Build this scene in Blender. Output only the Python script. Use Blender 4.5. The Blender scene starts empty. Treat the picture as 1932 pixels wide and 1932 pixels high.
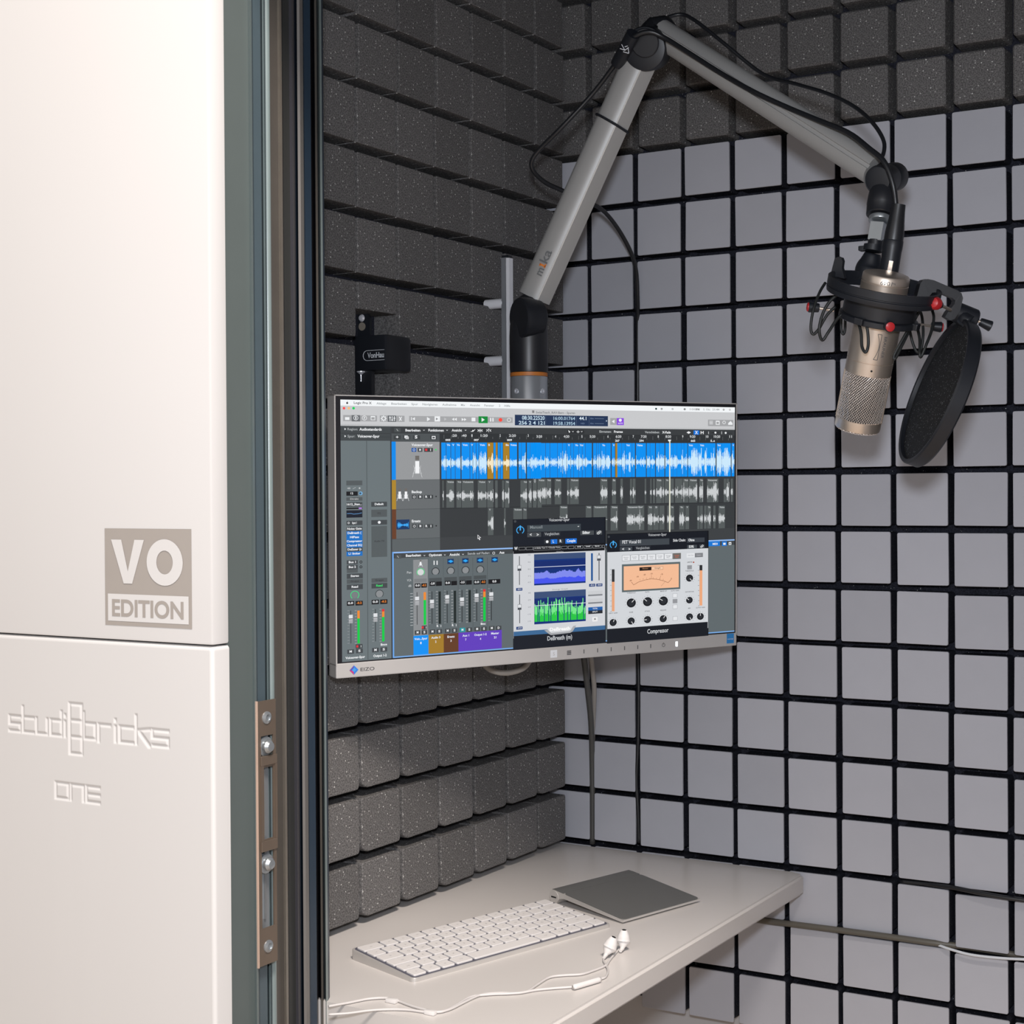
import bpy, bmesh, math, random
import numpy as np
from mathutils import Vector, Matrix
D={"cam":[1.0908,-1.8388,1.2316],
"right":[0.876843,0.480748,-0.00535],
"down":[-0.000521,-0.010178,-0.999948],
"fwd":[-0.480777,0.8768,-0.008674],
"lens":52.846,"shift":[-0.12611,-0.00532],
"desk":[[0.3269,-0.0139,0.73],[0.3328,-0.5803,0.73]],
"kb":[[0.034,-0.5689,0.73],[0.1433,-0.6028,0.73],[0.2246,-0.3343,0.73]],
"tp":[[0.0937,-0.2694,0.73],[0.2307,-0.319,0.73],[0.2661,-0.2009,0.73]],
"pole":[0.0667,-0.2604,1.3851],
"poleL":[0.0464,-0.2715,1.3852],
"poleR":[0.087,-0.2493,1.385],
"A":[0.0679,-0.259,1.4592],
"E":[0.2201,-0.2323,1.7733],
"F":[0.5366,-0.2746,1.5721],
"pz_or_t":1.3831,"pz_or_b":1.3779,"pz_top":1.4512,"screw1":1.3587,"Adisc":[0.072,-0.2869,1.445],
"arm1":[[0.0726,-0.2563,1.4763],[0.2151,-0.2352,1.7592]],
"arm2":[[0.2371,-0.2271,1.7888],[0.5265,-0.28,1.5825]],
"arm1e":[[[0.0534,-0.2667,1.4804],[0.0882,-0.2478,1.4683]],[[0.1987,-0.2442,1.7606],[0.2291,-0.2277,1.7399]]],
"Fd1":[0.5377,-0.2997,1.5663],
"Fd2":[0.5415,-0.2505,1.5788],
"Ed1":[0.227,-0.2543,1.7667],
"Ed2":[0.2213,-0.2015,1.7954],
"Edrum":[0.228,-0.2495,1.7652],
"Ecap":[0.2314,-0.2518,1.7711],
"emb2":[[0.2175,-0.2921,1.7562],[0.2225,-0.2893,1.754],[0.2192,-0.2911,1.761],[0.2225,-0.2893,1.754],[0.2225,-0.2893,1.754],[0.2265,-0.2871,1.7574],[0.2258,-0.2875,1.757],[0.2267,-0.2871,1.7506],[0.2267,-0.2871,1.7503],[0.2208,-0.2903,1.7524],[0.2225,-0.2893,1.7581],[0.2254,-0.2877,1.7591]],
"tie":[0.1688,-0.2356,1.6879],
"logo":[[0.0978,-0.2892,1.4994],[0.1118,-0.2856,1.5297]],
"rail":[[-0.0075,-0.1989,1.54],[-0.0075,-0.201,1.351]],
"clips":[[-0.015,-0.197,1.4819],[-0.015,-0.1954,1.4071]],
"dev":[[-0.0653,-0.4327,1.4193],[-0.0221,-0.4327,1.3796],[-0.024,-0.3834,1.4061]],
"devtext":[[-0.0498,-0.4335,1.3946],[-0.0253,-0.4335,1.3934],[-0.0497,-0.4335,1.4015]],
"devtab":[[-0.0652,-0.42,1.4338],[-0.0651,-0.42,1.4433],[-0.0601,-0.42,1.3778]],
"ear_remote":[[0.3013,-0.5462,0.7338],[0.3126,-0.5123,0.7337]],
"ear_clip":[[0.161,-0.6606,0.733],[0.2152,-0.6703,0.733]],
"bud1":[[0.2777,-0.4402,0.7375],[0.2668,-0.4071,0.739],[0.2544,-0.38,0.739]],
"bud2":[[0.2818,-0.4116,0.7375],[0.2723,-0.3876,0.739],[0.2548,-0.3582,0.739]],
"mic0":[0.524,-0.327,1.2997],
"cords":[[[0.4945,-0.3416,1.4544],[0.4917,-0.3518,1.4426],[0.489,-0.362,1.4237],[0.4867,-0.3635,1.4059],[0.4887,-0.3625,1.3983],[0.4937,-0.3596,1.4031],[0.5016,-0.3552,1.4183],[0.5095,-0.3508,1.4272]],[[0.5344,-0.3713,1.4375],[0.5274,-0.3751,1.4379],[0.5174,-0.3806,1.4314],[0.5097,-0.385,1.4183],[0.5058,-0.3873,1.4007],[0.507,-0.3824,1.3892],[0.5132,-0.379,1.3985],[0.5208,-0.3704,1.4138],[0.5286,-0.3661,1.4182],[0.534,-0.3631,1.4181]],[[0.5334,-0.3761,1.437],[0.5401,-0.3767,1.4312],[0.5476,-0.377,1.4185],[0.5542,-0.3778,1.4006],[0.5554,-0.3773,1.3832],[0.5531,-0.3787,1.3748],[0.5485,-0.3769,1.381],[0.5462,-0.3737,1.3962],[0.5397,-0.3686,1.4111],[0.5338,-0.3675,1.4182]],[[0.4959,-0.2984,1.4263],[0.4955,-0.2987,1.4096],[0.4975,-0.2977,1.4037],[0.4993,-0.2967,1.4096],[0.4994,-0.2964,1.4262]],[[0.5998,-0.3269,1.4275],[0.5902,-0.3367,1.4094],[0.5806,-0.3464,1.388],[0.5736,-0.3504,1.3731],[0.5747,-0.3498,1.3696],[0.5793,-0.3429,1.3831],[0.5846,-0.3312,1.4015],[0.5889,-0.3245,1.4143]],[[0.5927,-0.288,1.4285],[0.5979,-0.2938,1.4168],[0.5982,-0.3024,1.4016],[0.5958,-0.3124,1.3865],[0.5908,-0.3153,1.3732],[0.5896,-0.3159,1.3777],[0.5872,-0.3085,1.3927],[0.5821,-0.3026,1.4079]],[[0.5656,-0.2774,1.4076],[0.568,-0.2762,1.3947],[0.572,-0.2741,1.3837],[0.5761,-0.2719,1.3837],[0.5785,-0.2704,1.4002],[0.5753,-0.2634,1.4194],[0.5729,-0.2647,1.4286]]],
"knobs":[[[0.5051,-0.3446,1.424],[0.4917,-0.352,1.4268],[0.4824,-0.3571,1.4279]],[[0.5649,-0.3634,1.4052],[0.5712,-0.3685,1.4022],[0.5814,-0.3801,1.3985]],[[0.5696,-0.2752,1.4131],[0.5837,-0.2589,1.4112],[0.5921,-0.2543,1.4101]]],
"clampk":[[0.6234,-0.3183,1.4203],[0.6188,-0.3422,1.4232],[0.6173,-0.3601,1.4239]],
"clamp":[[0.5869,-0.3211,1.4298],[0.5916,-0.3184,1.4494],[0.5939,-0.3171,1.4529],[0.5986,-0.3145,1.4541],[0.6041,-0.3115,1.4528],[0.6259,-0.2996,1.442],[0.6293,-0.2978,1.439],[0.6306,-0.2972,1.434],[0.6278,-0.2988,1.4207],[0.6228,-0.3016,1.4122],[0.6189,-0.3038,1.4109],[0.6142,-0.3063,1.4145],[0.6168,-0.3048,1.4199],[0.6228,-0.3015,1.4278],[0.6235,-0.301,1.4314],[0.6212,-0.3023,1.4341],[0.608,-0.3095,1.4404],[0.6025,-0.3125,1.4399],[0.5997,-0.3141,1.436],[0.5963,-0.316,1.4262],[0.59,-0.3195,1.4245]],
"clampcyl":[[0.6205,-0.2942,1.4212],[0.6379,-0.2805,1.413],[0.6453,-0.2765,1.4094],[0.6536,-0.272,1.4052]],
"pop":[0.5993,-0.3024,1.338],
"adapt":[[0.5289,-0.3012,1.4725],[0.5337,-0.3027,1.4879],[0.5352,-0.3018,1.4924],[0.5362,-0.3012,1.5004],[0.5367,-0.3009,1.5009],[0.5397,-0.2991,1.5202],[0.5402,-0.2988,1.5219],[0.5412,-0.2982,1.5271],[0.5407,-0.2984,1.5276],[0.5412,-0.2894,1.5553]],
"collar":[[0.5345,-0.3065,1.4895],[0.5355,-0.3059,1.4958]],
"xlr":[[0.555,-0.3126,1.4646],[0.5607,-0.3135,1.4988],[0.5626,-0.3121,1.5234]],
"c":{"mic_cable":[[0.5617,-0.3127,1.5212],[0.5627,-0.312,1.5363],[0.561,-0.317,1.558],[0.5519,-0.3175,1.5812],[0.5329,-0.3106,1.5987],[0.505,-0.3,1.6212],[0.4634,-0.2884,1.6432],[0.4208,-0.2773,1.6657],[0.3801,-0.2737,1.6886],[0.3354,-0.2637,1.7177],[0.2929,-0.2611,1.7478],[0.2614,-0.261,1.7699],[0.2449,-0.27,1.7775],[0.2248,-0.2725,1.7736],[0.2092,-0.264,1.7655],[0.1897,-0.2492,1.7562],[0.1529,-0.244,1.7238],[0.1107,-0.2504,1.6853],[0.0796,-0.2506,1.6627],[0.0657,-0.2498,1.6479],[0.0645,-0.242,1.6362],[0.0693,-0.2224,1.6259],[0.0763,-0.1929,1.6203],[0.0797,-0.1484,1.6152],[0.0858,-0.1108,1.609],[0.0895,-0.0748,1.5895],[0.0941,-0.0469,1.5609],[0.0896,-0.0239,1.539],[0.0842,-0.0101,1.5044],[0.0764,0.0045,1.4622],[0.076,0.0045,1.4029],[0.0756,0.0045,1.3437],[0.0751,0.0045,1.2547],[0.0744,0.0045,1.1433],[0.0737,0.0045,1.0319],[0.0754,0.003,0.9578],[0.0741,0.003,0.8833],[0.0712,0.003,0.831],[0.0735,0.003,0.7865],[0.0749,0.003,0.742]],
"second":[[0.2225,-0.205,1.8079],[0.2304,-0.192,1.8187],[0.2465,-0.1832,1.8212],[0.2704,-0.1873,1.8053],[0.3052,-0.1856,1.7747],[0.3508,-0.1781,1.735],[0.399,-0.1947,1.7131],[0.4485,-0.2191,1.6897],[0.4859,-0.233,1.6672],[0.5146,-0.2517,1.6418],[0.5305,-0.2604,1.6194],[0.5341,-0.2671,1.6043],[0.5326,-0.2766,1.5911]],
"mon1":[[0.0256,-0.0675,1.0251],[0.0215,-0.0525,0.9905],[0.0152,-0.0337,0.9511],[0.0081,-0.015,0.911],[0.0007,0.0,0.8632],[-0.0011,0.0037,0.8019],[-0.002,0.0045,0.7319]],
"mon2":[[0.0374,-0.0675,1.0256],[0.0281,-0.045,0.9938],[0.018,-0.0225,0.9574],[0.0049,-0.0037,0.9093],[-0.0042,0.009,0.8614]],
"loop":[[0.0299,-0.3183,1.035],[0.0373,-0.3143,1.02],[0.0498,-0.3075,1.0134],[0.0599,-0.2935,1.0124],[0.0701,-0.2792,1.018],[0.0747,-0.2681,1.0322]],
"low1":[[0.4568,0.0045,0.733],[0.4923,0.003,0.7342],[0.5288,-0.0038,0.7355],[0.564,-0.009,0.7344],[0.5974,-0.0105,0.733],[0.6355,-0.0075,0.7319],[0.6854,-0.0038,0.7309]],
"low2":[[0.2222,-0.0075,0.6632],[0.269,-0.0075,0.6608],[0.3073,-0.0075,0.6616],[0.3775,-0.006,0.6623],[0.4525,-0.0045,0.6626],[0.5004,-0.0015,0.6617],[0.5383,0.009,0.6595],[0.5959,0.0187,0.6557],[0.6538,0.0225,0.6552]],
"low3":[[0.4483,0.0075,0.6582],[0.496,0.0015,0.6603],[0.5224,-0.006,0.6586],[0.5503,-0.009,0.6561],[0.5836,-0.009,0.6569],[0.6176,-0.009,0.6599],[0.6672,-0.0075,0.6654]],
"ear_a":[[0.116,-0.702,0.7315],[0.1264,-0.6849,0.7315],[0.1362,-0.6667,0.7315],[0.15,-0.6561,0.7315],[0.1624,-0.6561,0.7315],[0.1868,-0.6627,0.7315],[0.208,-0.6655,0.7315],[0.2209,-0.6637,0.7315],[0.2261,-0.6515,0.7315],[0.2264,-0.6289,0.7315],[0.2284,-0.6047,0.7315],[0.2408,-0.5915,0.7315],[0.2583,-0.5822,0.7315],[0.2693,-0.5663,0.7315],[0.2808,-0.5548,0.7315],[0.2977,-0.5404,0.7315]],
"ear_b":[[0.1315,-0.7202,0.7315],[0.1459,-0.7083,0.7315],[0.1581,-0.6937,0.7315],[0.1727,-0.6816,0.7315],[0.1904,-0.6735,0.7315],[0.2114,-0.6699,0.7315],[0.2236,-0.661,0.7315],[0.2245,-0.6428,0.7315],[0.2231,-0.6142,0.7315],[0.2362,-0.5986,0.7315],[0.2523,-0.5874,0.7315],[0.2631,-0.575,0.7315],[0.2611,-0.5499,0.7315],[0.2601,-0.5257,0.7315],[0.2712,-0.5126,0.7315],[0.2841,-0.5022,0.7315],[0.2896,-0.4832,0.7315],[0.2919,-0.4686,0.7315],[0.2904,-0.4619,0.7315]],
"ear_c":[[0.3082,-0.5068,0.7315],[0.3108,-0.499,0.7315],[0.3038,-0.4809,0.7315],[0.2921,-0.4647,0.7315],[0.2812,-0.4514,0.7315],[0.2737,-0.436,0.7315],[0.2674,-0.4234,0.7315]],
"ear_d":[[0.2938,-0.4676,0.7315],[0.2857,-0.4452,0.7315],[0.2785,-0.4176,0.7315],[0.2737,-0.3958,0.7315]]},"plan":{},"segs":[[0.15,-0.8892],[0.15,-0.873],[0.1447,-0.8663],[0.1448,-0.8337],[0.1485,-0.8357],[0.1447,-0.8291],[0.1395,-0.8221],[0.1395,-0.8126],[0.1313,-0.8023],[0.135,-0.8043],[0.141,-0.8088],[0.135,-0.7988],[0.129,-0.7909],[0.1275,-0.7772],[0.132,-0.7793],[0.126,-0.7698],[0.1162,-0.7576],[0.1162,-0.7488],[0.12,-0.7494],[0.1125,-0.7372],[0.105,-0.7265],[0.114,-0.7352],[0.1163,-0.734],[0.1125,-0.7253],[0.1035,-0.7135],[0.102,-0.7026],[0.0862,-0.6813],[0.0975,-0.6912],[0.0975,-0.688],[0.0938,-0.6821],[0.102,-0.6893],[0.1005,-0.6844],[0.096,-0.6768]],
"face":[[0.1477,-0.888,1.1014],[-0.1207,-0.888,1.102],[-0.1661,-0.888,1.1001]],
"vo":[[0.0215,-0.888,1.2033],[0.1271,-0.888,1.2022],[0.1262,-0.888,1.1161],[0.0204,-0.888,1.1172]],
"emb":[[-0.1085,-0.888,1.0192],[0.0967,-0.888,1.0185],[-0.025,-0.888,1.0414],[-0.0255,-0.888,1.0065],[-0.0441,-0.888,0.9788],[0.0127,-0.888,0.9774],[-0.1084,-0.888,1.0287]],
"strike":[[0.1462,-0.831,1.0484],[0.1462,-0.8079,1.0469],[0.1462,-0.8322,0.8119],[0.1462,-0.809,0.8083],[0.147,-0.8191,1.0322],[0.147,-0.8194,1.0065],[0.147,-0.8196,0.9865],[0.147,-0.8203,0.9246],[0.147,-0.8205,0.9023],[0.147,-0.8207,0.8866],[0.147,-0.8211,0.8438],[0.147,-0.8213,0.8266]],
"mon":{"o":[0.1428,-0.3293,1.1884],
"yaw":1.0622,"pit":0.026,"rol":0.0097,"W":0.538,"H":0.31},"btn":[[0.0018,-0.1488],[0.0226,-0.1488],[0.0431,-0.1484],[0.0622,-0.1486],[0.0813,-0.1484],[0.1004,-0.1486],[0.1194,-0.1487],[0.1383,-0.1488],[0.1572,-0.1488],[0.1767,-0.1492]]}
P=.075
def Z(j): return 1.6345-j*P
scene=bpy.context.scene
# ---------------- camera, world, lights, exposure
def V(p): return Vector(p)
cam_d=bpy.data.cameras.new('camera'); cam=bpy.data.objects.new('camera',cam_d); scene.collection.objects.link(cam)
cam_d.sensor_width=36; cam_d.lens=D['lens']; cam_d.shift_x=D['shift'][0]; cam_d.shift_y=D['shift'][1]; cam_d.clip_start=.02
r_,d_,f_=V(D['right']),V(D['down']),V(D['fwd'])
mw=Matrix.Identity(4)
for i in range(3): mw[i][0]=r_[i]; mw[i][1]=-d_[i]; mw[i][2]=-f_[i]; mw[i][3]=D['cam'][i]
cam.matrix_world=mw; scene.camera=cam
scene.view_settings.view_transform='Standard'; scene.view_settings.look='None'; scene.view_settings.exposure=0; scene.view_settings.gamma=1
wd=bpy.data.worlds.new('world'); scene.world=wd; wd.use_nodes=True
bg=wd.node_tree.nodes['Background']; bg.inputs[0].default_value=(1,.95,.91,1); bg.inputs[1].default_value=.60
def area(name,loc,target,size,power,col,shape='DISK'):
    l=bpy.data.lights.new(name,'AREA'); l.energy=power; l.size=size; l.color=col; l.shape=shape
    o=bpy.data.objects.new(name,l); scene.collection.objects.link(o); o.location=loc
    o.rotation_euler=(V(target)-V(loc)).to_track_quat('-Z','Y').to_euler(); return o
area('camera_flash',(1.0908,-1.8388,1.385),(.45,-.1,1.15),.09,12.0,(.86,.91,1.0))
area('room_lamp',(1.46,-1.72,3.12),(.2,-.3,.8),.55,76,(1,.90,.82))

# ---------------- helpers
def s2l(c): return tuple(((v/255)/12.92 if v/255<=.04045 else ((v/255+.055)/1.055)**2.4) for v in c)
def hexl(h): return s2l(h)
def mat(name,col,rough=.5,metal=0,var=.06,scale=60,bump=0,bscale=800,spec=.5,coat=0):
    m=bpy.data.materials.new(name); m.use_nodes=True; nt=m.node_tree; b=nt.nodes['Principled BSDF']
    b.inputs['Roughness'].default_value=rough; b.inputs['Metallic'].default_value=metal
    b.inputs['Specular IOR Level'].default_value=spec; b.inputs['Coat Weight'].default_value=coat
    tc=nt.nodes.new('ShaderNodeTexCoord'); n=nt.nodes.new('ShaderNodeTexNoise'); n.inputs['Scale'].default_value=scale; n.inputs['Detail'].default_value=3
    nt.links.new(tc.outputs['Object'],n.inputs['Vector'])
    mx=nt.nodes.new('ShaderNodeMix'); mx.data_type='RGBA'
    mx.inputs[6].default_value=(*[c*(1-var) for c in col],1); mx.inputs[7].default_value=(*[min(1,c*(1+var)) for c in col],1)
    nt.links.new(n.outputs['Fac'],mx.inputs[0]); nt.links.new(mx.outputs[2],b.inputs['Base Color'])
    if bump:
        n2=nt.nodes.new('ShaderNodeTexNoise'); n2.inputs['Scale'].default_value=bscale; nt.links.new(tc.outputs['Object'],n2.inputs['Vector'])
        bp=nt.nodes.new('ShaderNodeBump'); bp.inputs['Strength'].default_value=bump; bp.inputs['Distance'].default_value=.001
        nt.links.new(n2.outputs['Fac'],bp.inputs['Height']); nt.links.new(bp.outputs['Normal'],b.inputs['Normal'])
    return m
def speckle(m,scale=700,thr=.955,col=(.55,.55,.52),var_tile=0,metal=0):  # bright cells paint the foam's reflective sparkle into the base colour
    nt=m.node_tree; b=nt.nodes['Principled BSDF']; src=b.inputs['Base Color'].links[0].from_socket
    tc=[n for n in nt.nodes if n.type=='TEX_COORD'][0]
    v=nt.nodes.new('ShaderNodeTexVoronoi'); v.inputs['Scale'].default_value=scale; nt.links.new(tc.outputs['Object'],v.inputs['Vector'])
    sp=nt.nodes.new('ShaderNodeSeparateColor'); nt.links.new(v.outputs['Color'],sp.inputs[0])
    rp=nt.nodes.new('ShaderNodeMapRange'); rp.inputs['From Min'].default_value=thr; rp.inputs['From Max'].default_value=1.0; rp.clamp=True; nt.links.new(sp.outputs[0],rp.inputs['Value'])
    lt=nt.nodes.new('ShaderNodeMath'); lt.operation='LESS_THAN'; lt.inputs[1].default_value=.42; nt.links.new(v.outputs['Distance'],lt.inputs[0])
    mu=nt.nodes.new('ShaderNodeMath'); mu.operation='MULTIPLY'; nt.links.new(rp.outputs[0],mu.inputs[0]); nt.links.new(lt.outputs[0],mu.inputs[1])
    mx=nt.nodes.new('ShaderNodeMix'); mx.data_type='RGBA'; nt.links.new(mu.outputs[0],mx.inputs[0]); nt.links.new(src,mx.inputs[6]); mx.inputs[7].default_value=(*col,1)
    # grain
    g=nt.nodes.new('ShaderNodeTexNoise'); g.inputs['Scale'].default_value=scale*1.1; g.inputs['Detail'].default_value=2; nt.links.new(tc.outputs['Object'],g.inputs['Vector'])
    gr=nt.nodes.new('ShaderNodeMapRange'); gr.inputs['From Min'].default_value=.35; gr.inputs['From Max'].default_value=.65; gr.inputs['To Min'].default_value=.62; gr.inputs['To Max'].default_value=1.45; nt.links.new(g.outputs['Fac'],gr.inputs['Value'])
    vm=nt.nodes.new('ShaderNodeVectorMath'); vm.operation='SCALE'; nt.links.new(mx.outputs[2],vm.inputs[0]); nt.links.new(gr.outputs[0],vm.inputs['Scale'])
    nt.links.new(vm.outputs[0],b.inputs['Base Color']); return m
def tilevar(m,amt=.1):
    nt=m.node_tree; b=nt.nodes['Principled BSDF']; src=b.inputs['Base Color'].links[0].from_socket
    oi=nt.nodes.new('ShaderNodeObjectInfo'); hs=nt.nodes.new('ShaderNodeHueSaturation')
    mr=nt.nodes.new('ShaderNodeMapRange'); mr.inputs['To Min'].default_value=1-amt; mr.inputs['To Max'].default_value=1+amt; nt.links.new(oi.outputs['Random'],mr.inputs['Value'])
    nt.links.new(mr.outputs[0],hs.inputs['Value']); nt.links.new(src,hs.inputs['Color']); nt.links.new(hs.outputs[0],b.inputs['Base Color']); return m
M={}
M['foam']=tilevar(speckle(mat('dark_grey_foam',(.145,.140,.138),.95,bump=.5,bscale=900,spec=.15),scale=520,thr=.942,col=(.72,.71,.68)),.10)
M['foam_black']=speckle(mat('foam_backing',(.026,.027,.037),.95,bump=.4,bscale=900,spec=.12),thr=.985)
M['plate']=tilevar(mat('grey_fleece_plate',(.50,.505,.55),.85,var=.05,scale=14,bump=.1,bscale=1500,spec=.2),.06)
M['clad']=mat('warm_white_lacquer',(.675,.662,.652),.45,var=.015,scale=4,spec=.35)
M['logo_grey']=mat('taupe_vinyl',(.37,.335,.305),.5,var=.02)
M['frame']=mat('grey_green_aluminium',(.098,.119,.116),.42,metal=.0,var=.05,scale=20,spec=.6)
M['frame_blue']=mat('blue_grey_aluminium',(.066,.094,.110),.35,var=.05,spec=.7)
M['lip']=mat('profile_edge_highlight',(.20,.25,.25),.3,var=.05,spec=.8)  # highlight on the rounded lips is painted into this colour
M['rubber']=mat('brown_black_rubber_seal',(.080,.072,.064),.38,var=.12,scale=30,bump=.15,bscale=300,spec=.6)
M['seal_dark']=mat('black_seal',(.030,.031,.030),.4)
M['seal_violet']=mat('violet_grey_seal',(.062,.060,.070),.4)
M['bead']=mat('grey_bead',(.17,.16,.15),.4)
M['rubber_edge']=mat('rubber_edge_highlight',(.26,.23,.19),.4,var=.15,spec=.6)  # pale tone paints the highlight along the bulging seal
M['navy']=mat('navy_painted_profile',(.018,.036,.060),.4,var=.05,spec=.5)
M['copper']=mat('pale_copper_edge',(.60,.43,.34),.4,metal=.1,var=.1,scale=40)  # plate edge coloured lighter than the bronze plate face
M['bronze']=mat('bronzed_steel_face',(.20,.155,.12),.4,metal=.5,var=.12,scale=40)
M['steel']=mat('zinc_steel',(.42,.45,.47),.3,metal=.7,var=.08)
M['chrome']=mat('chrome_screw',(.85,.85,.9),.25,metal=.35,var=.03)
M['desk']=mat('off_white_laminate',(.70,.665,.635),.32,var=.012,scale=6,spec=.4)
M['key']=mat('white_keycap',(.80,.77,.75),.45,var=.01)
M['keydark']=mat('keyboard_well',(.10,.10,.13),.6)
M['legend']=mat('grey_legend_print',(.42,.41,.41),.6)
M['alu']=mat('brushed_aluminium_shell',(.58,.555,.53),.38,metal=.3,var=.04)
M['tpglass']=mat('grey_touch_surface',(.135,.135,.13),.42,var=.02,spec=.4)
M['earw']=mat('glossy_white_plastic',(.80,.77,.75),.25,var=.01)
M['wirew']=mat('white_rubber_wire',(.66,.63,.61),.45,var=.03)
M['hole']=mat('black_hole',(.006,.006,.007),.8)
M['moncase']=mat('light_grey_monitor_plastic',(.50,.485,.475),.42,var=.02)
M['bezel']=mat('black_glass_bezel',(.014,.014,.018),.3)
M['print']=mat('dark_grey_print',(.09,.09,.095),.5)
M['armgrey']=mat('silver_grey_anodised',(.40,.395,.385),.42,metal=.15,var=.02,bump=.04,bscale=2500)
M['armedge']=mat('bright_edge_line',(.9,.87,.83),.3,metal=.3)
M['blackp']=mat('satin_black_plastic',(.014,.016,.021),.42,var=.1)
M['blackm']=mat('black_coated_metal',(.018,.019,.023),.38,var=.1)
M['pipe']=mat('silver_tube',(.60,.63,.67),.30,metal=.7,var=.03)
M['railw']=mat('flash_lit_aluminium',(.92,.92,.97),.3,metal=.0)  # near-white base paints the flash reflection on rail face and standoffs
M['orange']=mat('orange_ring',(.62,.20,.035),.5)
M['orangep']=mat('orange_print',(.85,.25,.04),.5)
M['greyp']=mat('grey_print',(.17,.175,.18),.5)
M['whitep']=mat('white_print',(.75,.78,.82),.5)
M['cable']=mat('black_cable_sheath',(.014,.015,.018),.38,var=.1,spec=.6)
M['cableg']=mat('grey_cable_sheath',(.085,.083,.078),.4,var=.08)
M['cableb']=mat('beige_cable_sheath',(.36,.33,.30),.45)
M['cablebr']=mat('grey_brown_cable',(.125,.115,.095),.45,var=.1)
M['nickel']=mat('satin_nickel_body',(.80,.69,.59),.36,metal=.86,var=.03)
M['mesh']=mat('woven_nickel_wire',(.86,.78,.72),.28,metal=.55)
M['meshin']=mat('dark_capsule_cloth',(.02,.016,.014),.7)
M['red']=mat('red_cap',(.55,.025,.03),.35)
M['cord']=mat('black_elastic_cord',(.018,.02,.02),.5,spec=.5)
M['popfoam']=speckle(mat('black_reticulated_foam',(.008,.008,.009),.8,bump=.8,bscale=500),scale=750,thr=.86,col=(.32,.34,.34))
M['floor']=mat('light_wood_floor',(.50,.41,.33),.7,var=.1,scale=5)
M['white_panel']=mat('booth_inner_panel',(.62,.60,.60),.5,var=.02,scale=4)
M['energy']=mat('blue_sticker',(.03,.25,.62),.5)
def emis(name,col,st):
    m=bpy.data.materials.new(name); m.use_nodes=True; nt=m.node_tree; b=nt.nodes['Principled BSDF']
    b.inputs['Base Color'].default_value=(*col,1); b.inputs['Emission Color'].default_value=(*col,1); b.inputs['Emission Strength'].default_value=st; return m
M['led']=emis('status_led',(.85,.92,1),1.6)
m=bpy.data.materials.new('screen_pixels'); m.use_nodes=True; nt=m.node_tree; b=nt.nodes['Principled BSDF']
at=nt.nodes.new('ShaderNodeVertexColor'); at.layer_name='Col'; b.inputs['Base Color'].default_value=(.01,.01,.012,1); b.inputs['Roughness'].default_value=.5; b.inputs['Specular IOR Level'].default_value=.1
nt.links.new(at.outputs['Color'],b.inputs['Emission Color']); b.inputs['Emission Strength'].default_value=.97; M['screen']=m

MW={}
def link(o): scene.collection.objects.link(o); return o
def thing(name,label,cat,loc=(0,0,0),group=None,mtx=None):
    o=link(bpy.data.objects.new(name,None)); o.empty_display_size=.02
    w=mtx if mtx is not None else Matrix.Translation(V(loc)); o.matrix_world=w; MW[o]=w
    o['label']=label; o['category']=cat
    if group:o['group']=group
    return o
def put(name,me,mats,parent=None,world=True,label=None,cat=None,kind=None,group=None,smooth=False,loc=None):
    """me in world coordinates when world=True, else in the parent's coordinates"""
    if not isinstance(mats,(list,tuple)): mats=[mats]
    for q in mats:
        if len(me.materials)<len(mats): me.materials.append(M[q] if isinstance(q,str) else q)
    o=link(bpy.data.objects.new(name,me))
    if parent is not None:
        o.parent=parent
        if world: me.transform(MW[parent].inverted()); MW[o]=MW[parent].copy()
        else: MW[o]=MW[parent].copy()
    else: MW[o]=Matrix.Identity(4)
    if parent is None and loc is not None:
        me.transform(Matrix.Translation(-V(loc))); o.location=loc; MW[o]=Matrix.Translation(V(loc))
    if label:o['label']=label
    if cat:o['category']=cat
    if kind:o['kind']=kind
    if group:o['group']=group
    if smooth: 
        for p in me.polygons: p.use_smooth=True
        if smooth!='all': me.set_sharp_from_angle(angle=math.radians(35))
    return o
def mesh(name,v,f,mi=None):
    me=bpy.data.meshes.new(name); me.from_pydata([tuple(q) for q in v],[],f); me.update()
    if mi: 
        for p,i in zip(me.polygons,mi): p.material_index=i
    return me
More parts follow.
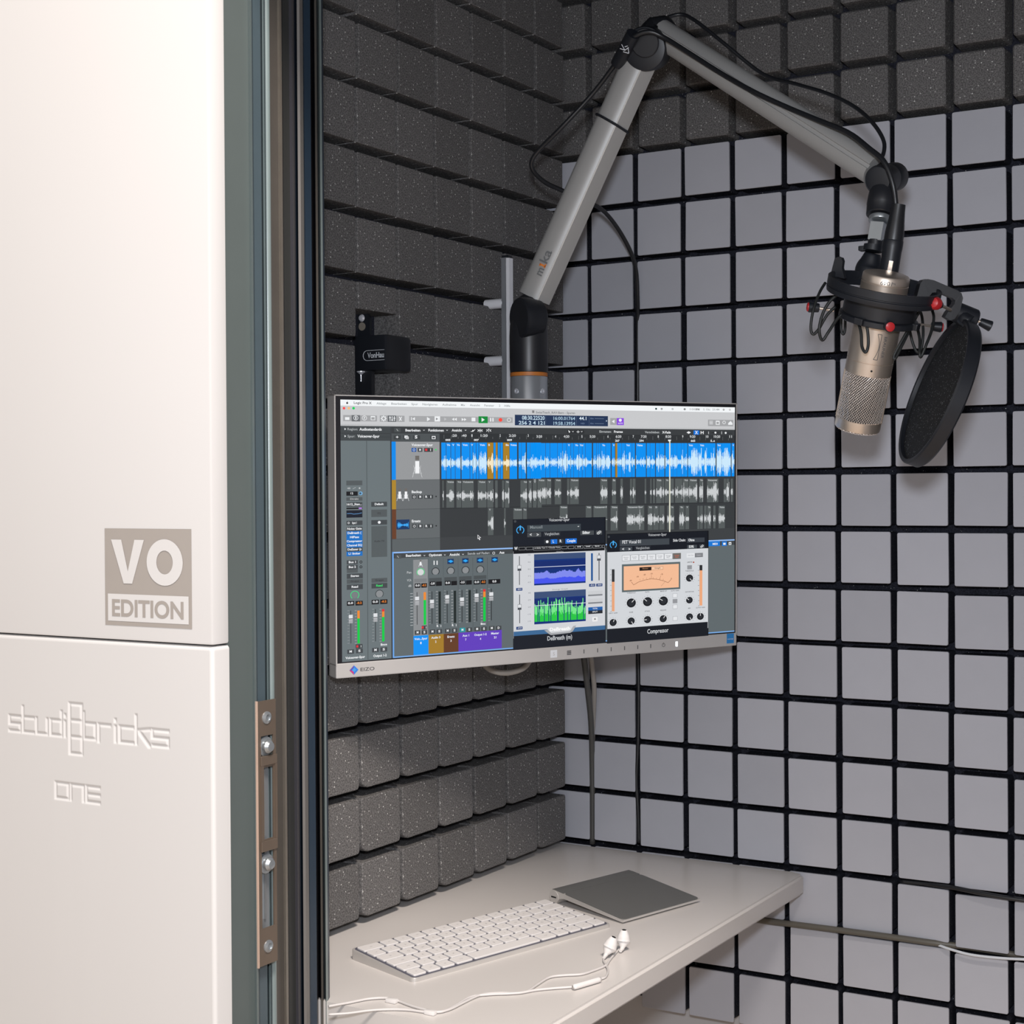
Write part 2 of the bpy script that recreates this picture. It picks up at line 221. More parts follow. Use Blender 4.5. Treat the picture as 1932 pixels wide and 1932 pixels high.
class MB:
    def __init__(s): s.v=[];s.f=[];s.mi=[]
    def add(s,v,f,m=0):
        n=len(s.v); s.v+= [V(q) for q in v]; s.f+=[[i+n for i in q] for q in f]; s.mi+=[m]*len(f); return s
    def box(s,lo,hi,m=0,bev=0):
        x0,y0,z0=lo;x1,y1,z1=hi
        if bev==0:
            return s.add([(x0,y0,z0),(x1,y0,z0),(x1,y1,z0),(x0,y1,z0),(x0,y0,z1),(x1,y0,z1),(x1,y1,z1),(x0,y1,z1)],[[0,3,2,1],[4,5,6,7],[0,1,5,4],[1,2,6,5],[2,3,7,6],[3,0,4,7]],m)
        bm=bmesh.new(); bmesh.ops.create_cube(bm,size=1)
        for q in bm.verts: q.co=Vector(((x0+x1)/2+q.co.x*(x1-x0),(y0+y1)/2+q.co.y*(y1-y0),(z0+z1)/2+q.co.z*(z1-z0)))
        bmesh.ops.bevel(bm,geom=bm.edges[:],offset=bev,segments=2,affect='EDGES',profile=.6)
        bm.verts.index_update(); vs=[q.co.copy() for q in bm.verts]; fs=[[q.index for q in f.verts] for f in bm.faces]; bm.free(); return s.add(vs,fs,m)
    def lathe(s,prof,c=(0,0,0),ax=(0,0,1),n=32,m=0,cap=True,ref=None):
        """prof: (radius, height) pairs along ax from c"""
        ax=V(ax).normalized(); u=(V(ref) if ref else (V((1,0,0)) if abs(ax.x)<.9 else V((0,1,0)))); u=(u-ax*u.dot(ax)).normalized(); w=ax.cross(u); c=V(c)
        vs=[];fs=[]
        for r,h in prof:
            for k in range(n):
                a=2*math.pi*k/n; vs.append(c+ax*h+(u*math.cos(a)+w*math.sin(a))*r)
        for i in range(len(prof)-1):
            for k in range(n):
                k2=(k+1)%n; fs.append([i*n+k,i*n+k2,(i+1)*n+k2,(i+1)*n+k])
        if cap: fs.append([k for k in range(n)][::-1]); fs.append([(len(prof)-1)*n+k for k in range(n)])
        return s.add(vs,fs,m)
    def cyl(s,a,b,r,n=16,m=0,r2=None):
        a=V(a);b=V(b); return s.lathe([(r,0),(r if r2 is None else r2,(b-a).length)],a,(b-a),n,m)
    def tube(s,pts,r,n=8,m=0,sub=4,radii=None):
        pts=[V(q) for q in pts]; Q=[];Rr=[]
        rs=radii or [r]*len(pts)
        for i in range(len(pts)-1):
            p0=pts[max(i-1,0)];p1=pts[i];p2=pts[i+1];p3=pts[min(i+2,len(pts)-1)]
            for k in range(sub):
                t=k/sub; Q.append(.5*((2*p1)+(-p0+p2)*t+(2*p0-5*p1+4*p2-p3)*t*t+(-p0+3*p1-3*p2+p3)*t**3)); Rr.append(rs[i]*(1-t)+rs[i+1]*t)
        Q.append(pts[-1]); Rr.append(rs[-1])
        vs=[];fs=[]; u=None
        for i,q in enumerate(Q):
            tg=(Q[min(i+1,len(Q)-1)]-Q[max(i-1,0)]).normalized()
            if u is None: u=tg.orthogonal().normalized()
            u=(u-tg*u.dot(tg)); 
            if u.length<1e-6: u=tg.orthogonal()
            u.normalize(); w=tg.cross(u)
            for k in range(n):
                a=2*math.pi*k/n; vs.append(q+(u*math.cos(a)+w*math.sin(a))*Rr[i])
        for i in range(len(Q)-1):
            for k in range(n):
                k2=(k+1)%n; fs.append([i*n+k,i*n+k2,(i+1)*n+k2,(i+1)*n+k])
        fs.append(list(range(n))[::-1]); fs.append([(len(Q)-1)*n+k for k in range(n)])
        return s.add(vs,fs,m)
    def prism(s,poly,d,m=0):
        """poly: list of 3D points (planar); d: extrusion vector"""
        n=len(poly); d=V(d); vs=[V(p) for p in poly]+[V(p)+d for p in poly]
        fs=[list(range(n))[::-1],[n+k for k in range(n)]]+[[k,(k+1)%n,n+(k+1)%n,n+k] for k in range(n)]
        return s.add(vs,fs,m)
    def xf(s,mt): s.v=[mt@q for q in s.v]; return s
    def mesh(s,name='m'): 
        me=mesh(name,s.v,s.f,s.mi)
        bm=bmesh.new(); bm.from_mesh(me); bmesh.ops.recalc_face_normals(bm,faces=bm.faces[:]); bm.to_mesh(me); bm.free()
        return me
def basis(o,x,y,z):
    m=Matrix.Identity(4)
    for i in range(3): m[i][0]=x[i];m[i][1]=y[i];m[i][2]=z[i];m[i][3]=o[i]
    return m
_tc={}
def text_mesh(s,bold=0,res=2):
    """verts (x,y) & faces with cap height 1, starting at x=0"""
    k=(s,bold,res)
    if k in _tc: return _tc[k]
    cu=bpy.data.curves.new('t','FONT'); cu.body=s; cu.resolution_u=res; cu.offset=bold; cu.fill_mode='FRONT'
    o=bpy.data.objects.new('t',cu); link(o); dg=bpy.context.evaluated_depsgraph_get(); e=o.evaluated_get(dg); me=e.to_mesh()
    vs=[(q.co.x,q.co.y) for q in me.vertices]; fs=[list(p.vertices) for p in me.polygons]; e.to_mesh_clear()
    bpy.data.objects.remove(o); bpy.data.curves.remove(cu)
    if not vs: _tc[k]=([],[],1); return _tc[k]
    x0=min(q[0] for q in vs); x1=max(q[0] for q in vs); ch=.69
    _tc[k]=([((q[0]-x0)/ch,q[1]/ch) for q in vs],fs,(x1-x0)/ch); return _tc[k]
def add_text(mb,s,o,x,y,width,cap,bold=0,m=0,res=3):
    """text in the plane o + x*, y* unit vectors, given total width and cap height"""
    vs,fs,w=text_mesh(s,bold,res); o=V(o);x=V(x);y=V(y)
    mb.add([o+x*(q[0]*width/w)+y*(q[1]*cap) for q in vs],fs,m)

def rrect(w,h,r,n=3,rr=None,sub=0):
    pts=[]
    for q,(sx,sy,a0) in enumerate(((1,1,0),(-1,1,90),(-1,-1,180),(1,-1,270))):
        r=max((rr[q]-sub),.0005) if rr else r; cx=sx*(w/2-r); cy=sy*(h/2-r)
        for k in range(n+1):
            a=math.radians(a0+90*k/n); pts.append((cx+r*math.cos(a),cy+r*math.sin(a)))
    return pts
def block(w,h,d,r,bev,nm,taper=.0,rr=None):
    """block with its front face at local z=0, body toward -z, rounded corners and softened front edge"""
    a=rrect(w-2*bev,h-2*bev,max(r-bev,.0005),3,rr,bev); b_=rrect(w,h,r,3,rr); c=rrect(w+taper,h+taper,r,3,rr)
    n=len(a); vs=[(p[0],p[1],0) for p in a]+[(p[0],p[1],-bev) for p in b_]+[(p[0],p[1],-d) for p in c]
    fs=[list(range(n))]+[[n*i+(k+1)%n,n*i+k,n*(i+1)+k,n*(i+1)+(k+1)%n] for i in range(2) for k in range(n)]
    fs=[fs[0]]+[f[::-1] for f in fs[1:]]
    mb=MB().add(vs,fs); return mb.mesh(nm)

# ---------------- room shell
put('floor',MB().box((-3,-4,-.05),(4,1.2,0)).mesh(),'floor',kind='structure')
MAb=basis((-.0332,0,0),(0,1,0),(0,0,1),(1,0,0))   # wall A: local x=+Y, y=+Z, z=+X
MBb=basis((0,0,0),(1,0,0),(0,0,1),(0,-1,0))       # wall B: local x=+X, y=+Z, z=-Y
wl=put('wall_left',MB().box((-.12,-.69,0),(-.0715,.10,2.1)).mesh(),'foam_black',kind='structure')
wb=put('wall_back',MB().box((-.0715,.0385,0),(1.14,.10,2.1)).mesh(),'white_panel',kind='structure')
put('foam_backing',MB().box((-.0714,.0345,Z(15)+.006),(1.13,.0384,2.09)).mesh(),'foam_black',wb)
put('wall_right',MB().box((1.13,-.87,0),(1.20,.10,2.1)).mesh(),'plate',kind='structure')
put('ceiling',MB().box((-.15,-.888,2.1),(1.20,.10,2.16)).mesh(),'foam_black',kind='structure')
foamA=block(.948*P,(1-.15)*P,.0383,.0015,.0008,'foam_tile_mesh',.0006); foamA.materials.append(M['foam'])
foamL=block(.948*P,(1-.15)*P,.0383,.003,.0011,'foam_tile_mesh',.0006,(.003,.0022,.0110,.004)); foamL.materials.append(M['foam'])
half=block(.948*P,.42*P,.0383,.0015,.0008,'foam_tile_cut',.0006); half.materials.append(M['foam'])
rnd=random.Random(3)
def tile(nm,me,parent,mt):
    o=link(bpy.data.objects.new(nm,me)); o.parent=parent; o.matrix_local=mt; MW[o]=mt; return o
for j in range(-4,13):
    for k in range(0,9):
        if (k,j)==(5,4): continue
        yr=-(k*1.0138*P+.2083*P)+(.045*P if j<=-1 else 0); yc=yr-.474*P
        zc=Z(j-.5)
        me_=foamA if j<9 else foamL
        jx=rnd.uniform(-.0008,.0008); jz=rnd.uniform(-.0007,.0007)
        if (k,j)==(5,3): me_=half; zc=Z(j-1)-.078*P-.20*P; 
        mt=MAb@Matrix.Translation((yc+jz,zc+jx*.5,rnd.uniform(-.001,.0003)))@Matrix.Rotation(rnd.uniform(-.006,.006),4,'Z')
        tile('foam_tile',me_,wl,mt)
foamB=block(.86*P,.85*P,.0345,.004,.0022,'foam_tile_mesh',.002); foamB.materials.append(M['foam'])
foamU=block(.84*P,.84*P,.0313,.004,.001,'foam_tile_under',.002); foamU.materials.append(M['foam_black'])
plate=block(.893*P,.885*P,.003,.0022,.0005,'cover_plate_mesh'); plate.materials.append(M['plate'])
for j in range(-4,16):
    for i in range(-0,12):
        if j==15 and i<2: continue
        ox=rnd.uniform(-.0009,.0009); oz=rnd.uniform(-.0008,.0008); dz=-.035*P if (i>7 and j>7) else 0
        if j==15: dz+=0
        base=Matrix.Translation(((i-.5)*P+ox,Z(j-.5)+dz+oz,0))@Matrix.Rotation(rnd.uniform(-.007,.007),4,'Z')
        if j<0: tile('foam_tile',foamB,wb,MBb@base)
        else:
            f=tile('foam_tile',foamU,wb,MBb@base@Matrix.Translation((0,0,-.003)))
            c=link(bpy.data.objects.new('cover_plate',plate)); c.parent=f; c.matrix_local=Matrix.Translation((0,0,.003))@Matrix.Rotation(rnd.uniform(-.012,.012),4,'X')@Matrix.Rotation(rnd.uniform(-.012,.012),4,'Y')

# ---------------- front wall: cladding panels, sticker, engraved name, door frame
wf=put('wall_front',MB().box((-1.6,-.868,0),(.08,-.69,2.3)).box((.08,-.868,1.80),(1.2,-.69,2.3)).mesh(),'foam_black',kind='structure')  # includes an unseen lintel over the door, lowered to cut off the lamp
put('cladding_panel',MB().box((-1.6,-.888,1.1035),(.15,-.868,2.3),bev=.0022).mesh(),'clad',wf,smooth=True)
put('cladding_panel',MB().box((.15,-.888,1.82),(1.2,-.868,2.3),bev=.0022).mesh(),'clad',wf,smooth=True)
# lower panel with letters engraved as a relief
def strokes():
    S=[]
    x0,x1=-.1085,.0967; zc=1.0192; k=(x1-x0)/300.   # metres per photo-like unit
    H=20; Wd=3.6
    def seg(ax,az,bx,bz): S.append((x0+ax*k,zc+az*k,x0+bx*k,zc+bz*k))
    # coordinates: x 0..300, z relative to text centre
    h=10
    def ltr(ch,x,w=21):
        a,b,m=x,x+w,0
        if ch=='s': seg(a,h,b,h);seg(a,0,b,0);seg(a,-h,b,-h);seg(a,h,a,0);seg(b,0,b,-h)
        if ch=='e0': seg(a,h,b,h);seg(a,0,b,0);seg(a,-h,b,-h);seg(a,h,a,-h)
        if ch=='t': seg(a,h+14,a,-h);seg(a,h,b,h);seg(a,-h,b,-h)
        if ch=='u': seg(a,h,a,-h);seg(b,h,b,-h);seg(a,-h,b,-h)
        if ch=='d': seg(b,h+12,b,-h);seg(a,h,b,h);seg(a,-h,b,-h);seg(a,h,a,-h)
        if ch=='i': seg(a,h-1,a,-h);seg(a,h+8,a,h+7)
        if ch=='b': seg(a,h+14,a,-h);seg(a,h,b,h);seg(a,-h,b,-h);seg(b,h,b,-h)
        if ch=='r': seg(a,h,a,-h-2);seg(a,h,b,h)
        if ch=='c': seg(a,h,b,h);seg(a,-h,b,-h);seg(a,h,a,-h)
        if ch=='k': seg(a,h+16,a,-h);seg(a,h-3,b,h);seg(a+5,h-4,b,-h-2)
        if ch=='e': seg(a,h,b,h);seg(a,0,b,0);seg(a,-h,b,-h);seg(b,0,b,-h);seg(a,h,a,0)
    for ch,x in zip('studi',(0,27,54,82,110)): ltr(ch,x)
    for ch,x in zip('bri',(146,174,205)): ltr(ch,x)
    for ch,x in zip('cks',(213,243,272)): ltr(ch,x,24 if ch!='s' else 28)
    a,b=119,142
    for q in (34,12,-10,-32): seg(a,q,b,q)
    seg(a,34,a,-32);seg(b,34,b,-32)
    for ch,x in (('o',91),('n',120),('e0',150)):
        y0=-84; a,b=x,x+24
        if ch=='o': seg(a,y0+h,b,y0+h);seg(a,y0-h,b,y0-h);seg(a,y0+h,a,y0-h);seg(b,y0+h,b,y0-h)
        elif ch=='n': seg(a,y0+h,b,y0+h);seg(a,y0+h,a,y0-h);seg(b,y0+h,b,y0-h)
        else: seg(a,y0+h,b,y0+h);seg(a,y0,b,y0);seg(a,y0-h,b,y0-h);seg(a,y0+h,a,y0-h)
    return S,k
S_,k_=strokes()
segs=np.array(S_); xa,xb_,za,zb_=-.115,.105,.952,1.048
xs=np.concatenate([[-1.6],np.linspace(xa,xb_,330),[.1465]]); zs=np.concatenate([[0.0],np.linspace(za,zb_,150),[1.0985]])
XX,ZZ=np.meshgrid(xs,zs); dmin=np.full(XX.shape,1.)
for ax,az,bx,bz in segs:
    dx,dz_=bx-ax,bz-az; L2=dx*dx+dz_*dz_+1e-12; tt=np.clip(((XX-ax)*dx+(ZZ-az)*dz_)/L2,0,1)
    dmin=np.minimum(dmin,np.maximum(abs(XX-ax-tt*dx),abs(ZZ-az-tt*dz_)))
hw=1.7*k_; sm=np.clip((hw+.0012-dmin)/.0021,0,1); sm=sm*sm*(3-2*sm); YY=-.888+.0010*sm
nx,nz=len(xs),len(zs)
vs=[(float(XX[i,j]),float(YY[i,j]),float(ZZ[i,j])) for i in range(nz) for j in range(nx)]
fs=[[i*nx+j,i*nx+j+1,(i+1)*nx+j+1,(i+1)*nx+j] for i in range(nz-1) for j in range(nx-1)]
mb=MB(); mb.v=[V(q) for q in vs]; mb.f=fs; mb.mi=[0]*len(fs)
# rounded right and top edges of the lower panel
def strip(a,b): 
    pass
nR=6; base=len(mb.v); 
prof=[(.0035*math.sin(math.pi/2*k/nR),.0035*(1-math.cos(math.pi/2*k/nR))) for k in range(nR+1)]
ring=[(.1465+p[0],-.888+p[1]) for p in prof]+[(.15,-.868)]
rv=[];rf=[]
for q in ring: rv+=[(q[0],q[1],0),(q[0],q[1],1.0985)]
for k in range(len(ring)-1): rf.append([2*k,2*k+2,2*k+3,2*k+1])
mb.add(rv,rf)
tv=[];tf=[]
for p in prof+[(.0035,.02)]: tv+=[(-1.6,-.888+p[1],1.0985+p[0]),(.1465+(p[1]*0),-.888+p[1],1.0985+p[0])]
for k in range(len(prof)): tf.append([2*k,2*k+1,2*k+3,2*k+2])
mb.add(tv,tf)
ov=[];of=[];N_=nR+1
for ia in range(N_+1):
    for ib in range(N_):
        a=math.pi/2*min(ia,nR)/nR; b_=math.pi/2*ib/nR
        y_=-.8845-.0035*math.cos(a)*math.cos(b_)
        if ia==N_: y_=-.868
        ov.append((.1465+.0035*math.sin(a)*math.cos(b_),y_,1.0985+.0035*math.sin(b_)))
for ia in range(N_):
    for ib in range(nR): of.append([ia*N_+ib,ia*N_+ib+1,(ia+1)*N_+ib+1,(ia+1)*N_+ib])
mb.add(ov,of)
lp=put('cladding_panel',mb.mesh(),'clad',wf,smooth='all',label='white cladding panel engraved studiobricks ONE'.replace('studiobricks ONE','with maker name'))
# VO EDITION vinyl
vx0,vx1,vz0,vz1=.0207,.1268,1.1165,1.2030; yv=-.8883
mb=MB()
def q2(x0,z0,x1,z1,m,dy=0): mb.add([(vx0+(vx1-vx0)*x0,yv-dy,vz0+(vz1-vz0)*z0),(vx0+(vx1-vx0)*x1,yv-dy,vz0+(vz1-vz0)*z0),(vx0+(vx1-vx0)*x1,yv-dy,vz0+(vz1-vz0)*z1),(vx0+(vx1-vx0)*x0,yv-dy,vz0+(vz1-vz0)*z1)],[[0,1,2,3]],m)
q2(0,0,1,1,0); q2(.035,.045,.965,.325,1,.0002)
wdt=vx1-vx0; hgt=vz1-vz0
def at2(x,z,dy=.0004): return (vx0+wdt*x,yv-dy,vz0+hgt*z)
vp=[(.08,.885),(.20,.885),(.275,.56),(.355,.885),(.465,.885),(.325,.435),(.225,.435)]
mb.add([at2(*p) for p in vp],[[0,1,2,6],[2,3,4,5],[2,5,6]],1)
n=40; ov=[at2(.70+.205*math.cos(2*math.pi*k/n),.66+.235*math.sin(2*math.pi*k/n)) for k in range(n)]+[at2(.70+.093*math.cos(2*math.pi*k/n),.66+.12*math.sin(2*math.pi*k/n)) for k in range(n)]
mb.add(ov,[[k,(k+1)%n,n+(k+1)%n,n+k] for k in range(n)],1)
add_text(mb,'EDITION',at2(.085,.10),(1,0,0),(0,0,1),wdt*.825,hgt*.165,.028,2,6)
me=mb.mesh(); put('vinyl_logo',me,['logo_grey','clad','logo_grey'],wf,label='taupe square logo reading VO EDITION')

fr=thing('door_1','','') ; del fr['label']; del fr['category']; fr['kind']='structure'
sg=D['segs']
def vert_prism(ids,back,mats,z0=0,z1=1.80):
    pts=[sg[i] for i in ids]; n=len(pts); mb=MB()
    vs=[]
    for x,y in pts: vs+=[(x,y,z0),(x,y,z1)]
    bx=back; vs+=[(bx,pts[-1][1],z0),(bx,pts[-1][1],z1),(bx,pts[0][1],z0),(bx,pts[0][1],z1)]
    N=n+2; 
    for k in range(N):
        a=k;b_=(k+1)%N; mb.f.append([2*a,2*b_,2*b_+1,2*a+1]); mb.mi.append(mats[k] if k<len(mats) else 0)
    mb.v=[V(q) for q in vs]; return mb.mesh()
put('frame_profile',vert_prism(list(range(2,13)),.05,[0,1,1,2,2,2,1,1,2,3,0,0]),['frame','lip','frame_blue','rubber'],fr)
put('rubber_seal',vert_prism(list(range(12,20)),.05,[0,1,1,2,2,3,3,2]),['rubber','rubber_edge','seal_dark','seal_violet'],fr,label='brown black rubber door seal')
put('frame_profile',vert_prism(list(range(19,33)),.05,[0,0,1,1,0,0,2,2,3,2,4,4,0]),['navy','bead','bezel','rubber','lip'],fr,label='navy inner frame profile with painted edge highlight')
# smooth beads along the profile
def bead(x,y,r,nm,mt,lab=None): put(nm,MB().cyl((x,y,0),(x,y,1.80),r,20).mesh(),mt,fr,smooth=True,label=lab)
bead(sg[10][0]-.004,sg[10][1]+.006,.0035,'seal_lip','lip')
# strike plate
sp_x=.1466
mb=MB().box((sp_x-.008,-.8325,.8110),(sp_x+.0016,-.8085,1.0485),bev=.0004)
mb2=MB()
# plate built from strips so the two windows are real openings
def bar(y0,y1,z0,z1,th=.0016,m=0): return ((sp_x,y0,z0),(sp_x+th,y1,z1))
y0,y1=-.8322,-.8085
P_=MB()
for z0_,z1_ in ((1.0165,1.0480),(.9880,.9985),(.9130,.9235+.0),(.8110,.8440)): P_.box((sp_x,y0,z0_),(sp_x+.0016,y1,z1_))
for z0_,z1_ in ((.9985,1.0165),(.9235,.9880),(.8965,.9130),(.8440,.8965)): P_.box((sp_x,y0,z0_),(sp_x+.0016,y0+.0045,z1_)); P_.box((sp_x,y1-.0035,z0_),(sp_x+.0016,y1,z1_))
spm=put('strike_plate',P_.mesh(),'bronze',fr,label='bronze strike plate with rollers and screws')
put('plate_edge',MB().box((sp_x-.003,y0-.0012,.8105),(sp_x+.0022,y0,1.0485)).mesh(),'copper',spm)
put('keeper_box',MB().box((sp_x-.012,y0+.003,.84),(sp_x-.006,y1-.002,1.02)).box((sp_x-.006,y0+.009,.85),(sp_x-.004,y0+.011,.985)).box((sp_x-.006,y0+.014,.85),(sp_x-.004,y0+.016,.985)).mesh(),'steel',spm)
put('raised_bridge',MB().box((sp_x+.0016,y0+.003,.9900),(sp_x+.0032,y1,.9985),bev=.0006).box((sp_x+.0016,y0+.003,.9130),(sp_x+.0032,y1,.9225),bev=.0006).box((sp_x+.0016,y0+.003,.9225),(sp_x+.0030,y0+.0065,.9900)).box((sp_x+.0016,y1-.0025,.9225),(sp_x+.0030,y1,.9900)).mesh(),'bronze',spm)
for zz in (1.0065,.9010):
    put('locking_roller',MB().lathe([(.0088,0),(.0088,.002),(.0062,.0025),(.006,.006),(.004,.0085),(.001,.0092)],(sp_x-.002,-.8200,zz),(1,0,0),24).mesh(),'steel',spm,smooth=True)
for zz in (1.0325,.8270):
    put('screw',MB().lathe([(.0058,0),(.0055,.0012),(.003,.0024),(.0028,.0012),(.0005,.0012)],(sp_x+.0014,-.8205,zz),(1,0,0),20).mesh(),'steel',spm,smooth=True)

# ---------------- desk
da,db=D['desk']
X1a=da[0]+.0025; X1b=db[0]+.001
poly=[(-.0695,-.0035),(X1a-.011,-.0035),(X1a-.003,-.0065),(X1a,-.0145),(X1b,-.688),(-.0695,-.688)]
me=MB().prism([(x,y,.704) for x,y in poly],(0,0,.026)).mesh()
bm=bmesh.new(); bm.from_mesh(me); eds=[e for e in bm.edges if abs(e.verts[0].co.z-e.verts[1].co.z)<1e-5 and (e.verts[0].co.x>.2 and e.verts[1].co.x>.2)]
bmesh.ops.bevel(bm,geom=eds,offset=.0035,segments=3,affect='EDGES'); bm.to_mesh(me); bm.free()
put('desk_top',me,'desk',None,label='off-white wall-mounted desk top under the monitor',cat='desk',smooth=True,loc=(.13,-.35,.704))

# ---------------- keyboard
kb=D['kb']; fl=V(kb[1]); frr=V(kb[2]); ux=(frr-fl).normalized(); uy=V((-ux.y,ux.x,0))
KW,KD=.279,.115
km=basis(fl,ux,uy,(0,0,1))
kt=thing('keyboard','slim white wireless keyboard with aluminium edge on the desk','keyboard',mtx=km)
hf,hb=.0042,.0112
def kz(y): return hf+(hb-hf)*y/KD
out=[(p[0]+KW/2,p[1]+KD/2) for p in rrect(KW,KD,.005,4)]
vs=[(x,y,0) for x,y in out]+[(x,y,kz(y)-.0006) for x,y in out]+[(KW/2+(x-KW/2)*.997,KD/2+(y-KD/2)*.993,kz(y)) for x,y in out]
n=len(out); fs=[list(range(n))[::-1]]+[[i*n+k,i*n+(k+1)%n,(i+1)*n+(k+1)%n,(i+1)*n+k] for i in range(2) for k in range(n)]+[[2*n+k for k in range(n)]]
put('shell',MB().add(vs,fs).mesh(),'alu',kt,world=False)
out2=[(KW/2+(x-KW/2)*.985,KD/2+(y-KD/2)*.965) for x,y in out]
put('key_well',MB().prism([(x,y,kz(y)-.0004) for x,y in out2],(0,0,.0006)).mesh(),'keydark',kt,world=False)
rows=[[('esc',1.55)]+[('F%d'%i,1.0) for i in range(1,13)]+[('',1.0)],
 [('<',1)]+[(c,1) for c in '1234567890']+[('?',1),("'",1),('back',1.55)],
 [('tab',1.55)]+[(c,1) for c in 'QWERTZUIOP']+[('Ü',1),('+',1),('ret',1.0)],
 [('caps',1.85)]+[(c,1) for c in 'ASDFGHJKL']+[('Ö',1),('Ä',1),('#',1),('',.7)],
 [('shift',1.3),('^',1)]+[(c,1) for c in 'YXCVBNM']+[(',',1),('.',1),('-',1),('shift',2.25)],
 [('fn',1),('ctrl',1),('alt',1),('cmd',1.28),('',5.1),('cmd',1.28),('alt',1),('<',1),('^',1),('>',1)]]
mgn=.0035; rh=(KD-2*mgn)/5.62; ys=[]; y=KD-mgn
keys={}
for ri,row in enumerate(rows):
    hgt_=rh*(.62 if ri==0 else 1) if False else (KD-2*mgn)/6
    y-=hgt_
    tot=sum(w for _,w in row); unit=(KW-2*mgn)/tot; x=mgn
    for s,w in row:
        wk=w*unit; kw,kh=wk-.0028,hgt_-.0026
        kk=(round(kw,4),round(kh,4))
        if kk not in keys:
            me=block(kw,kh,.0018,.0018,.0004,'key_mesh'); me.materials.append(M['key']); keys[kk]=me
        o=link(bpy.data.objects.new('key',keys[kk])); o.parent=kt
        cx_,cy_=x+wk/2,y+hgt_/2; sl=math.atan((hb-hf)/KD)
        mt=Matrix.Translation((cx_,cy_,kz(cy_)+.0019))@Matrix.Rotation(sl,4,'X'); o.matrix_local=mt; MW[o]=MW[kt]@mt
        if s:
            mb=MB(); cap=.0028 if len(s)==1 else .0017; wt=min(text_mesh(s,0,2)[2]*cap,kw*.6)
            add_text(mb,s,(-wt/2,-cap/2,.00008),(1,0,0),(0,1,0),wt,cap,0,0,2)
            if mb.v: put('legend',mb.mesh(),'legend',o,world=False)
        x+=wk
# ---------------- trackpad
tp=D['tp']; A_=V(tp[0]);B_=V(tp[1]);C_=V(tp[2])
ux=(C_-B_).normalized(); uy=V((-ux.y,ux.x,0)); TW=.131; TD=.131
tm_=basis(B_,ux,uy,(0,0,1))
tt=thing('trackpad','grey aluminium trackpad beside the keyboard','trackpad',mtx=tm_)
prof=[(.000,.0012),(.000,.0046),(TD-.022,.0128)]
# side profile (y,z): wedge with a battery barrel at the back
top=[(0.0,.0046),(TD-.0135,.0172)]
cyc,czc,rr_=TD-.0092,.0092,.0090
arc=[(cyc+rr_*math.cos(math.radians(a)),czc+rr_*math.sin(math.radians(a))) for a in range(75,-91,-15)]
bot=[(TD-.0135,.0022),(TD-.019,.0085),(TD-.028,.0098),(.002,.0018),(0,.0022)]
pf=top+arc+bot
put('shell',MB().prism([(0,y,z) for y,z in pf],(TW,0,0)).mesh(),'alu',tt,world=False,smooth=True)
o2=rrect(TW-.0012,TD-.018,.006,4)
def tz_(y): return .0047+(.0172-.0046)*y/(TD-.0135)
put('touch_surface',MB().prism([(p[0]+TW/2,y_,tz_(y_)) for p in rrect(TW-.0008,TD-.0262,.006,4) for y_ in [(TD-.0262)/2+p[1]+.0004]],(0,0,.0007)).mesh(),'tpglass',tt,world=False)
put('barrel_cover',MB().prism([(.0005,TD-.0255,tz_(TD-.0255)),(TW-.0005,TD-.0255,tz_(TD-.0255)),(TW-.0005,TD-.0125,tz_(TD-.0130)),(.0005,TD-.0125,tz_(TD-.0130))],(0,0,.0007)).prism([(.0005,TD-.0125,tz_(TD-.013)),(TW-.0005,TD-.0125,tz_(TD-.013)),(TW-.0005,TD-.0055,.0176),(.0005,TD-.0055,.0176)],(0,0,.0006)).mesh(),'tpglass',tt,world=False)
put('end_cap',MB().lathe([(.0080,0),(.0080,.0006)],(0,cyc,czc),(-1,0,0),24).mesh(),'alu',tt,world=False)
put('coin_slot',MB().box((-.0009,cyc-.0045,czc-.0008),(-.0005,cyc+.0045,czc+.0008)).mesh(),'hole',tt,world=False)

# ---------------- earphones
cc=D['c']
ea=thing('earphones','white in-ear earphones with wire remote on the desk in front of the trackpad','earphones',(.27,-.43,.73))
for k in ('ear_a','ear_b','ear_c','ear_d'): put('wire',MB().tube([(p[0],p[1],.7318) for p in cc[k]],.00115 if k in('ear_c','ear_d') else .0013,8,0,5).mesh(),'wirew',ea,smooth='all')
a,b_=[V(q) for q in D['ear_remote']]; put('remote',MB().tube([a,a.lerp(b_,.08),a.lerp(b_,.92),b_],.003,12,0,3,[.0016,.0029,.0029,.0016]).mesh(),'earw',ea,smooth='all')
for q in D['ear_clip']: put('cable_slider',MB().box((q[0]-.006,q[1]-.003,.7302),(q[0]+.006,q[1]+.003,.7345),bev=.0012).mesh(),'earw',ea,smooth=True)
eh=V((D['fwd'][0],D['fwd'][1],0)).normalized(); er=V((eh.y,-eh.x,0))
for q,(ea_,eb_,ec_) in ((D['bud1'],(.0085,.0175,.004)),(D['bud2'],(.0020,.0185,.004))):
    a=V((q[0][0],q[0][1],.7345)); b_=a+er*ea_*.45+eh*.004+V((0,0,.0065)); tip=a+er*ea_+eh*ec_+V((0,0,eb_))
    bz=[a,a.lerp(b_,.5),b_,b_.lerp(tip,.5),tip]
    e=put('earbud',MB().tube(bz,.005,20,0,6,[.0022,.0050,.0080,.0064,.0033]).mesh(),'earw',ea,smooth='all')
    dr=(bz[-1]-bz[-2]).normalized()
    put('sound_port',MB().cyl(bz[-1]-dr*.0002,bz[-1]+dr*.0004,.0024,16).mesh(),'hole',e)
    put('strain_relief',MB().cyl(V((a.x,a.y,.7330))-er*.002-eh*.006,a,.0017,12,0,.0026).mesh(),'earw',e)

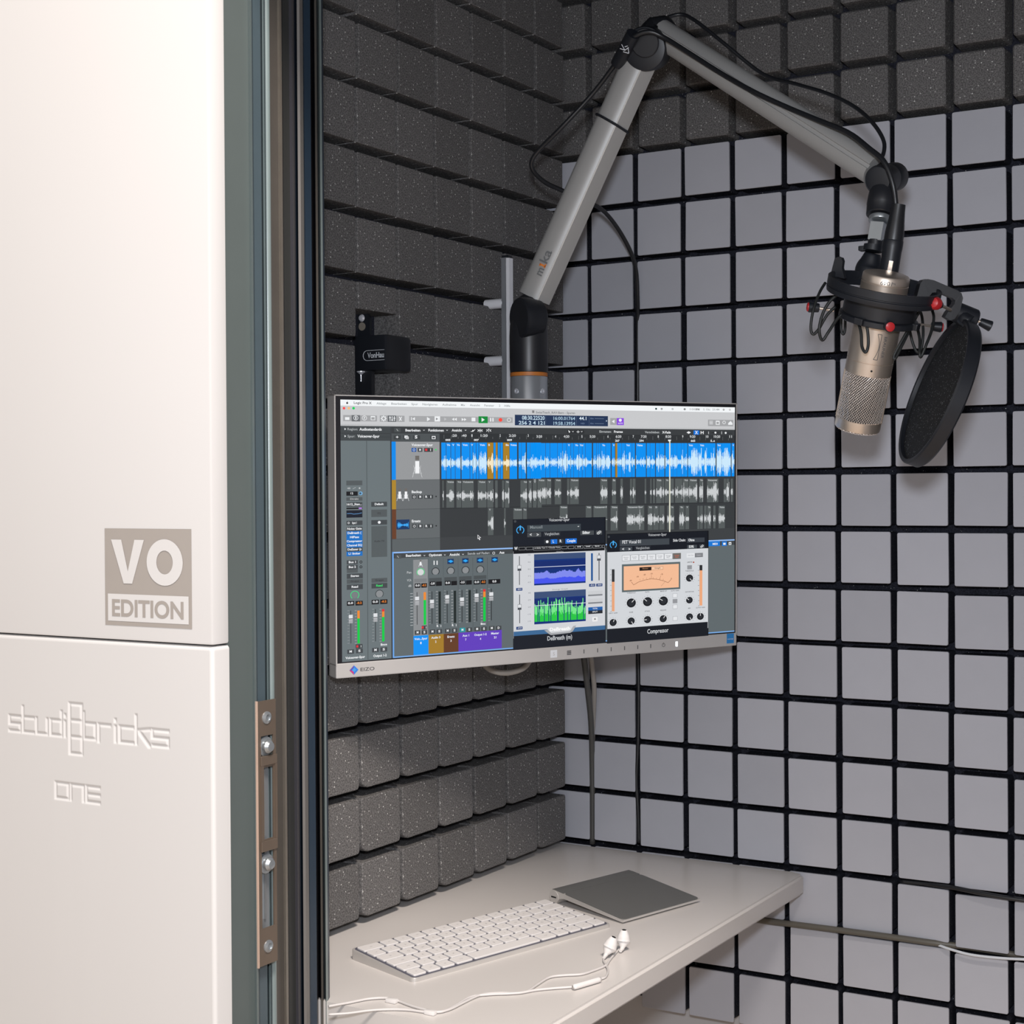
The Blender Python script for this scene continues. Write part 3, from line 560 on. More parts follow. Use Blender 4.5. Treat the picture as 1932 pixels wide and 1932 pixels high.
# screen contents in screen units (1920 x 1080, origin top left): r rectangle, t text, c disc or ring, p polygon, l line, w waveform
UI=[
["r",0,0,1920,1080,[108,118,121],0],
["r",0,0,1920,24.5,[246,249,251],1],
["r",0,24.5,1920,107.5,[203,204,206],1],
["r",0,101,1920,107.5,[180,182,184],1],
["c",28.4,13.7,4.2,4.0,[40,40,44],3,0,0,360],
["c",29.3,7.1,1.4,1.3,[40,40,44],3,0,0,360],
["t",56.1,16.8,75.6,8.9,"Logic Pro X",[70,70,74],3,0],
["t",151.9,17.0,42.5,7.6,"Ablage",[160,165,168],3,0],
["t",215.8,17.0,67.0,7.7,"Bearbeiten",[160,165,168],3,0],
["t",303.1,17.1,29.1,7.7,"Spur",[160,165,168],3,0],
["t",352.0,17.1,67.1,7.8,"Navigieren",[160,165,168],3,0],
["t",439.8,17.2,63.6,7.8,"Aufnahme",[160,165,168],3,0],
["t",524.4,17.2,19.1,7.9,"Mix",[160,165,168],3,0],
["t",565.1,17.2,46.6,7.9,"Ansicht",[160,165,168],3,0],
["t",632.0,17.3,46.0,7.9,"Fenster",[160,165,168],3,0],
["t",699.7,17.3,6.7,8.0,"2",[160,165,168],3,0],
["t",725.5,17.3,27.5,8.0,"Hilfe",[160,165,168],3,0],
["c",1485.6,13.8,5.2,4.5,[30,60,60],3,0,0,360],
["c",1515.4,13.7,5.3,4.5,[120,120,122],3,0.35,0,360],
["c",1574.1,13.4,5.3,4.5,[170,175,176],3,0.35,0,360],
["c",1640.0,13.1,5.4,4.5,[60,60,60],3,0.35,0,360],
["c",1856.3,12.0,5.5,4.6,[150,150,150],3,0.35,0,360],
["c",1891.5,11.8,5.6,4.6,[190,190,190],3,0.35,0,360],
["t",1668.1,17.1,54.1,8.1,"100% ",[175,178,180],3,0],
["t",1702.3,16.6,19.9,7.1,"DE",[60,60,60],3,0],
["t",1742.2,17.0,38.9,8.1,"5. Okt",[170,175,178],3,0],
["t",1793.2,16.3,38.5,8.2,"21:44",[150,155,158],3,0],
["c",14.9,35.3,5.5,5.3,[255,70,70],3,0,0,360],
["c",34.8,35.0,5.5,5.3,[255,190,120],3,0,0,360],
["c",55.1,34.6,5.6,5.3,[0,210,90],3,0,0,360],
["t",875.6,44.0,192.1,8.6,"SwissTeach_RAV-Bern - Spuren",[120,122,125],3,0],
["r",857.5,31.0,868.2,42.2,[130,130,132],2],
["r",11.1,63.3,154.0,87.9,[165,166,168],2],
["r",46.7,62.8,82.3,88.7,[108,111,114],3],
["r",165.9,62.6,273.0,88.5,[165,166,168],2],
["r",200.0,62.2,236.1,88.9,[108,111,114],3],
["r",292.8,62.8,764.6,87.1,[168,169,171],2],
["r",604.6,60.3,647.4,89.7,[20,140,60],3],
["r",18.9,71.6,37.3,83.0,[240,242,244],4],
["c",64.2,74.2,10.2,9.8,[240,242,244],4,0.8,0,360],
["r",61.9,68.0,66.5,80.4,[240,242,244],4],
["c",100.6,74.2,10.3,9.8,[240,242,244],4,0.8,0,360],
["t",96.8,79.2,7.5,8.9,"?",[240,242,244],4,0],
["r",127.3,65.8,146.0,82.6,[240,242,244],4],
["r",129.6,70.3,143.7,80.4,[165,166,168],5],
["c",182.4,75.0,9.5,9.0,[240,242,244],4,0.6,0,360],
["l",191.9,74.9,195.2,74.9,6,[240,242,244],4],
["l",189.1,81.3,191.4,83.5,6,[240,242,244],4],
["l",182.4,84.0,182.4,87.2,6,[240,242,244],4],
["l",175.7,81.5,173.3,83.7,6,[240,242,244],4],
["l",172.9,75.1,169.6,75.2,6,[240,242,244],4],
["l",175.7,68.7,173.4,66.5,6,[240,242,244],4],
["l",182.4,66.0,182.4,62.9,6,[240,242,244],4],
["l",189.1,68.6,191.5,66.3,6,[240,242,244],4],
["r",208.5,65.2,211.3,85.5,[240,242,244],4],
["r",206.1,69.3,213.7,72.9,[240,242,244],5],
["r",217.6,65.1,220.4,85.4,[240,242,244],4],
["r",215.2,79.6,222.8,83.1,[240,242,244],5],
["r",227.1,65.0,229.9,85.3,[240,242,244],4],
["r",224.7,71.8,232.3,75.3,[240,242,244],5],
["l",249.1,67.0,259.6,83.6,6,[240,242,244],4],
["l",260.6,66.9,250.0,83.7,6,[240,242,244],4],
["r",301.5,68.2,304.4,81.8,[240,242,244],4],
["p",[[318.0,68.0],[307.1,74.9],[317.9,81.6]],[240,242,244],5],
["p",[[371.5,66.4],[386.2,75.4],[371.5,84.7]],[240,242,244],5],
["p",[[405.3,63.2],[429.9,62.9],[429.9,85.0],[405.3,85.3]],[240,242,244],4],
["p",[[411.7,68.7],[420.6,74.1],[411.7,79.7]],[130,131,134],5],
["p",[[448.7,68.2],[459.1,74.5],[448.7,81.1]],[195,196,198],5],
["p",[[493.4,68.1],[483.0,74.7],[493.4,81.1]],[240,242,244],5],
["p",[[504.9,68.0],[494.4,74.6],[504.9,81.0]],[240,242,244],5],
["p",[[527.4,68.7],[538.0,75.0],[527.4,81.6]],[240,242,244],5],
["p",[[538.5,68.5],[549.0,74.9],[538.5,81.5]],[240,242,244],5],
["r",572.7,66.3,590.4,82.4,[240,242,244],4],
["p",[[618.8,66.2],[633.4,74.9],[618.9,83.9]],[240,242,244],5],
["r",658.1,66.6,663.8,82.5,[240,242,244],4],
["r",668.9,66.5,674.6,82.4,[240,242,244],4],
["c",707.0,74.5,8.8,8.0,[255,75,60],3,0,0,360],
["c",746.9,74.5,9.4,8.5,[240,242,244],4,0.75,0,360],
["r",774.9,51.1,1234.1,97.5,[36,54,86],2],
["r",923.0,53.9,924.2,97.9,[90,105,130],3],
["r",1074.3,52.0,1075.6,96.5,[90,105,130],3],
["r",1138.1,51.2,1139.4,95.9,[90,105,130],3],
["t",809.0,72.0,109.2,15,"08:30.22520",[205,230,245],4,0],
["t",793.3,93.4,125.0,14,"256 2 4 121",[205,230,245],4,0],
["t",961.1,71.2,106.8,13.0,"16:00.01764",[170,200,220],4,0],
["t",961.2,93.7,106.8,13.0,"19:58.13954",[170,200,220],4,0],
["t",1088.6,70.2,35.7,13.1,"44.1",[225,240,250],4,0],
["t",1097.0,89.0,18.7,5.8,"HD",[110,130,160],4,0],
["t",1145.4,65.7,16.1,4.9,"Ein",[110,130,160],4,0],
["l",1166.9,63.0,1213.2,63.4,2,[140,160,185],4],
["t",1145.5,88.1,16.1,4.9,"Ein",[110,130,160],4,0],
["l",1167.1,85.4,1213.3,85.9,2,[140,160,185],4],
["p",[[1224.4,69.2],[1231.1,73.0],[1224.4,77.0]],[200,215,230],5],
["r",1245.7,59.6,1280.8,90.7,[165,166,168],2],
["r",1279.4,59.2,1315.9,91.3,[140,75,225],3],
["p",[[1253.6,75.2],[1267.6,66.7],[1267.8,83.4]],[240,242,244],4],
["c",1297.6,68.9,7.9,6.9,[240,242,244],4,0,0,360],
["t",1285.8,86.7,24.4,6.4,"AUTO",[240,242,244],4,0],
["r",1768.7,60.5,1911.0,90.9,[165,166,168],2],
["r",1776.1,66.6,1795.6,68.4,[240,242,244],4],
["r",1776.1,71.2,1795.6,73.0,[240,242,244],4],
["r",1776.2,75.8,1795.7,77.6,[240,242,244],4],
["r",1776.2,80.4,1795.7,82.2,[240,242,244],4],
["r",1812.1,65.1,1833.7,84.4,[240,242,244],4],
["r",1815.8,70.2,1829.4,81.4,[165,166,168],5],
["c",1858.8,72.9,9.2,7.7,[240,242,244],4,0.7,0,360],
["p",[[1881.7,76.2],[1895.8,65.3],[1906.5,76.0],[1906.5,83.7],[1881.8,83.9]],[240,242,244],4],
["r",0,107.5,211,155,[66,71,73],1],
["r",0,150,211,168,[66,71,73],1],
["r",0,136.6,211,138.1,[45,48,50],2],
["p",[[16.5,116.1],[23.3,120.5],[16.4,125.0]],[240,242,244],5],
["p",[[16.3,145.4],[23.2,149.8],[16.3,154.3]],[240,242,244],5],
["t",28.9,125.3,43.6,8.9,"Region:",[170,174,176],3,0],
["t",78.9,125.8,94.8,9.8,"Audiostandards",[240,242,244],3,1],
["t",28.8,154.7,31.5,8.9,"Spur:",[170,174,176],3,0],
["t",70.5,154.5,93.8,9.8,"Voiceover-Spur",[240,242,244],3,1],
["r",210,107.5,216,1080,[60,64,67],2],
["r",107.7,165.9,110.7,1078,[82,90,92],1],
["r",22.5,332.5,89.8,352.0,[84,90,92],2],
["t",26.1,367.4,13.0,6.3,"48",[190,194,196],3,0],
["l",49.2,366.8,61.8,360.7,3,[190,194,196],4],
["c",78.1,364.0,3.7,3.6,[190,194,196],3,0,0,360],
["r",22.3,377.2,70.1,394.9,[20,22,24],2],
["t",39.9,389.0,11.1,7.6,"12",[240,242,244],3,0],
["c",82.7,385.6,7.9,7.6,[120,180,225],3,0.0,0,360],
["c",81.3,385.6,4.7,4.5,[60,90,115],4,0,0,360],
["r",22.2,401.3,89.6,415.8,[84,90,92],2],
["t",38.3,411.6,35.1,6.7,"Direkt",[190,190,190],4,0],
["r",22.2,421.8,89.5,440.1,[68,73,76],2],
["t",24.1,434.2,63.4,7.6,"1612_Stan...",[240,242,244],4,1],
["r",22.1,443.7,89.5,450.0,[20,20,22],2],
["r",74.1,444.7,87.2,449.9,[190,130,240],3],
["r",22.0,454.9,89.4,485.1,[22,28,40],2],
["l",24.3,468.4,40.5,467.8,3,[110,170,230],4],
["l",40.5,467.8,52.1,470.8,3,[110,170,230],4],
["l",52.1,470.8,73.1,469.4,3,[110,170,230],4],
["l",73.1,469.4,87.1,466.1,3,[110,170,230],4],
["r",21.9,497.9,89.3,516.6,[68,73,76],2],
["t",46.0,510.8,18.9,7.6,"Input 1",[240,242,244],4,1],
["c",31.1,506.6,4.2,4.0,[240,242,244],4,0.6,0,360],
["r",21.8,523.8,89.2,540.0,[68,73,76],2],
["t",25.1,534.9,60.7,7.6,"Noise Gate",[240,242,244],4,1],
["r",21.7,540.8,89.1,558.0,[20,112,196],2],
["t",26.3,552.4,58.0,7.6,"DeBreath (",[240,242,244],4,1],
["r",21.6,557.9,89.1,575.1,[20,112,196],2],
["t",36.4,569.7,37.8,7.6,"HiPass",[240,242,244],4,1],
["r",21.6,574.9,89.0,592.3,[20,112,196],2],
["t",22.9,586.3,64.8,7.6,"Compressor",[240,242,244],4,1],
["r",21.5,591.9,89.0,609.4,[20,112,196],2],
["t",23.5,603.4,63.5,7.6,"Channel EQ",[240,242,244],4,1],
["r",21.4,608.8,88.9,626.0,[68,73,76],2],
["t",26.1,620.2,58.1,7.6,"DeEsser (s",[240,242,244],4,1],
["r",21.4,625.4,88.8,644.0,[20,112,196],2],
["t",30.0,637.6,50.0,7.6,"L1 limiter",[240,242,244],4,1],
["r",127.1,421.9,194.8,442.1,[68,73,76],2],
["t",141.9,435.4,37.9,7.7,"Default",[240,242,244],4,1],
["r",127.0,454.3,194.6,484.8,[84,90,92],2],
["t",154.0,473.0,13.5,7.2,"EQ",[60,62,64],4,0],
["r",126.9,497.7,194.6,517.4,[68,73,76],2],
["c",160.9,507.5,6.2,5.9,[240,242,244],4,0,0,360],
["r",126.8,523.0,194.2,651.9,[86,93,95],2],
["t",138.4,589.2,45.0,6.8,"Audio FX",[58,60,62],3,0],
["r",22.1,660.9,68.6,678.0,[68,73,76],2],
["t",30.4,672.7,29.8,7.6,"Bus 1",[240,242,244],4,1],
["r",22.1,680.7,68.5,698.7,[68,73,76],2],
["t",30.4,692.9,29.8,7.6,"Bus 2",[240,242,244],4,1],
["c",81.7,669.9,6.1,5.9,[30,32,34],4,0.55,0,360],
["c",81.7,690.2,6.1,5.9,[30,32,34],4,0.55,0,360],
["r",22.0,698.6,68.5,713.1,[84,90,92],2],
["r",21.9,716.6,89.5,737.5,[68,73,76],2],
["t",38.0,730.1,35.2,7.6,"Stereo",[240,242,244],4,1],
["r",21.8,739.9,89.4,758.3,[84,90,92],2],
["t",37.9,751.5,35.2,6.3,"Gruppe",[50,52,54],4,0],
["r",21.7,761.5,89.3,782.7,[68,73,76],2],
["t",41.9,775.3,27.0,7.7,"Read",[240,242,244],4,1],
["r",126.1,740.1,194.0,758.6,[84,90,92],2],
["t",142.3,751.7,35.3,6.4,"Gruppe",[50,52,54],4,0],
["r",126.1,761.8,193.9,782.3,[68,73,76],2],
["t",146.3,775.2,27.1,7.7,"Read",[60,225,110],4,1],
["c",55.1,805.9,18.7,18.0,[60,225,130],3,0.85,-50,230],
["c",55.1,805.9,14.0,13.5,[120,126,128],4,0,0,360],
["c",160.0,806.1,17.6,16.8,[30,32,34],3,0.88,-50,230],
["c",160.0,806.1,14.7,14.1,[140,143,145],4,0,0,360],
["r",21.5,829.9,52.1,848.6,[18,19,21],2],
["t",26.0,842.3,21.5,7.7,"0.0",[240,242,244],4,1],
["r",57.8,830.9,88.6,849.7,[18,19,21],2],
["t",62.4,843.3,21.6,7.7,"-0.2",[245,140,50],4,1],
["r",126.3,829.9,157.5,848.8,[18,19,21],2],
["t",131.0,842.4,21.9,7.7,"0.0",[240,242,244],4,1],
["r",162.8,830.4,194.2,849.4,[18,19,21],2],
["t",167.5,843.0,22.0,7.7,"-0.2",[245,140,50],4,1],
["r",36.2,869.4,38.5,1005.0,[25,26,28],3],
["r",23.6,868.0,32.0,869.8,[150,154,156],3],
["r",54.4,868.2,62.8,873.1,[140,144,146],3],
["r",23.6,880.3,32.0,882.1,[150,154,156],3],
["r",54.3,880.5,62.7,885.5,[140,144,146],3],
["r",23.6,892.6,31.9,894.4,[150,154,156],3],
["r",54.3,892.8,62.7,897.8,[140,144,146],3],
["r",23.5,904.9,31.9,906.7,[150,154,156],3],
["r",54.2,905.1,62.6,910.1,[140,144,146],3],
["r",23.5,917.2,31.8,919.0,[150,154,156],3],
["r",54.2,917.4,62.6,922.5,[140,144,146],3],
["r",23.4,929.5,31.8,931.3,[150,154,156],3],
["r",54.1,929.8,62.5,934.8,[140,144,146],3],
["r",23.4,941.8,31.7,943.6,[150,154,156],3],
["r",54.1,942.1,62.5,947.1,[140,144,146],3],
["r",23.3,954.1,31.7,956.0,[150,154,156],3],
["r",54.1,954.4,62.5,959.5,[140,144,146],3],
["r",23.3,966.4,31.6,968.3,[150,154,156],3],
["r",54.0,966.8,62.4,971.8,[140,144,146],3],
["r",23.2,978.7,31.6,980.6,[150,154,156],3],
["r",54.0,979.1,62.4,984.2,[140,144,146],3],
["r",23.2,991.0,31.5,992.9,[150,154,156],3],
["r",53.9,991.4,62.3,996.5,[140,144,146],3],
["r",23.1,1003.3,31.5,1005.2,[150,154,156],3],
["r",53.9,1003.8,62.3,1008.9,[140,144,146],3],
["r",29.2,886.6,45.8,921.9,[225,227,230],4],
["r",29.1,901.9,45.8,905.6,[90,92,94],5],
["r",29.1,907.3,45.8,921.9,[170,172,175],5],
["r",65.1,871.0,74.9,1007.4,[28,38,36],3],
["r",65.1,871.0,74.9,1007.4,[0,205,70],4],
["r",65.1,871.0,75.3,903.3,[240,140,50],5],
["r",140.9,869.3,143.3,1003.8,[25,26,28],3],
["r",128.1,867.9,136.6,869.8,[150,154,156],3],
["r",159.4,868.0,167.9,873.1,[140,144,146],3],
["r",128.1,880.1,136.6,881.9,[150,154,156],3],
["r",159.3,880.3,167.9,885.3,[140,144,146],3],
["r",128.0,892.3,136.5,894.1,[150,154,156],3],
["r",159.3,892.5,167.9,897.5,[140,144,146],3],
["r",128.0,904.5,136.5,906.3,[150,154,156],3],
["r",159.3,904.7,167.8,909.8,[140,144,146],3],
["r",128.0,916.7,136.5,918.5,[150,154,156],3],
["r",159.2,916.9,167.8,922.0,[140,144,146],3],
["r",127.9,928.9,136.4,930.7,[150,154,156],3],
["r",159.2,929.2,167.8,934.2,[140,144,146],3],
["r",127.9,941.1,136.4,943.0,[150,154,156],3],
["r",159.2,941.4,167.7,946.5,[140,144,146],3],
["r",127.8,953.3,136.4,955.2,[150,154,156],3],
["r",159.1,953.6,167.7,958.7,[140,144,146],3],
["r",127.8,965.5,136.3,967.4,[150,154,156],3],
["r",159.1,965.9,167.7,971.0,[140,144,146],3],
["r",127.8,977.7,136.3,979.6,[150,154,156],3],
["r",159.1,978.1,167.6,983.2,[140,144,146],3],
["r",127.7,989.9,136.3,991.8,[150,154,156],3],
["r",159.0,990.3,167.6,995.5,[140,144,146],3],
["r",127.7,1002.1,136.2,1004.0,[150,154,156],3],
["r",159.0,1002.6,167.6,1007.7,[140,144,146],3],
["r",133.7,886.6,150.7,922.2,[225,227,230],4],
["r",133.7,902.1,150.7,905.8,[90,92,94],5],
["r",133.7,907.6,150.7,922.2,[170,172,175],5],
["r",170.3,870.9,180.4,1006.3,[28,38,36],3],
["r",170.3,870.9,180.4,1006.3,[0,205,70],4],
["r",170.3,870.9,180.7,903.5,[240,140,50],5],
["r",170.3,870.9,180.8,880.6,[230,40,50],6],
["r",57.1,1010.8,86.1,1028.2,[60,64,66],2],
["r",59.9,1014.6,68.3,1024.2,[225,50,60],3],
["t",79.1,1024.5,1.9,8.2,"I",[240,242,244],4,0],
["r",21.6,1030.1,50.4,1048.4,[68,73,76],2],
["t",31.1,1042.9,10.1,8.1,"M",[240,242,244],4,1],
["r",58.5,1029.9,87.5,1048.2,[68,73,76],2],
["t",68.0,1042.8,10.2,8.2,"S",[240,242,244],4,1],
["t",164.2,1023.5,27.2,8.2,"Bnce",[240,242,244],4,1],
["r",126.7,1030.9,156.0,1049.4,[68,73,76],2],
["t",136.3,1043.9,10.3,8.2,"M",[240,242,244],4,1],
["r",162.3,1031.1,191.8,1049.6,[68,73,76],2],
["t",172.0,1044.1,10.4,8.2,"S",[240,242,244],4,1],
["t",14.0,1068.8,82.8,8.6,"Voiceover-Spur",[240,242,244],4,1],
["t",132.2,1069.2,57.1,8.7,"Output 1-2",[240,242,244],4,1],
["r",216,107.5,1920,135,[58,61,63],1],
["r",216,135,1920,136.5,[45,47,49],2],
["r",216,136.5,427,171.3,[78,83,85],1],
["r",427,136.5,1920,171.3,[48,51,53],1],
["t",276.3,128.0,65.8,9.1,"Bearbeiten",[240,242,244],3,1],
["t",377.3,127.2,68.9,9.2,"Funktionen",[240,242,244],3,1],
["t",481.9,126.5,46.5,9.2,"Ansicht",[240,242,244],3,1],
["l",354.3,120.5,357.8,124.2,3,[240,242,244],4],
["l",357.8,124.2,361.2,120.5,3,[240,242,244],4],
["l",457.6,119.7,461.1,123.4,3,[240,242,244],4],
["l",461.1,123.4,464.5,119.7,3,[240,242,244],4],
["l",541.5,119.1,545.0,122.8,3,[240,242,244],4],
["l",545.0,122.8,548.5,119.0,3,[240,242,244],4],
["r",227.5,114.3,256.2,131.3,[72,77,79],2],
["l",238.0,118.7,244.2,126.8,4,[190,190,190],4],
["r",567.2,112.4,668.0,131.2,[46,48,50],2],
["l",568.7,126.3,578.8,126.2,4,[240,242,244],4],
["l",578.8,126.2,588.9,116.9,4,[240,242,244],4],
["c",578.8,122.5,3.5,3.3,[240,242,244],3,0,0,360],
["t",600.1,128.4,23.4,12.1,">H<",[240,242,244],4,1],
["t",640.8,128.1,22.5,12.2,">T<",[240,242,244],4,1],
["r",225.0,145.1,256.1,162.1,[60,64,66],2],
["t",234.5,158.2,11.5,10.9,"+",[240,242,244],4,1],
["r",266.2,144.8,297.0,162.0,[60,64,66],2],
["r",272.0,145.7,286.4,156.5,[240,242,244],4],
["r",276.3,149.3,291.2,160.6,[200,202,204],5],
["r",309.1,144.6,340.7,161.8,[60,64,66],2],
["t",316.9,157.3,12.1,11.4,"S",[240,242,244],4,1],
["r",385.6,145.1,415.1,161.4,[60,64,66],2],
["r",392.5,146.9,409.2,159.6,[240,242,244],4],
["r",395.4,150.5,406.2,156.9,[60,64,66],5],
["r",1029.9,115.3,1113.7,131.2,[44,46,48],2],
["p",[[1033.7,116.2],[1044.6,123.9],[1038.1,128.7]],[240,242,244],4],
["l",1075.2,123.6,1090.6,123.5,4,[240,242,244],4],
["l",1082.8,117.8,1082.9,129.4,4,[240,242,244],4],
["l",1053.3,120.9,1057.2,124.7,3,[240,242,244],4],
["l",1057.2,124.7,1061.0,120.8,3,[240,242,244],4],
["l",1097.1,120.6,1101.0,124.4,3,[240,242,244],4],
["l",1101.0,124.4,1104.8,120.5,3,[240,242,244],4],
["t",1190.7,126.2,60.5,8.8,"Einrasten:",[190,194,196],3,0],
["t",1265.2,126.2,45.3,8.8,"Frames",[240,242,244],3,1],
["t",1426.2,127.1,77.9,9.0,"Verschieben:",[190,194,196],3,0],
["t",1518.1,127.5,45.9,9.5,"X-Fade",[240,242,244],3,1],
["p",[[1650.0,122.6],[1661.9,116.4],[1673.9,122.4],[1662.0,128.6]],[240,242,244],4],
["r",1688.8,112.2,1720.4,132.3,[20,120,225],3],
["t",1696.2,128.9,16.3,13.2,"X",[240,242,244],4,1],
["t",1727.6,128.7,16.9,12.2,"H",[240,242,244],4,1],
["l",1771.7,116.7,1771.9,128.9,4,[240,242,244],4],
["l",1845.1,116.1,1845.3,128.4,4,[240,242,244],4],
["r",1787.0,121.7,1829.9,123.9,[30,31,33],3],
["c",1810.2,122.0,5.5,4.6,[240,242,244],4,0,0,360],
["r",1860.6,122.7,1903.9,124.5,[30,31,33],3],
["c",1868.0,122.6,5.6,4.6,[240,242,244],4,0,0,360],
["t",482.4,149.1,23.0,9.2,":20",[205,208,210],3,1],
["t",526.9,148.9,23.1,9.3,":40",[205,208,210],3,1],
["t",571.7,148.6,5.1,9.3,"1",[205,208,210],3,1],
["t",614.3,148.4,32.7,9.3,"1:20",[205,208,210],3,1],
["t",703.0,147.9,5.2,9.4,"2",[205,208,210],3,1],
["t",746.5,147.7,33.4,9.4,"2:20",[205,208,210],3,1],
["t",836.0,147.2,5.3,9.5,"3",[205,208,210],3,1],
["t",878.0,150.8,27.7,9.5,"3:20",[205,208,210],3,1],
["t",967.8,150.4,6.5,9.6,"4",[205,208,210],3,1],
["t",1011.1,150.1,28.2,9.6,"4:20",[205,208,210],3,1],
["t",1098.9,149.7,6.6,9.7,"5",[205,208,210],3,1],
["t",1141.4,149.5,28.8,9.7,"5:20",[205,208,210],3,1],
["t",1231.0,149.0,6.7,9.8,"6",[205,208,210],3,1],
["t",1273.8,148.8,29.4,9.8,"6:20",[205,208,210],3,1],
["t",1361.9,148.4,6.9,9.9,"7",[205,208,210],3,1],
["t",1405.0,148.1,30.0,9.9,"7:20",[205,208,210],3,1],
["t",1493.7,147.7,7.0,10.0,"8",[205,208,210],3,1],
["t",1535.9,147.5,30.6,10.0,"8:20",[205,208,210],3,1],
["t",1625.8,147.0,7.1,10.1,"9",[205,208,210],3,1],
["t",1667.6,146.8,31.2,10.1,"9:20",[205,208,210],3,1],
["t",1756.8,146.4,14.6,10.2,"10",[205,208,210],3,1],
["t",1801.3,146.1,35.5,10.2,"10:20",[205,208,210],3,1],
["t",1888.7,145.7,14.9,10.3,"11",[205,208,210],3,1],
["t",453.6,167.3,22.4,7.4,"005",[240,242,244],3,1],
["t",582.9,166.8,22.8,7.5,"007",[240,242,244],3,1],
["t",737.7,166.2,23.4,7.6,"009",[240,242,244],3,1],
["t",1271.1,167.0,22.6,7.9,"267",[240,242,244],3,1],
["t",1396.5,166.6,23.1,8.0,"294",[240,242,244],3,1],
["t",1673.8,165.6,24.0,8.1,"665",[240,242,244],3,1],
["t",1782.6,165.2,24.4,8.2,"5..t",[240,242,244],3,1],
["r",446.5,141,447.7,158,[120,124,126],2],
["r",478.5,149,479.7,158,[120,124,126],2],
["r",510.4,149,511.6,158,[120,124,126],2],
["r",542.3,149,543.5,158,[120,124,126],2],
["r",574.2,141,575.4,158,[120,124,126],2],
["r",606.1,149,607.3,158,[120,124,126],2],
["r",638.1,149,639.3,158,[120,124,126],2],
["r",670.0,149,671.2,158,[120,124,126],2],
["r",701.9,141,703.1,158,[120,124,126],2],
["r",733.8,149,735.0,158,[120,124,126],2],
["r",765.8,149,767.0,158,[120,124,126],2],
["r",797.7,149,798.9,158,[120,124,126],2],
["r",829.6,141,830.8,158,[120,124,126],2],
["r",861.5,149,862.7,158,[120,124,126],2],
["r",893.5,149,894.7,158,[120,124,126],2],
["r",925.4,149,926.6,158,[120,124,126],2],
["r",957.3,141,958.5,158,[120,124,126],2],
["r",989.2,149,990.4,158,[120,124,126],2],
["r",1021.2,149,1022.4,158,[120,124,126],2],
["r",1053.1,149,1054.3,158,[120,124,126],2],
["r",1085.0,141,1086.2,158,[120,124,126],2],
["r",1116.9,149,1118.1,158,[120,124,126],2],
["r",1148.8,149,1150.0,158,[120,124,126],2],
["r",1180.8,149,1182.0,158,[120,124,126],2],
["r",1212.7,141,1213.9,158,[120,124,126],2],
["r",1244.6,149,1245.8,158,[120,124,126],2],
["r",1276.5,149,1277.7,158,[120,124,126],2],
["r",1308.5,149,1309.7,158,[120,124,126],2],
["r",1340.4,141,1341.6,158,[120,124,126],2],
["r",1372.3,149,1373.5,158,[120,124,126],2],
["r",1404.2,149,1405.4,158,[120,124,126],2],
["r",1436.2,149,1437.4,158,[120,124,126],2],
["r",1468.1,141,1469.3,158,[120,124,126],2],
["r",1500.0,149,1501.2,158,[120,124,126],2],
["r",1531.9,149,1533.1,158,[120,124,126],2],
["r",1563.8,149,1565.0,158,[120,124,126],2],
["r",1595.8,141,1597.0,158,[120,124,126],2],
["r",1627.7,149,1628.9,158,[120,124,126],2],
["r",1659.6,149,1660.8,158,[120,124,126],2],
["r",1691.5,149,1692.7,158,[120,124,126],2],
["r",1723.5,141,1724.7,158,[120,124,126],2],
["r",1755.4,149,1756.6,158,[120,124,126],2],
["r",1787.3,149,1788.5,158,[120,124,126],2],
["r",1819.2,149,1820.4,158,[120,124,126],2],
["r",1851.2,141,1852.4,158,[120,124,126],2],
["r",1883.1,149,1884.3,158,[120,124,126],2],
["r",216,171.3,234,330.9,[0,140,240],2],
["r",234,171.3,427,330.9,[152,154,156],1],
["r",216,330.9,234,454.6,[175,135,40],2],
["r",216,454.6,234,578.9,[105,62,36],2],
["r",234,330.9,427,454.6,[105,109,111],1],
["r",234,454.6,427,578.9,[100,105,107],1],
["r",216,578.9,427,633.4,[92,98,100],1],
["r",216,330.9,427,332.4,[70,74,76],2],
["r",216,454.6,427,456.1,[70,74,76],2],
["r",216,578.9,427,580.4,[70,74,76],2],
["r",427,171.3,1920,633.4,[56,59,61],1],
["r",427,578.9,1920,633.4,[62,65,67],2],
["r",427,330.9,1920,332.9,[40,42,44],2],
["r",427,454.6,1920,456.6,[40,42,44],2],
["t",302.8,189.3,94.1,9.1,"Voiceover-Spur",[240,242,244],3,1],
["t",302.4,387.4,45.2,9.1,"Backup",[240,242,244],3,1],
["t",302.2,511.0,38.9,9.2,"Ersatz",[240,242,244],3,1],
["r",302.8,197.5,323.6,213.9,[25,85,165],2],
["c",313.4,205.7,5.3,5.0,[240,242,244],4,0.7,0,360],
["r",329.9,197.4,350.3,213.9,[68,73,76],2],
["t",336.6,209.8,7.2,8.2,"M",[240,242,244],4,1],
["r",358.2,197.4,397.3,213.9,[60,63,65],2],
["r",362.5,200.6,372.3,209.8,[230,50,60],3],
["t",385.5,209.8,2.9,8.3,"I",[240,242,244],4,1],
["c",410.6,204.7,3.4,3.2,[40,225,100],3,0,0,360],
["r",303.4,395.7,322.8,411.5,[66,70,72],2],
["c",313.6,404.1,5.3,5.0,[240,242,244],4,0.7,0,360],
["r",329.6,395.6,350.1,412.4,[66,70,72],2],
["t",336.4,408.1,7.2,8.3,"M",[240,242,244],4,1],
["r",357.9,396.5,397.2,412.7,[66,70,72],2],
["t",362.8,408.5,8.8,8.3,"R",[240,242,244],4,1],
["t",385.4,408.9,2.9,8.3,"I",[240,242,244],4,1],
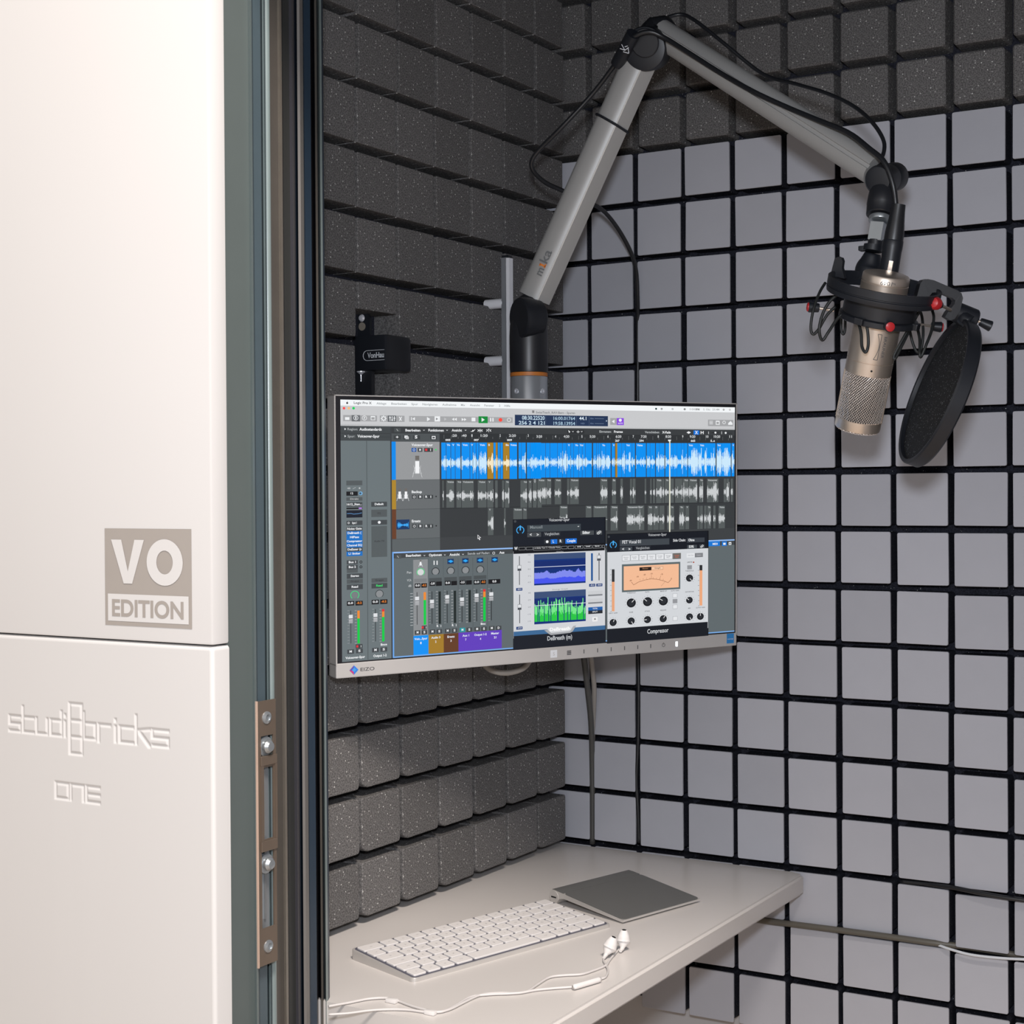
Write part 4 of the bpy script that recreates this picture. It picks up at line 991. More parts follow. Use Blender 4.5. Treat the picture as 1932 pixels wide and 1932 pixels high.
["c",410.5,403.7,3.5,3.2,[40,42,44],3,0,0,360],
["r",303.2,519.3,322.6,535.4,[66,70,72],2],
["c",313.4,527.8,5.3,5.0,[240,242,244],4,0.7,0,360],
["r",329.5,519.5,349.9,536.6,[66,70,72],2],
["t",336.2,532.1,7.2,8.3,"M",[240,242,244],4,1],
["r",357.8,520.7,397.0,537.4,[66,70,72],2],
["t",362.7,532.8,8.8,8.3,"R",[240,242,244],4,1],
["t",385.2,533.4,3.0,8.3,"I",[240,242,244],4,1],
["c",410.4,528.5,3.5,3.2,[40,42,44],3,0,0,360],
["r",318.7,253.2,336.1,305.4,[245,246,248],4],
["r",318.7,230.3,336.2,248.7,[110,106,102],4],
["l",318.6,276.0,306.3,321.6,3,[220,222,224],4],
["l",318.6,303.4,311.6,271.4,2,[220,222,224],4],
["l",336.1,276.1,348.3,322.0,3,[220,222,224],4],
["l",336.1,303.6,343.1,271.6,2,[220,222,224],4],
["l",306.4,303.4,348.4,303.7,2,[200,202,204],4],
["r",244.6,380.6,255.1,410.6,[245,246,248],4],
["r",244.6,367.5,255.2,378.1,[110,106,102],4],
["l",244.6,393.6,237.1,419.7,3,[220,222,224],4],
["l",244.5,409.3,240.4,391.0,2,[220,222,224],4],
["l",255.1,393.8,262.5,420.1,3,[220,222,224],4],
["l",255.1,409.5,259.4,391.2,2,[220,222,224],4],
["l",237.2,409.2,262.5,409.6,2,[200,202,204],4],
["r",272.0,380.9,282.6,411.0,[245,246,248],4],
["r",272.0,367.8,282.6,378.5,[110,106,102],4],
["l",272.0,394.0,264.5,420.2,3,[220,222,224],4],
["l",272.0,409.8,267.8,391.4,2,[220,222,224],4],
["l",282.6,394.2,290.0,420.6,3,[220,222,224],4],
["l",282.6,410.0,286.9,391.6,2,[220,222,224],4],
["l",264.5,409.7,290.0,410.1,2,[200,202,204],4],
["r",234.8,498.4,292.5,539.6,[22,55,100],2],
["w",239.6,499.4,287.7,538.6,0.42,5,[60,170,250],4],
["r",434.8,174.3,455.5,329.4,[0,146,246],3],
["w",434.8,174.3,455.5,329.4,0.35,1022,[205,235,255],5],
["r",457.6,174.2,476.4,329.6,[0,146,246],3],
["w",457.6,174.2,476.4,329.6,0.35,1068,[205,235,255],5],
["r",478.5,174.1,496.4,329.8,[0,146,246],3],
["w",478.5,174.1,496.4,329.8,0.35,1110,[205,235,255],5],
["r",498.4,174.0,521.4,330.0,[0,146,246],3],
["w",498.4,174.0,521.4,330.0,0.35,1150,[205,235,255],5],
["r",525.9,173.9,563.8,330.4,[0,146,246],3],
["w",525.9,173.9,563.8,330.4,0.35,1205,[205,235,255],5],
["r",565.7,173.8,576.9,330.6,[0,146,246],3],
["w",565.7,173.8,576.9,330.6,0.35,1284,[205,235,255],5],
["r",578.8,173.8,592.1,330.7,[0,146,246],3],
["w",578.8,173.8,592.1,330.7,0.35,1310,[205,235,255],5],
["r",594.0,173.7,604.8,330.8,[0,146,246],3],
["w",594.0,173.7,604.8,330.8,0.35,1340,[205,235,255],5],
["r",606.7,173.7,643.1,331.2,[0,146,246],3],
["w",606.7,173.7,643.1,331.2,0.35,1365,[205,235,255],5],
["r",645.0,173.6,672.9,331.5,[172,128,36],3],
["w",645.0,173.6,672.9,331.5,0.3,3,[250,235,200],5],
["r",674.2,173.5,683.7,331.6,[0,146,246],3],
["w",674.2,173.5,683.7,331.6,0.3,4,[205,235,255],5],
["r",684.5,173.4,692.5,331.7,[172,128,36],3],
["w",684.5,173.4,692.5,331.7,0.25,5,[250,235,200],5],
["r",694.3,173.4,704.3,331.8,[0,146,246],3],
["w",694.3,173.4,704.3,331.8,0.3,6,[205,235,255],5],
["r",706.7,173.3,717.3,331.9,[0,146,246],3],
["w",706.7,173.3,717.3,331.9,0.3,7,[205,235,255],5],
["r",719.1,173.3,748.4,332.2,[172,128,36],3],
["w",719.1,173.3,748.4,332.2,0.3,8,[250,235,200],5],
["r",749.7,173.2,785.0,332.5,[0,146,246],3],
["w",749.7,173.2,785.0,332.5,0.35,9,[205,235,255],5],
["r",791.9,173.1,805.5,331.3,[0,146,246],3],
["w",791.9,173.1,805.5,331.3,0.32,1724,[205,235,255],5],
["r",806.6,173.0,826.5,331.5,[0,146,246],3],
["w",806.6,173.0,826.5,331.5,0.32,1752,[205,235,255],5],
["r",831.9,172.9,846.6,331.7,[0,146,246],3],
["w",831.9,172.9,846.6,331.7,0.32,1800,[205,235,255],5],
["r",847.7,172.9,857.2,331.8,[0,146,246],3],
["w",847.7,172.9,857.2,331.8,0.32,1830,[205,235,255],5],
["r",858.3,172.8,867.8,331.9,[0,146,246],3],
["w",858.3,172.8,867.8,331.9,0.32,1850,[205,235,255],5],
["r",868.9,172.8,900.8,332.2,[0,146,246],3],
["w",868.9,172.8,900.8,332.2,0.32,1870,[205,235,255],5],
["r",850.6,174.8,880.7,327.7,[0,146,246],3],
["w",850.6,174.8,880.7,327.7,0.3,7,[205,235,255],5],
["r",882.4,174.7,899.4,327.7,[0,146,246],3],
["w",882.4,174.7,899.4,327.7,0.3,67,[205,235,255],5],
["r",901.0,174.6,921.8,327.8,[0,146,246],3],
["w",901.0,174.6,921.8,327.8,0.3,102,[205,235,255],5],
["r",923.4,174.5,942.7,327.9,[0,146,246],3],
["w",923.4,174.5,942.7,327.9,0.3,144,[205,235,255],5],
["r",944.3,174.5,979.9,328.1,[0,146,246],3],
["w",944.3,174.5,979.9,328.1,0.3,183,[205,235,255],5],
["r",981.4,174.4,1004.2,328.2,[0,146,246],3],
["w",981.4,174.4,1004.2,328.2,0.4,252,[205,235,255],5],
["r",1005.7,174.3,1024.8,328.2,[0,146,246],3],
["w",1005.7,174.3,1024.8,328.2,0.4,297,[205,235,255],5],
["r",1026.4,174.2,1045.0,328.3,[0,146,246],3],
["w",1026.4,174.2,1045.0,328.3,0.4,335,[205,235,255],5],
["r",1046.5,174.1,1059.8,328.3,[0,146,246],3],
["w",1046.5,174.1,1059.8,328.3,0.3,372,[205,235,255],5],
["r",1061.2,174.1,1085.0,328.4,[0,146,246],3],
["w",1061.2,174.1,1085.0,328.4,0.3,399,[205,235,255],5],
["r",1086.4,174.0,1102.6,328.4,[0,146,246],3],
["w",1086.4,174.0,1102.6,328.4,0.3,445,[205,235,255],5],
["r",1104.0,174.0,1119.1,328.5,[0,146,246],3],
["w",1104.0,174.0,1119.1,328.5,0.3,477,[205,235,255],5],
["r",1120.5,173.9,1152.3,328.6,[0,146,246],3],
["w",1120.5,173.9,1152.3,328.6,0.3,507,[205,235,255],5],
["r",1158.1,173.8,1174.5,328.6,[0,146,246],3],
["w",1158.1,173.8,1174.5,328.6,0.3,575,[205,235,255],5],
["r",1175.9,173.7,1184.6,328.6,[0,146,246],3],
["w",1175.9,173.7,1184.6,328.6,0.3,607,[205,235,255],5],
["r",1185.9,173.7,1196.8,328.5,[0,146,246],3],
["w",1185.9,173.7,1196.8,328.5,0.3,625,[205,235,255],5],
["r",1198.2,173.7,1222.0,328.6,[0,146,246],3],
["w",1198.2,173.7,1222.0,328.6,0.3,647,[205,235,255],5],
["r",1223.3,173.6,1248.4,328.7,[0,146,246],3],
["w",1223.3,173.6,1248.4,328.7,0.3,692,[205,235,255],5],
["r",1253.1,173.5,1269.9,328.7,[0,146,246],3],
["w",1253.1,173.5,1269.9,328.7,0.3,745,[205,235,255],5],
["r",1272.3,173.4,1282.3,329.8,[172,128,36],3],
["w",1272.3,173.4,1282.3,329.8,0.25,1,[250,235,200],5],
["r",1282.4,173.4,1303.9,328.7,[0,146,246],3],
["w",1282.4,173.4,1303.9,328.7,0.3,797,[205,235,255],5],
["r",1305.1,173.3,1322.1,328.8,[0,146,246],3],
["w",1305.1,173.3,1322.1,328.8,0.3,837,[205,235,255],5],
["r",1323.3,173.3,1358.0,329.0,[0,146,246],3],
["w",1323.3,173.3,1358.0,329.0,0.3,869,[205,235,255],5],
["r",1359.2,173.2,1374.1,329.0,[0,146,246],3],
["w",1359.2,173.2,1374.1,329.0,0.3,932,[205,235,255],5],
["r",1379.3,173.1,1431.8,329.2,[0,146,246],3],
["w",1379.3,173.1,1431.8,329.2,0.3,967,[205,235,255],5],
["r",1435.8,172.9,1453.2,329.2,[0,146,246],3],
["w",1435.8,172.9,1453.2,329.2,0.3,1065,[205,235,255],5],
["r",1454.3,172.9,1480.6,329.3,[0,146,246],3],
["w",1454.3,172.9,1480.6,329.3,0.3,1097,[205,235,255],5],
["r",1484.6,172.8,1502.8,329.2,[0,146,246],3],
["w",1484.6,172.8,1502.8,329.2,0.3,1149,[205,235,255],5],
["r",1503.8,172.7,1530.4,329.3,[0,146,246],3],
["w",1503.8,172.7,1530.4,329.3,0.3,1182,[205,235,255],5],
["r",1534.9,172.6,1576.4,329.5,[0,146,246],3],
["w",1534.9,172.6,1576.4,329.5,0.3,1235,[205,235,255],5],
["r",1577.3,172.5,1597.1,329.5,[0,146,246],3],
["w",1577.3,172.5,1597.1,329.5,0.3,1307,[205,235,255],5],
["r",1598.1,172.4,1620.9,329.6,[0,146,246],3],
["w",1598.1,172.4,1620.9,329.6,0.3,1342,[205,235,255],5],
["r",1621.8,172.3,1635.8,329.6,[0,146,246],3],
["w",1621.8,172.3,1635.8,329.6,0.48,1382,[205,235,255],5],
["r",1636.7,172.3,1655.0,329.6,[0,146,246],3],
["w",1636.7,172.3,1655.0,329.6,0.48,1407,[205,235,255],5],
["r",1658.2,172.2,1713.9,329.9,[0,146,246],3],
["w",1658.2,172.2,1713.9,329.9,0.48,1443,[205,235,255],5],
["r",1714.7,172.0,1750.2,330.1,[0,146,246],3],
["w",1714.7,172.0,1750.2,330.1,0.48,1537,[205,235,255],5],
["r",1751.0,171.9,1811.3,330.5,[0,146,246],3],
["w",1751.0,171.9,1811.3,330.5,0.48,1597,[205,235,255],5],
["r",1816.9,171.7,1845.1,330.5,[0,146,246],3],
["w",1816.9,171.7,1845.1,330.5,0.48,1705,[205,235,255],5],
["r",1845.8,171.6,1897.6,330.8,[0,146,246],3],
["w",1845.8,171.6,1897.6,330.8,0.48,1752,[205,235,255],5],
["r",1902.0,171.4,1917.5,330.7,[0,146,246],3],
["w",1902.0,171.4,1917.5,330.7,0.48,1843,[205,235,255],5],
["t",459.6,188.0,14.9,6.9,"Vo",[225,240,255],6,1],
["t",484.4,188.0,9.0,6.9,"V",[225,240,255],6,1],
["t",504.9,187.9,13.5,7.0,"Vo",[225,240,255],6,1],
["t",531.5,187.9,23.1,7.0,"Voic",[225,240,255],6,1],
["t",570.2,187.8,8.6,7.0,"V",[225,240,255],6,1],
["t",610.3,187.7,23.4,7.0,"Voic",[225,240,255],6,1],
["t",650.1,187.6,7.2,7.0,"B",[225,240,255],6,1],
["t",731.5,187.4,14.5,7.1,"Ba",[225,240,255],6,1],
["t",753.3,187.4,29.2,7.1,"Voice",[225,240,255],6,1],
["t",1032.9,187.7,8.7,7.3,"V",[225,240,255],6,1],
["t",1068.4,187.6,14.8,7.3,"Vo",[225,240,255],6,1],
["t",1091.4,187.6,17.0,7.3,"Voi",[225,240,255],6,1],
["t",1205.0,187.4,14.5,7.3,"Vo",[225,240,255],6,1],
["t",1260.0,187.2,9.0,7.4,"V",[225,240,255],6,1],
["t",1329.1,187.1,17.1,7.4,"Voi",[225,240,255],6,1],
["t",1385.1,187.0,28.8,7.5,"Voice",[225,240,255],6,1],
["t",1662.6,186.4,22.2,7.6,"Voic",[225,240,255],6,1],
["t",1725.1,186.3,21.8,7.6,"Voic",[225,240,255],6,1],
["t",1822.0,186.1,17.2,7.7,"Voi",[225,240,255],6,1],
["t",1907.7,185.9,7.5,7.7,"V",[225,240,255],6,1],
["r",438.7,335.7,444.6,451.5,[86,92,92],3],
["w",438.7,335.7,444.6,451.5,0.28,30,[205,208,210],5],
["r",456.5,335.9,491.4,452.4,[86,92,92],3],
["w",456.5,335.9,491.4,452.4,0.28,31,[205,208,210],5],
["r",502.4,336.4,523.5,453.0,[86,92,92],3],
["w",502.4,336.4,523.5,453.0,0.28,32,[205,208,210],5],
["r",526.5,336.6,581.0,454.1,[86,92,92],3],
["w",526.5,336.6,581.0,454.1,0.28,33,[205,208,210],5],
["r",600.3,337.3,640.2,455.3,[86,92,92],3],
["w",600.3,337.3,640.2,455.3,0.28,34,[205,208,210],5],
["r",643.6,337.8,672.0,455.9,[86,92,92],3],
["w",643.6,337.8,672.0,455.9,0.28,35,[205,208,210],5],
["r",681.1,338.1,692.7,456.3,[86,92,92],3],
["w",681.1,338.1,692.7,456.3,0.28,36,[205,208,210],5],
["r",713.7,338.5,722.7,456.9,[86,92,92],3],
["w",713.7,338.5,722.7,456.9,0.28,37,[205,208,210],5],
["r",726.6,338.6,747.1,457.4,[86,92,92],3],
["w",726.6,338.6,747.1,457.4,0.28,38,[205,208,210],5],
["r",800.7,339.3,832.7,459.0,[86,92,92],3],
["w",800.7,339.3,832.7,459.0,0.28,39,[205,208,210],5],
["r",838.7,339.7,854.9,459.4,[86,92,92],3],
["w",838.7,339.7,854.9,459.4,0.28,40,[205,208,210],5],
["r",860.4,339.9,877.7,459.9,[86,92,92],3],
["w",860.4,339.9,877.7,459.9,0.28,41,[205,208,210],5],
["r",882.7,340.1,902.8,460.4,[86,92,92],3],
["w",882.7,340.1,902.8,460.4,0.28,42,[205,208,210],5],
["r",860.6,332.3,879.0,446.5,[86,92,92],3],
["w",860.6,332.3,879.0,446.5,0.3,60,[205,208,210],5],
["r",882.9,332.5,923.3,446.9,[86,92,92],3],
["w",882.9,332.5,923.3,446.9,0.3,61,[205,208,210],5],
["r",925.6,332.9,949.6,446.9,[86,92,92],3],
["w",925.6,332.9,949.6,446.9,0.3,62,[205,208,210],5],
["r",966.9,333.3,998.7,447.4,[86,92,92],3],
["w",966.9,333.3,998.7,447.4,0.3,63,[205,208,210],5],
["r",1028.1,333.8,1038.4,447.7,[86,92,92],3],
["w",1028.1,333.8,1038.4,447.7,0.3,64,[205,208,210],5],
["r",1041.8,334.0,1086.1,448.1,[86,92,92],3],
["w",1041.8,334.0,1086.1,448.1,0.3,65,[205,208,210],5],
["r",1194.6,335.4,1231.2,450.3,[86,92,92],3],
["w",1194.6,335.4,1231.2,450.3,0.3,66,[205,208,210],5],
["r",1255.3,335.9,1275.2,450.6,[86,92,92],3],
["w",1255.3,335.9,1275.2,450.6,0.3,67,[205,208,210],5],
["r",1298.2,336.3,1310.4,450.8,[86,92,92],3],
["w",1298.2,336.3,1310.4,450.8,0.3,68,[205,208,210],5],
["r",1348.4,336.8,1358.3,451.2,[86,92,92],3],
["w",1348.4,336.8,1358.3,451.2,0.3,69,[205,208,210],5],
["r",1362.1,336.9,1376.7,451.1,[86,92,92],3],
["w",1362.1,336.9,1376.7,451.1,0.3,70,[205,208,210],5],
["r",1425.5,337.5,1433.3,451.7,[86,92,92],3],
["w",1425.5,337.5,1433.3,451.7,0.3,71,[205,208,210],5],
["r",1454.4,337.8,1462.3,451.8,[86,92,92],3],
["w",1454.4,337.8,1462.3,451.8,0.3,72,[205,208,210],5],
["r",1469.6,337.9,1479.8,451.6,[86,92,92],3],
["w",1469.6,337.9,1479.8,451.6,0.3,73,[205,208,210],5],
["r",1485.9,338.1,1516.1,451.8,[86,92,92],3],
["w",1485.9,338.1,1516.1,451.8,0.3,74,[205,208,210],5],
["r",1518.7,338.4,1529.0,451.6,[86,92,92],3],
["w",1518.7,338.4,1529.0,451.6,0.3,75,[205,208,210],5],
["r",1532.8,338.5,1553.2,451.6,[86,92,92],3],
["w",1532.8,338.5,1553.2,451.6,0.3,76,[205,208,210],5],
["r",1559.9,338.8,1581.0,451.6,[86,92,92],3],
["w",1559.9,338.8,1581.0,451.6,0.3,77,[205,208,210],5],
["r",1588.3,339.0,1627.4,452.0,[86,92,92],3],
["w",1588.3,339.0,1627.4,452.0,0.3,78,[205,208,210],5],
["r",1629.9,339.4,1660.9,452.1,[86,92,92],3],
["w",1629.9,339.4,1660.9,452.1,0.55,79,[205,208,210],5],
["r",1664.0,339.8,1709.1,452.5,[86,92,92],3],
["w",1664.0,339.8,1709.1,452.5,0.55,80,[205,208,210],5],
["r",1720.7,340.3,1741.8,452.6,[86,92,92],3],
["w",1720.7,340.3,1741.8,452.6,0.55,81,[205,208,210],5],
["r",1763.7,340.7,1827.3,453.7,[86,92,92],3],
["w",1763.7,340.7,1827.3,453.7,0.55,82,[205,208,210],5],
["r",1858.1,341.6,1870.5,454.0,[86,92,92],3],
["w",1858.1,341.6,1870.5,454.0,0.55,83,[205,208,210],5],
["r",1873.0,341.7,1887.9,453.8,[86,92,92],3],
["w",1873.0,341.7,1887.9,453.8,0.55,84,[205,208,210],5],
["r",1897.7,341.9,1909.0,453.7,[86,92,92],3],
["w",1897.7,341.9,1909.0,453.7,0.55,85,[205,208,210],5],
["t",461.0,346.1,29.4,6.9,"Voice",[190,194,196],6,1],
["t",507.4,346.6,16.0,7.0,"Voi",[190,194,196],6,1],
["t",532.0,346.9,46.9,7.0,"Voiceove",[190,194,196],6,1],
["t",605.9,347.7,28.1,7.0,"Voice",[190,194,196],6,1],
["t",650.3,348.2,8.2,7.1,"V",[190,194,196],6,1],
["t",732.9,349.1,12.5,7.1,"Vo",[190,194,196],6,1],
["t",816.5,350.0,14.8,7.1,"Voi",[190,194,196],6,1],
["t",842.9,350.3,8.5,7.2,"V",[190,194,196],6,1],
["t",865.2,350.5,9.6,7.2,"V",[190,194,196],6,1],
["t",865.9,342.8,8.5,7.2,"V",[190,194,196],6,1],
["t",888.2,343.1,27.7,7.2,"Voice",[190,194,196],6,1],
["t",931.0,343.5,16.1,7.2,"Voi",[190,194,196],6,1],
["t",972.9,343.9,22.7,7.2,"Voic",[190,194,196],6,1],
["t",1047.3,344.7,36.7,7.3,"Voiceo",[190,194,196],6,1],
["t",1200.3,346.2,28.0,7.4,"Voice",[190,194,196],6,1],
["t",1259.8,346.8,12.4,7.4,"Ba",[190,194,196],6,1],
["t",1490.7,349.2,23.4,7.5,"Voic",[190,194,196],6,1],
["t",1538.8,349.7,13.0,7.6,"Vo",[190,194,196],6,1],
["t",1638.4,350.7,19.1,7.6,"Voi",[190,194,196],6,1],
["t",1669.5,351.0,37.3,7.6,"Voiceo",[190,194,196],6,1],
["t",1725.6,351.6,15.2,7.7,"Vo",[190,194,196],6,1],
["t",1768.1,352.0,53.2,7.7,"Voiceover",[190,194,196],6,1],
["r",646.9,458.2,672.2,575.9,[86,92,92],3],
["w",646.9,458.2,672.2,575.9,0.3,100,[205,208,210],5],
["r",722.7,459.7,730.2,577.5,[86,92,92],3],
["w",722.7,459.7,730.2,577.5,0.3,101,[205,208,210],5],
["r",766.5,460.6,809.2,575.1,[86,92,92],3],
["w",766.5,460.6,809.2,575.1,0.02,102,[205,208,210],5],
["r",812.6,461.5,830.9,575.7,[86,92,92],3],
["w",812.6,461.5,830.9,575.7,0.02,103,[205,208,210],5],
["r",991.7,454.4,1030.2,567.8,[86,92,92],3],
["w",991.7,454.4,1030.2,567.8,0.32,120,[205,208,210],5],
["r",1120.9,456.8,1150.3,570.4,[86,92,92],3],
["w",1120.9,456.8,1150.3,570.4,0.03,121,[205,208,210],5],
["r",1159.7,457.5,1229.7,571.8,[86,92,92],3],
["w",1159.7,457.5,1229.7,571.8,0.03,122,[205,208,210],5],
["r",1247.6,459.2,1285.0,572.6,[86,92,92],3],
["w",1247.6,459.2,1285.0,572.6,0.32,123,[205,208,210],5],
["r",1330.9,460.7,1422.6,575.6,[86,92,92],3],
["w",1330.9,460.7,1422.6,575.6,0.32,124,[205,208,210],5],
["r",1442.1,462.8,1468.0,576.1,[86,92,92],3],
["w",1442.1,462.8,1468.0,576.1,0.32,125,[205,208,210],5],
["r",1470.6,463.3,1499.6,576.2,[86,92,92],3],
["w",1470.6,463.3,1499.6,576.2,0.32,126,[205,208,210],5],
["r",1503.3,464.0,1530.1,576.3,[86,92,92],3],
["w",1503.3,464.0,1530.1,576.3,0.32,127,[205,208,210],5],
["r",1545.6,464.8,1582.1,576.9,[86,92,92],3],
["w",1545.6,464.8,1582.1,576.9,0.32,128,[205,208,210],5],
["r",1610.8,466.0,1639.3,577.7,[86,92,92],3],
["w",1610.8,466.0,1639.3,577.7,0.32,129,[205,208,210],5],
["r",1644.3,466.6,1664.5,577.6,[86,92,92],3],
["w",1644.3,466.6,1664.5,577.6,0.32,130,[205,208,210],5],
["r",1710.4,467.9,1721.8,578.4,[86,92,92],3],
["w",1710.4,467.9,1721.8,578.4,0.32,131,[205,208,210],5],
["r",1725.0,468.1,1740.6,578.2,[86,92,92],3],
["w",1725.0,468.1,1740.6,578.2,0.32,132,[205,208,210],5],
["r",1748.0,468.6,1761.3,577.9,[86,92,92],3],
["w",1748.0,468.6,1761.3,577.9,0.32,133,[205,208,210],5],
["r",1765.1,468.9,1785.8,577.8,[86,92,92],3],
["w",1765.1,468.9,1785.8,577.8,0.32,134,[205,208,210],5],
["r",1799.3,469.5,1811.5,577.7,[86,92,92],3],
["w",1799.3,469.5,1811.5,577.7,0.32,135,[205,208,210],5],
["r",1828.8,470.1,1864.5,578.4,[86,92,92],3],
["w",1828.8,470.1,1864.5,578.4,0.32,136,[205,208,210],5],
["t",652.0,468.7,7.7,7.1,"V",[190,194,196],6,1],
["t",770.7,471.1,35.7,7.1,"Voiceo",[190,194,196],6,1],
["t",815.3,472.0,13.2,7.2,"Vo",[190,194,196],6,1],
["t",995.0,465.1,32.6,7.3,"Voiceo",[190,194,196],6,1],
["t",1126.4,467.6,20.5,7.3,"Voic",[190,194,196],6,1],
["t",1164.7,468.4,63.2,7.4,"Voiceover-S",[190,194,196],6,1],
["t",1253.3,470.1,28.8,7.4,"Voice",[190,194,196],6,1],
["t",1335.6,471.7,80.5,7.5,"Voiceover-Spur",[190,194,196],6,1],
["t",1448.0,474.0,14.5,7.5,"Voi",[190,194,196],6,1],
["t",1482.9,474.6,9.9,7.5,"Er",[190,194,196],6,1],
["t",1567.0,476.3,11.8,7.6,"Vo",[190,194,196],6,1],
["t",1616.9,477.3,13.7,7.6,"Vo",[190,194,196],6,1],
["t",1650.4,477.9,8.4,7.6,"V",[190,194,196],6,1],
["t",1770.7,480.3,11.6,7.7,"Vo",[190,194,196],6,1],
["t",1833.8,481.5,27.8,7.7,"Voice",[190,194,196],6,1],
["r",1556.0,162.5,1562.1,589.0,[235,235,215],9],
["p",[[1549.5,156.5],[1565.4,156.4],[1565.4,161.4],[1557.8,167.5],[1549.5,161.5]],[240,242,244],9],
["p",[[598.4,571.7],[598.4,591.5],[603.0,587.9],[606.6,596.0],[610.2,594.7],[607.1,586.1],[614.7,586.3]],[240,240,242],12],
["p",[[600.5,576.5],[600.5,587.8],[603.5,585.0],[609.6,584.3]],[20,20,22],13],
["r",216,633.4,1920,639.4,[150,190,245],3],
["r",216,639.4,1920,1080,[97,106,109],2],
["r",216,639.4,1920,660,[66,70,72],3],
["r",216,633,222,1078,[110,170,240],4],
["r",216,1074,1920,1079,[120,175,240],4],
["t",275.4,655.8,66.1,9.2,"Bearbeiten",[240,242,244],6,1],
["t",376.8,657.4,57.8,9.2,"Optionen",[240,242,244],6,1],
["t",469.4,658.9,46.6,9.3,"Ansicht",[240,242,244],6,1],
["t",551.8,657.1,103.0,8.4,"Sends auf Fader:",[190,194,196],6,0],
["c",673.3,654.3,6.2,5.7,[240,242,244],6,0.7,0,360],
["t",699.7,658.1,23.4,9.0,"Aus",[240,242,244],6,1],
["l",353.7,651.3,357.1,655.1,3,[240,242,244],6],
["l",357.1,655.1,360.6,651.6,3,[240,242,244],6],
["l",445.0,652.0,448.5,655.9,3,[240,242,244],6],
["l",448.5,655.9,451.9,652.3,3,[240,242,244],6],
["l",527.5,652.7,531.1,656.5,3,[240,242,244],6],
["l",531.1,656.5,534.6,652.9,3,[240,242,244],6],
["r",230.6,646.0,255.1,662.4,[76,81,83],5],
["l",237.3,649.9,244.0,658.3,4,[190,190,190],6],
["t",279.6,726.6,19.4,8.3,"Pan",[190,194,196],6,0],
["t",279.5,759.7,19.4,8.3,"VCA",[190,194,196],6,0],
["t",285.3,783.4,13.6,8.3,"dB",[190,194,196],6,0],
["r",307.3,669.9,372.0,994.8,[140,143,145],3],
["r",336.6,679.3,343.4,695.3,[245,246,248],4],
["r",336.6,672.4,343.4,678.1,[110,106,102],4],
["l",336.5,686.2,331.7,699.8,3,[220,222,224],4],
["l",336.5,694.5,333.8,684.7,2,[220,222,224],4],
["l",343.4,686.4,348.2,700.5,3,[220,222,224],4],
["l",343.4,694.7,346.1,685.2,2,[220,222,224],4],
["l",331.7,694.3,348.2,694.9,2,[200,202,204],4],
["c",339.9,723.2,17.6,16.6,[60,225,130],5,0.86,-50,230],
["c",339.9,723.2,14.2,13.4,[215,218,218],6,0,0,360],
["r",311.1,751.0,367.3,766.4,[125,128,130],4],
["r",313.5,770.4,338.8,789.2,[18,19,21],4],
["t",317.3,783.1,17.8,7.8,"0.0",[240,242,244],6,1],
["r",342.3,770.8,367.8,789.6,[18,19,21],4],
["t",346.1,783.5,17.8,7.9,"-0.2",[245,140,50],6,1],
["r",322.2,807.7,324.9,945.5,[25,26,28],5],
["r",309.1,806.4,317.8,808.2,[150,154,156],5],
["r",341.3,806.4,350.1,811.4,[140,144,146],5],
["r",309.0,818.9,317.8,820.7,[150,154,156],5],
["r",341.3,818.9,350.1,823.9,[140,144,146],5],
["r",309.0,831.4,317.8,833.2,[150,154,156],5],
["r",341.2,831.4,350.0,836.5,[140,144,146],5],
["r",309.0,843.9,317.8,845.7,[150,154,156],5],
["r",341.2,843.9,350.0,849.0,[140,144,146],5],
["r",309.0,856.4,317.8,858.2,[150,154,156],5],
["r",341.2,856.4,350.0,861.5,[140,144,146],5],
["r",309.0,868.8,317.7,870.7,[150,154,156],5],
["r",341.2,869.0,350.0,874.1,[140,144,146],5],
["r",308.9,881.3,317.7,883.2,[150,154,156],5],
["r",341.2,881.5,350.0,886.6,[140,144,146],5],
["r",308.9,893.8,317.7,895.7,[150,154,156],5],
["r",341.2,894.0,350.0,899.2,[140,144,146],5],
["r",308.9,906.3,317.7,908.2,[150,154,156],5],
["r",341.1,906.6,350.0,911.7,[140,144,146],5],
["r",308.9,918.8,317.7,920.7,[150,154,156],5],
["r",341.1,919.1,349.9,924.2,[140,144,146],5],
["r",308.9,931.3,317.6,933.3,[150,154,156],5],
["r",341.1,931.6,349.9,936.8,[140,144,146],5],
["r",308.8,943.9,317.6,945.8,[150,154,156],5],
["r",341.1,944.2,349.9,949.4,[140,144,146],5],
["r",314.9,826.7,332.4,862.7,[225,227,230],6],
["r",314.8,842.4,332.4,846.1,[90,92,94],7],
["r",314.8,848.0,332.4,862.7,[170,172,175],7],
["r",352.5,809.2,363.2,947.8,[28,38,36],5],
["r",352.5,809.2,363.2,947.8,[0,205,70],6],
["r",352.5,809.2,363.3,842.2,[240,140,50],7],
["r",343.5,951.3,367.1,968.5,[66,70,72],4],
["r",343.5,954.1,352.3,963.9,[225,50,60],5],
["t",362.2,964.5,2.0,8.4,"I",[240,242,244],6,1],
["r",312.7,969.7,337.1,987.9,[66,70,72],5],
["t",320.7,982.7,8.6,8.3,"M",[240,242,244],7,1],
["r",343.0,970.7,367.6,989.0,[66,70,72],5],
["t",351.1,983.7,8.6,8.3,"S",[240,242,244],7,1],
["r",372.8,663.1,373.5,987.5,[70,75,77],4],
["r",397.9,677.0,402.3,694.8,[240,242,244],6],
["r",411.2,677.5,415.7,695.3,[240,242,244],6],
